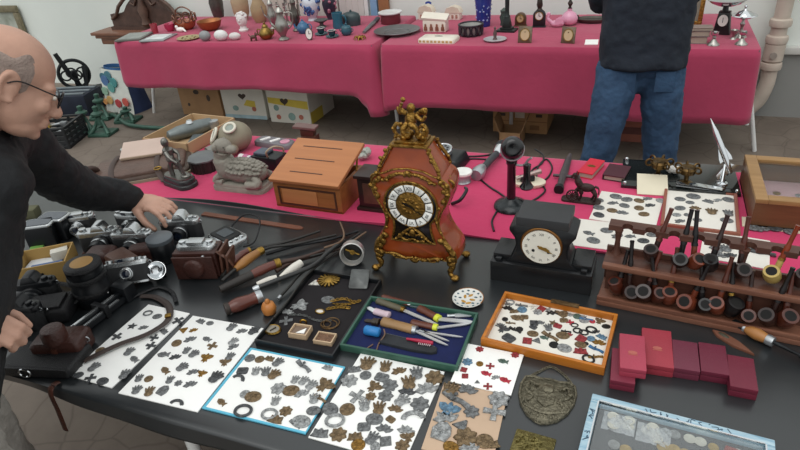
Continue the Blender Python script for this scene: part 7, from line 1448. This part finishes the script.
# open brown leather ever-ready case with a camera in it
cs = thing('camera_case', 'large brown leather camera case standing open in front of the held camera', 'camera case', G(201, 277)+V((-.01, .03, 0)), .28)
m = MB(); m.box(0, 0, 0, .135, .075, .088, bev=.008); m.obj('body', CASEL, cs)
m = MB(); m.box(0, 0, 0, .125, .006, .08, tr(0, -.046, .004) @ rot(.06, 0, 0), bev=.003); m.lathe([(.032, 0), (.03, .012), (.024, .016), (.001, .017)], 22, tr(-.0, -.048, .045) @ rot(PI/2)); m.obj('front_panel', CASEL, cs)
m = MB(); m.box(.072, 0, .0, .008, .07, .1, tr(0, 0, 0) @ rot(0, .1, 0), bev=.003); m.box(.088, -.005, 0, .008, .065, .09, rot(0, .14, 0), bev=.003); m.obj('open_flap', CASET, cs)
m = MB(); m.tube(bez([(.07, -.03, .09), (.1, -.03, .06), (.112, -.02, .02), (.1, .02, .012)], 6), .006, 8, flat=.3); m.obj('strap', CASET, cs); MB().ball((.03, -.041, .078), .005, 10, 7).obj('press_stud', STEEL, cs)
cam2 = thing('camera', 'camera sitting in the open brown leather case, chrome top showing', 'camera', cs.location+V((0, 0, .0882)), .28, 'old cameras on the black table')
m = MB(); m.prism(rrect(.12, .05, .02, 5), 0, .014, bev=.003); m.obj('top_plate', DULL, cam2); m = MB(); m.box(0, 0, .014, .05, .032, .01, bev=.003); m.obj('viewfinder', DULL, cam2)
for x in (-.042, .042): MB().lathe([(.01, .014), (.01, .022), (.001, .023)], 16, tr(x, 0)).obj('dial', CHROME, cam2)
# black cylinder pouch with grey lid, tall lens with tan cap, loose caps
t = thing('lens_case', 'black lens pouch with a flat grey lid below the held camera', 'lens case', G(166, 259)); MB().lathe([(.038, 0), (.041, .004), (.04, .07), (.036, .074)], 26).obj('body', BLACKP, t); MB().lathe([(.041, .07), (.042, .073), (.041, .082), (.036, .085), (.001, .085)], 26).obj('lid', M('grey lens lid', '#5a6065', .35, .1, .1), t)
t = thing('camera_lens', 'tall black lens standing upright with a tan leather-topped cap', 'lens', G(97, 300)); t.scale = (1.08, 1.08, 1.15); MB().lathe([(.045, 0), (.047, .01), (.047, .05), (.044, .055), (.044, .085), (.046, .09), (.046, .105)], 30).obj('barrel', BLACKP, t)
for z in (.03, .07): MB().lathe([(.0475, z), (.0485, z+.002), (.0485, z+.012), (.0475, z+.014)], 30).obj('focus_ring', LEATHB, t)
MB().lathe([(.046, .1), (.046, .112), (.042, .116)], 30).obj('cap', LEATHB, t); MB().lathe([(.0425, .115), (.001, .118)], 28).obj('cap_top', M('tan leather disc', '#a8834f', .5, 0, .1, 20), t)
for px, py, r_, lab in ((103, 262, .026, 'grey round lens cap leaning by the tall tan-capped lens'), (150, 268, .02, 'chrome ringed filter beside the brown leather lens case')):
    t = thing('lens_filter', lab, 'filter', G(px, py), 0); MB().lathe([(r_, 0), (r_, .008), (r_*.85, .01), (.001, .009)], 22).obj('disc', M('grey lens lid', '#5a6065') if px < 120 else STEEL, t); m = MB(); m.torus((0, 0, .0095), r_*.8, .0012, None, 22, 5); m.obj('ring', STEEL, t)
# flash units
def flash(label, px, py, rz, rx=0):
    t = thing('flash_unit', label, 'flash', G(px, py), rz, None, rx=rx); m = MB(); m.box(0, 0, 0, .095, .06, .075, bev=.008); m.obj('body', BLACKP, t); m = MB(); m.prism(rrect(.1, .062, .012), .075, .083, bev=.003); m.obj('silver_rim', DULL, t); m = MB(); m.prism(rrect(.084, .048, .01), .083, .0845); m.obj('window', M('grey diffuser', '#4c5158', .25, 0, .1), t); return t
flash('black flash unit with a silver-rimmed grey window on top', 62, 236, .2); flash('black flash unit lying half behind the cardboard box, left of the windowed one', 47, 243, .5)
t = thing('flash_reflector', 'chrome flash reflector dish between the leather cases and the badge card', 'flash', G(161, 278), .6); t.scale = (.68, .68, .68); MB().lathe([(.008, 0), (.02, .008), (.036, .026), (.04, .04), (.038, .04), (.03, .024), (.001, .008)], 28, tr(0, 0, .036) @ rot(PI/2-.7, 0, 0)).obj('dish', CHROME, t); m = MB(); m.box(0, .02, 0, .05, .04, .045, bev=.006); m.obj('body', BLACKP, t)
# open cardboard box of papers
BX = M('mustard cardboard', '#a8884f', .7, 0, .1, 10)
c = (G(40, 292)+G(72, 262)+G(45, 255))/3; t = thing('cardboard_box', 'small open mustard cardboard box with papers beside the old man\'s body', 'box', G(52, 276), .62)
w_, d_, h_ = .15, .12, .075
m = MB(); m.box(0, 0, 0, w_, d_, .003)
for s in (-1, 1): m.box(s*(w_/2-.002), 0, 0, .004, d_, h_); m.box(0, s*(d_/2-.002), 0, w_-.007, .004, h_)
m.obj('body', BX, t)
m = MB(); m.box(0, -d_/2-.0012, .03, .012, .002, .02); m.obj('printed_mark', BLACKP, t)
Rb = Matrix.Translation(t.location) @ rot(0, 0, .62)
for i, (x, y, z, sx, sy, sz, mt, nm, lab) in enumerate(((-.02, .01, .0035, .1, .09, .035, M('white leaflet', '#d5d9dc', .6, 0, .05), 'leaflet_bundle', 'bundle of white leaflets inside the mustard cardboard box'), (.01, -.03, .039, .09, .03, .02, M('blue packet', '#3f5d8a', .5, 0, .1), 'blue_packet', 'blue packet on the leaflets in the mustard cardboard box'), (.035, .036, .039, .05, .03, .03, M('pale packet', '#cfccc0', .6), 'film_packet', 'pale film packet at the back of the mustard cardboard box'))):
    o = MB().box(0, 0, 0, sx, sy, sz, bev=.002).obj(nm, mt, loc=Rb @ V((x, y, z)), rz=.62+.2*(i-1)); tag(o, lab, 'packet')
o = MB().lathe([(.022, 0), (.024, .004), (.022, .01), (.001, .011)], 20).obj('plastic_disc', M('leaf green plastic', '#6c9a4a', .4), loc=G(38, 249)); tag(o, 'green round plastic disc behind the mustard cardboard box', 'lid')
o = MB().box(0, 0, 0, .07, .05, .04, bev=.01).obj('olive_case', M('olive canvas', '#55553f', .8, 0, .2, 30), loc=G(31, 217), rz=.4); tag(o, 'small olive canvas case just beyond the old man\'s body', 'case')
p, q = G(30, 237), G(46, 222); o = MB(); ln = (q-p).length; o.tube([(0, 0, .008), (ln, 0, .008)], .006, 10); o.ball((0, 0, .012), .012, 10, 7); tag(o.obj('steel_rod', STEEL, loc=p, rz=math.atan2(q.y-p.y, q.x-p.x)), 'short steel rod with a knob lying behind the cardboard box', 'rod')
# brown leather cases
def lcase(label, px, py, w_, d_, h_, rz, mt, bulge=None, rx=0):
    t = thing('leather_case', label, 'camera case', G(px, py), rz, 'brown leather camera cases'); m = MB(); m.box(0, 0, 0, w_, d_, h_, bev=min(d_, h_)*.22, seg=3); m.obj('body', mt, t)
    m = MB(); m.prism(rrect(w_*1.01, d_*1.03, .012), h_*.7, h_*1.03, bev=.008); m.obj('lid', mt, t)
    if bulge: MB().lathe([(bulge, 0), (bulge, .03), (bulge*.85, .038), (.001, .04)], 24, tr(0, -d_*.2, h_*.98)).obj('lens_bulge', mt, t)
    m = MB(); m.box(0, -d_*.52, h_*.3, .014, .004, h_*.5, bev=.001); m.obj('closing_strap', LEATH, t); MB().lathe([(.004, 0), (.004, .003), (.001, .004)], 10, tr(0, -d_*.53, h_*.35) @ rot(PI/2)).obj('press_stud', STEEL, t)
    m = MB(); m.torus((w_*.5, 0, h_*.7), .008, .0018, rot(PI/2), 12, 6); m.obj('strap_ring', STEEL, t); return t
lcase('brown leather lens case with rounded ends, below the pair of silver cameras', 106, 266, .085, .065, .06, .3, CASEL); lcase('long brown leather camera case left of the black lens pouch', 130, 275, .14, .065, .065, -.35, CASET); lcase('dark brown leather case with its flap up, behind the chrome reflector', 148, 262, .09, .05, .06, .6, CASEL)
lcase('large oxblood leather camera case with a round lens bulge, by the front table edge', 67, 352, .13, .075, .055, .35, CASEL, bulge=.03)
t = thing('camera_bag', 'flat black camera bag with a steel buckle under the old man\'s lower hand', 'bag', G(46, 366), .22)
m = MB(); m.box(0, .01, 0, .2, .1, .03, bev=.01, seg=3); m.obj('body', LEATHB, t); m = MB(); m.box(0, -.04, .004, .19, .006, .026, bev=.002); m.obj('flap', LEATHB, t)
m = MB(); m.torus((-.02, -.044, .017), .012, .0025, rot(PI/2), 16, 6, sx=1.3); m.obj('buckle', CHROME, t)
t = thing('camera_bag', 'soft black camera bag lying between the black cameras and the tripod', 'bag', G(52, 316), .5); t.scale = (.7, .75, 1)
m = MB(); m.box(0, 0, 0, .2, .13, .05, bev=.02, seg=4); m.obj('body', LEATHB, t); m = MB(); m.box(0, -.01, .05, .15, .09, .008, bev=.004); m.obj('flap', LEATHB, t); m = MB(); m.tube(bez([(-.1, 0, .03), (-.14, .06, .05), (0, .1, .06), (.12, .06, .04), (.1, 0, .03)], 7), .008, 8, flat=.3); m.obj('strap', LEATHB, t)
for x in (-.04, .03): MB().ball((x, -.056, .052), .005, 10, 7).obj('rivet', CHROME, t)
# folded tripod: three telescopic legs with steel channels
p, q = G(76, 337), G(129, 296); rz_ = math.atan2(q.y-p.y, q.x-p.x); ln = (q-p).length
t = thing('tripod', 'folded black and silver tripod lying alongside the leftmost badge card', 'tripod', p, rz_)
t.scale = (1, 1.15, 1.5)
for i in (-1, 0, 1):
    m = MB(); m.box(ln*.5, i*.013, .004+(.007 if i == 0 else 0), ln*.96, .011, .011, bev=.001); l_ = m.obj('leg', BLACKP, t)
    m = MB(); m.box(ln*.4, i*.013, .0152+(.007 if i == 0 else 0), ln*.72, .006, .002); m.obj('steel_channel', DULL, l_)
m = MB(); m.box(ln*.95, 0, 0, .04, .05, .034, bev=.004); m.obj('head', BLACKP, t); MB().ball((ln*.8, .034, .024), .009, 12, 8).obj('knob', M('white knob', '#d8d8d4', .3), t); MB().box(ln*.5, 0, .0, .016, .046, .026, bev=.002).obj('clamp', IRON, t)
# straps
def strapline(label, pts, wd=.011, mt=None, name='strap', th=.28):
    P = [G(x, y, T+z) for x, y, z in pts]; c0 = P[0].copy(); o = MB().tube(bez([p-c0 for p in P], 8), wd, 8, flat=th, up=(0, 0, 1)).obj(name, mt or LEATH, loc=c0); return tag(o, label, 'strap')
strapline('brown-black leather strap lying across the leftmost badge card', [(84, 361, .008), (100, 353, .012), (121, 343.5, .012), (140, 337, .012), (153, 331, .012), (166, 322, .012), (170, 313, .01), (167, 304, .008), (155, 297, .006), (141, 296, .006)], .0095, M('grey-brown strap', '#3b302c', .5, 0, .2))
o = MB().box(0, 0, 0, .016, .014, .004, bev=.001).obj('strap_buckle', BRASS, loc=G(168, 316, T+.0145), rz=.6); tag(o, 'small brass buckle where the strap leaves the leftmost card', 'buckle')
strapline('black strap looping from the tripod head towards the badge cards', [(133, 297, .006), (148, 290, .006), (160, 287, .006), (172, 292, .006), (176, 302, .006)], .006, LEATHB)
strapline('black camera strap lying in front of the tall lens', [(30, 290, .006), (45, 287, .02), (60, 290, .02), (68, 300, .01)], .007, LEATHB)
strapline('brown strap between the silver camera pair and the flash unit', [(80, 240, .006), (86, 233, .02), (88, 244, .01), (84, 254, .006)], .008, LEATH)
p = G(61, 381); o = MB(); o.tube(bez([(0, .012, .004), (0, -.006, .006), (0, -.0165, -.01), (.002, -.02, -.06), (-.004, -.022, -.13)], 6), .009, 8, flat=.3, up=(0, 1, .2)); o = o.obj('strap', LEATH, loc=V((p.x, FY0, T))); tag(o, 'brown leather strap hanging down over the front table edge', 'strap')
# ---------------------------------------------------------------- people
def fuse(mb, name, mat, vox, parent=None, it=6, folds=None):
    """one continuous surface from overlapping limbs"""
    o = mb.obj(name, mat)
    md = o.modifiers.new('remesh', 'REMESH'); md.mode = 'VOXEL'; md.voxel_size = vox
    sm = o.modifiers.new('smooth', 'SMOOTH'); sm.iterations = it; sm.factor = .5
    for (sc_, st) in (folds or ()):
        tx = bpy.data.textures.new('folds', 'CLOUDS'); tx.noise_scale = sc_; tx.noise_depth = 2
        d = o.modifiers.new('folds', 'DISPLACE'); d.texture = tx; d.strength = st; d.mid_level = .5; d.texture_coords = 'GLOBAL'
    dg = bpy.context.evaluated_depsgraph_get(); me = bpy.data.meshes.new_from_object(o.evaluated_get(dg)); o.modifiers.clear(); o.data = me
    for p in me.polygons: p.use_smooth = True
    me.name = name
    if parent is not None: o.parent = parent
    return o
SKIN = M('skin', '#be9480', .5, 0, .12, 14, .08, 120)
def limb(m, pts, rad, n=6, seg=16):
    """tapering limb through joints, radii per joint"""
    P = bez(pts, n); R = []
    for i in range(len(pts)-1):
        for k in range(n): R.append(rad[i]+(rad[i+1]-rad[i])*k/n)
    R.append(rad[-1]); m.tube(P, R, seg); m.ball(P[0], R[0]*.99, seg, 10); m.ball(P[-1], R[-1]*.99, seg, 10)
def hand(m, wr, d, back, thumb, curl=(.35, .7, .5), spread=.12, k=1.0, tcurl=.3):
    """palm, four unequal bent fingers and a thumb; back = normal of the back of the hand, thumb = side it leaves from"""
    d = V(d).normalized(); back = V(back); back = (back-d*back.dot(d)).normalized(); side = d.cross(back); side = side if side.dot(V(thumb)) > 0 else -side
    X = Matrix((( side.x, d.x, back.x, wr[0]), (side.y, d.y, back.y, wr[1]), (side.z, d.z, back.z, wr[2]), (0, 0, 0, 1)))
    S0 = m.X; m.X = S0 @ X
    m.ball((0, .045*k, 0), (.041*k, .052*k, .0155*k), 18, 12); m.ball((.005*k, .075*k, .001), (.039*k, .026*k, .0135*k), 16, 10); m.ball((.026*k, .034*k, -.008*k), (.02*k, .034*k, .015*k), 14, 10); m.tube([(0, -.02*k, 0), (0, .03*k, 0)], [.026*k, .028*k], 16, flat=.72)
    for i, (x, ln) in enumerate(((.03, .078), (.0105, .088), (-.0095, .081), (-.0285, .064))):
        a = 0; p = V((x*k, .088*k-(.008*k if i == 3 else 0), .002*k)); ang = (1.5-i)*spread*.5
        P = [p-V((0, .02*k, 0)), p]; q = p.copy()
        for s_, c_ in zip((.46, .3, .24), curl):
            a += c_+.05*i; q = q+V((math.sin(ang)*math.cos(a), math.cos(ang)*math.cos(a), -math.sin(a)))*ln*s_*k; P.append(q)
        r_ = (.0088-.0006*(i == 3))*k; m.tube(P, [r_*1.08, r_*1.1, r_*1.02, r_*.95, r_*.8], 12); m.ball(P[-1], r_*.82, 10, 8)
        for z in P[1:-1]: m.ball(z, r_*1.08, 10, 8)
    P = [V((.028, .02, -.006))*k, V((.046, .05, -.014))*k, V((.05+.012*(1-tcurl), .083, -.018-.03*tcurl))*k, V((.043+.016*(1-tcurl), .108, -.024-.05*tcurl))*k]
    m.tube(P, [.015*k, .0125*k, .0105*k, .0085*k], 12); m.ball(P[-1], .0086*k, 10, 8); m.ball(P[2], .0108*k, 10, 8)
    m.X = S0
def head(m, X, k=1.0):
    """x = sideways, y = face, z = crown"""
    S0 = m.X; m.X = S0 @ X @ Matrix.Scale(k, 4)
    m.ball((0, -.012, .03), (.076, .098, .085), 26, 18); m.ball((0, .03, -.03), (.062, .064, .078), 22, 16); m.ball((0, .045, -.085), (.043, .045, .03), 18, 12); m.ball((0, -.03, -.04), (.062, .066, .06), 18, 12)
    m.ball((0, .07, .012), (.056, .024, .018), 16, 10)
    m.tube([(0, .088, .005), (0, .1, -.018), (0, .113, -.036)], [.009, .012, .014], 12); m.ball((0, .112, -.037), (.016, .013, .012), 12, 9)
    for s in (-1, 1):
        m.ball((s*.014, .103, -.04), (.009, .009, .008), 10, 8); m.ball((s*.04, .068, -.03), (.022, .022, .02), 12, 9); m.ball((s*.031, .08, -.004), (.014, .01, .011), 12, 9)
        Y = tr(s*.078, -.008, -.012) @ rot(0, 0, s*.35); m.torus((0, 0, 0), .02, .007, Y @ rot(0, PI/2, 0), 18, 8, sx=1.45, sy=.9); m.ball((s*.074, -.004, -.014), (.009, .016, .026), 12, 8); m.ball((s*.078, .002, -.04), (.008, .01, .01), 10, 8)
    m.ball((0, .094, -.062), (.023, .012, .0075), 14, 8); m.ball((0, .091, -.073), (.02, .013, .008), 14, 8); m.ball((0, .082, -.098), (.02, .014, .014), 12, 8)
    m.X = S0
# ---- the old man leaning over the left end of the table
Fd, Ld = V((.57, .82, 0)), V((-.82, .57, 0))
Hc = D(8, 80, 1.3); Nb = V((-1.386, .846, 1.318)); Ls = V((-1.517, .994, 1.255)); Rs = V((-1.262, .744, 1.24)); HIP = V((-1.285, .44, .9))
Wl = V((-1.55, 1.345, .868)); Wr = D(-42, 316, 1.25)
hf = (_cx*.7-_cy*.25+_FW*.7).normalized(); hu = (_cx*.3+_cy*.95-_FW*.05); hu = (hu-hf*hu.dot(hf)).normalized(); hs_ = hf.cross(hu)
HX = Matrix(((hs_.x, hf.x, hu.x, Hc.x), (hs_.y, hf.y, hu.y, Hc.y), (hs_.z, hf.z, hu.z, Hc.z), (0, 0, 0, 1)))
old = thing('person', 'bald man in glasses and a black jacket leaning over the cameras at the left', 'person', (HIP.x, HIP.y, 0))
inv = Matrix.Translation(-V(old.location))
m = MB(); m.X = inv
head(m, HX, .97)
limb(m, [HX @ V((0, -.035, -.06)), HX @ V((0, -.06, -.12)), Nb+V((0, 0, -.05))], [.058, .056, .07])
mid = HIP.lerp(Nb, .55)
limb(m, [HIP, mid, Nb-V((0, 0, .12))], [.08, .08, .06]); limb(m, [Ls, Nb-V((0, 0, .07)), Rs], [.035, .045, .035])
El = Ls.lerp(Wl, .53)+V((-.03, -.03, -.035)); Er = Rs.lerp(Wr, .52)+V((-.04, -.08, .0))
limb(m, [Ls, El, Wl], [.036, .033, .025]); limb(m, [Rs, Er, Wr], [.036, .033, .025])
hd = (G(182, 211, .85)-Wl).normalized()
hand(m, Wl, hd+V((0, 0, -.02)), (0, 0, 1), (hd.y, -hd.x, 0), curl=(.15, .5, .55), spread=.28, k=1.1, tcurl=.6)
hdr = (D(33, 346, 1.24)-Wr).normalized()
hand(m, Wr, hdr, V((.25, -.35, 1)), (-hdr.y, hdr.x, 0), curl=(.55, .8, .6), spread=.1, k=1.0, tcurl=.6)
FTl, FTr = V((-1.42, .5, 0)), V((-1.16, .36, 0))
for s, ft in ((1, FTl), (-1, FTr)):
    hp = HIP+Ld*.09*s; kn = hp.lerp(ft, .5)+Fd*.03; limb(m, [hp, kn, ft+V((0, 0, .08))], [.075, .05, .038])
b_ = fuse(m, 'body', SKIN, .0045, old, 4)
JK = M('black jacket cloth', '#17191c', .75, 0, .18, 9, .3, 60)
def torso(m, hip, nb, ls, rs, k=1., wid=(.165, .17, .165)):
    up = (nb-hip).normalized(); sd = (ls-rs); sd = (sd-up*sd.dot(up)).normalized(); fw = sd.cross(up)
    n_ = 10; vs = []; fs = []; seg = 24
    for i in range(n_+1):
        u = i/n_; c_ = hip.lerp(nb, u*.93)+fw*(.0); w_ = (wid[0]+(wid[1]-wid[0])*min(1, u*2)) if u < .5 else (wid[1]+(wid[2]-wid[1])*(u-.5)*2)
        if u > .85: w_ *= 1-(u-.85)*2.6
        dp = .118*k-.02*max(0, u-.75)*4
        for j in range(seg): a = 2*PI*j/seg; vs.append(c_+sd*(w_*k*math.copysign(abs(math.cos(a))**.8, math.cos(a)))+fw*(dp*math.copysign(abs(math.sin(a))**.9, math.sin(a))))
    for i in range(n_):
        for j in range(seg): fs.append((i*seg+j, i*seg+(j+1) % seg, (i+1)*seg+(j+1) % seg, (i+1)*seg+j))
    fs.append(tuple(range(seg))[::-1]); fs.append(tuple(n_*seg+j for j in range(seg))); m.raw(vs, fs)
m = MB(); m.X = inv
torso(m, HIP+V((0, -.0, -.04)), Nb+V((0, 0, .0)), Ls, Rs)
limb(m, [Ls-Ld*.02, El, Wl-(Wl-El).normalized()*.02], [.088, .066, .046]); limb(m, [Rs+Ld*.02, Er, Wr-(Wr-Er).normalized()*.03], [.085, .066, .047]); limb(m, [Ls-V((0, 0, .01)), Nb-V((0, 0, .035)), Rs-V((0, 0, .01))], [.075, .085, .075])
fuse(m, 'jacket', JK, .009, old, 5, ((.07, .022), (.025, .007)))
# stand-up collar
ax = (HX @ V((0, -.05, -.1))-Nb).normalized(); Xc = frame(Nb-ax*.02, Nb+ax)
m = MB(); m.X = inv; m.lathe([(.082, 0), (.078, .05), (.084, .075), (.076, .078), (.07, .05), (.072, 0)], 26, Xc, sx=1.0, sy=1.0); fuse(m, 'collar', JK, .006, old, 3, ((.05, .008),))
TRS = M('grey tweed trousers', '#96918a', .85, 0, .15, 60, .4, 160)
m = MB(); m.X = inv
limb(m, [HIP+Ld*.08+V((0, 0, .02)), HIP-Ld*.08+V((0, 0, .02))], [.12, .12])
for s, ft in ((1, FTl), (-1, FTr)):
    hp = HIP+Ld*.09*s; kn = hp.lerp(ft, .5)+Fd*.03; limb(m, [hp, kn, ft+V((0, 0, .07))], [.115, .085, .08])
fuse(m, 'trousers', TRS, .009, old, 5, ((.06, .02), (.02, .006)))
for s, ft in ((1, FTl), (-1, FTr)):
    m = MB(); m.X = inv; m.ball(ft+Fd*.06+V((0, 0, .035)), (.1, .05, .05), 16, 10, rot(0, 0, math.atan2(.82, .57))); m.box(ft.x+Fd.x*.06, ft.y+Fd.y*.06, 0, .05, .05, .03); fuse(m, 'shoe', M('black shoe', '#1a1817', .4), .008, old, 3)
# grey fringe of hair, ear to ear round the back
m = MB(); m.X = inv @ HX
def hair(u, v):
    a = PI*(.0+1.0*u); a = -PI/2-(u-.5)*PI*1.3; e_ = -.6+v*(.92+.12*math.sin(u*23)+.1*math.sin(u*41))
    r_ = 1.02-.06*max(abs(v-.5)*2, abs(u-.5)*2)**5+.007*math.sin(u*70+3*math.sin(v*9))*math.sin(v*37+2*math.sin(u*20))
    return V((.0765*math.cos(a)*math.cos(e_)*r_, -.012+.0985*math.sin(a)*math.cos(e_)*r_, .03+.086*math.sin(e_)*r_-.004))
m.sheet(hair, 90, 30); m.obj('hair', M('short grey hair', '#94837a', .85, 0, .22, 60, .4, 200), old)
# glasses
GF = M('dark spectacle frame', '#1d1a1a', .3, .3, .1)
gl = MB(); gl.X = inv @ HX
for s in (-1, 1):
    gl.torus((s*.033, .1, -.002), .022, .0018, rot(PI/2, 0, -s*.15), 24, 6, sx=1.1, sy=.85); gl.tube(bez([(s*.057, .096, .002), (s*.073, .06, .004), (s*.081, .01, .006), (s*.082, -.012, -.006)], 5), .0017, 6)
gl.tube([(-.011, .104, .0), (0, .108, .003), (.011, .104, .0)], .0018, 6)
g_ = gl.obj('glasses', GF, old)
for s in (-1, 1): q = MB(); q.X = inv @ HX; q.prism(circ(.0215, 18, 1.1, .85), -.0006, .0006, tr(s*.033, .1, -.002) @ rot(PI/2, 0, -s*.15)); q.obj('lens', GLASS, g_)
for s in (-1, 1): q = MB(); q.X = inv @ HX; q.ball((s*.031, .0865, -.003), (.0095, .006, .006), 12, 8); q.obj('eye', M('eye white', '#d8d2c8', .2), old)
# ---- the man standing with his back to us
P0 = V((.005, 3.03, 0)); HIP2 = P0+V((0, 0, .9))
man = thing('person', 'standing man in a dark navy jacket and blue jeans, seen from behind', 'person', P0)
inv = Matrix.Translation(-P0)
Nb2 = P0+V((.0, .06, 1.46)); sd = V((.97, .22, 0)).normalized(); fw = V((-sd.y, sd.x, 0))
Ls2, Rs2 = Nb2-sd*.19-V((0, 0, .05)), Nb2+sd*.19-V((0, 0, .05))
Xh = Matrix(((sd.x, fw.x, 0, Nb2.x+fw.x*.05), (sd.y, fw.y, 0, Nb2.y+fw.y*.05), (0, 0, 1, Nb2.z+.19), (0, 0, 0, 1)))
m = MB(); m.X = inv; head(m, Xh); limb(m, [Nb2+fw*.03+V((0, 0, .12)), Nb2-V((0, 0, .06))], [.056, .066]); limb(m, [HIP2, Nb2-V((0, 0, .1))], [.08, .1]); limb(m, [Ls2, Nb2-V((0, 0, .07)), Rs2], [.05, .06, .05])
k1 = D(600, 148, 2.94); k2 = D(660, 152, 3.0)
legs = []
for s, kn in ((-1, k1), (1, k2)):
    hp = HIP2+sd*.095*s+V((0, 0, -.04)); ft = kn+(kn-hp)*.92; ft.z = .0; ft.y = kn.y+.02; legs.append((hp, kn, ft)); limb(m, [hp, kn, ft+V((0, 0, .08))], [.08, .052, .04])
E2 = []
for s, sh_p in ((-1, Ls2), (1, Rs2)):
    el = sh_p-sd*.0*s+V((0, 0, -.26))+fw*.13; wr = el+fw*.2+V((0, 0, .05))-sd*s*.1; E2.append((sh_p, el, wr)); limb(m, [sh_p, el, wr], [.045, .038, .026]); hand(m, wr, wr-el, (0, 0, 1), -sd*s, curl=(.4, .5, .4))
fuse(m, 'body', SKIN, .006, man, 4)
NAVY = M('navy black jacket', '#1b232e', .8, 0, .2, 7, .35, 40)
m = MB(); m.X = inv; torso(m, HIP2+V((0, 0, -.03)), Nb2, Ls2, Rs2, 1.2, (.166, .166, .16))
for sh_p, el, wr in E2: limb(m, [sh_p, el, wr-(wr-el).normalized()*.02], [.085, .068, .05])
limb(m, [Ls2, Nb2-V((0, 0, .04)), Rs2], [.08, .085, .08]); fuse(m, 'jacket', NAVY, .011, man, 5, ((.12, .022), (.03, .006)))
JEAN = M('washed blue jeans', '#33506e', .85, 0, .28, 7, .4, 60, hex2='#213750')
m = MB(); m.X = inv; limb(m, [HIP2-sd*.08+V((0, 0, .0)), HIP2+sd*.08+V((0, 0, .0))], [.112, .112]); limb(m, [HIP2, HIP2-V((0, .005, .075))], [.11, .085])
for hp, kn, ft in legs: limb(m, [hp, kn, ft+V((0, 0, .06))], [.108, .08, .078])
fuse(m, 'jeans', JEAN, .009, man, 5, ((.07, .02), (.022, .007)))
for s, (hp, kn, ft) in zip((-1, 1), legs): m = MB(); m.X = inv; m.ball(ft+fw*.06+V((0, 0, .035)), (.05, .12, .05), 16, 10); m.box(ft.x+fw.x*.06, ft.y+fw.y*.06, 0, .07, .16, .03); fuse(m, 'shoe', M('black shoe', '#1a1817'), .008, man, 3)
m = MB(); m.X = inv @ Xh; m.ball((0, -.02, .038), (.082, .1, .088), 24, 16); m.obj('hair', M('dark hair', '#2a221d', .7, 0, .3, 60), man)
m = MB(); m.X = inv; 
for s in (-1, 1):
    c_ = HIP2+sd*.085*s-fw*.112+V((0, 0, -.06)); q = MB(); q.X = inv; q.box(0, 0, 0, .085, .006, .095, Matrix(((sd.x, fw.x, 0, c_.x), (sd.y, fw.y, 0, c_.y), (0, 0, 1, c_.z-.06), (0, 0, 0, 1))), bev=.002); q.obj('back_pocket', JEAN, man)
bpy.context.view_layer.update()
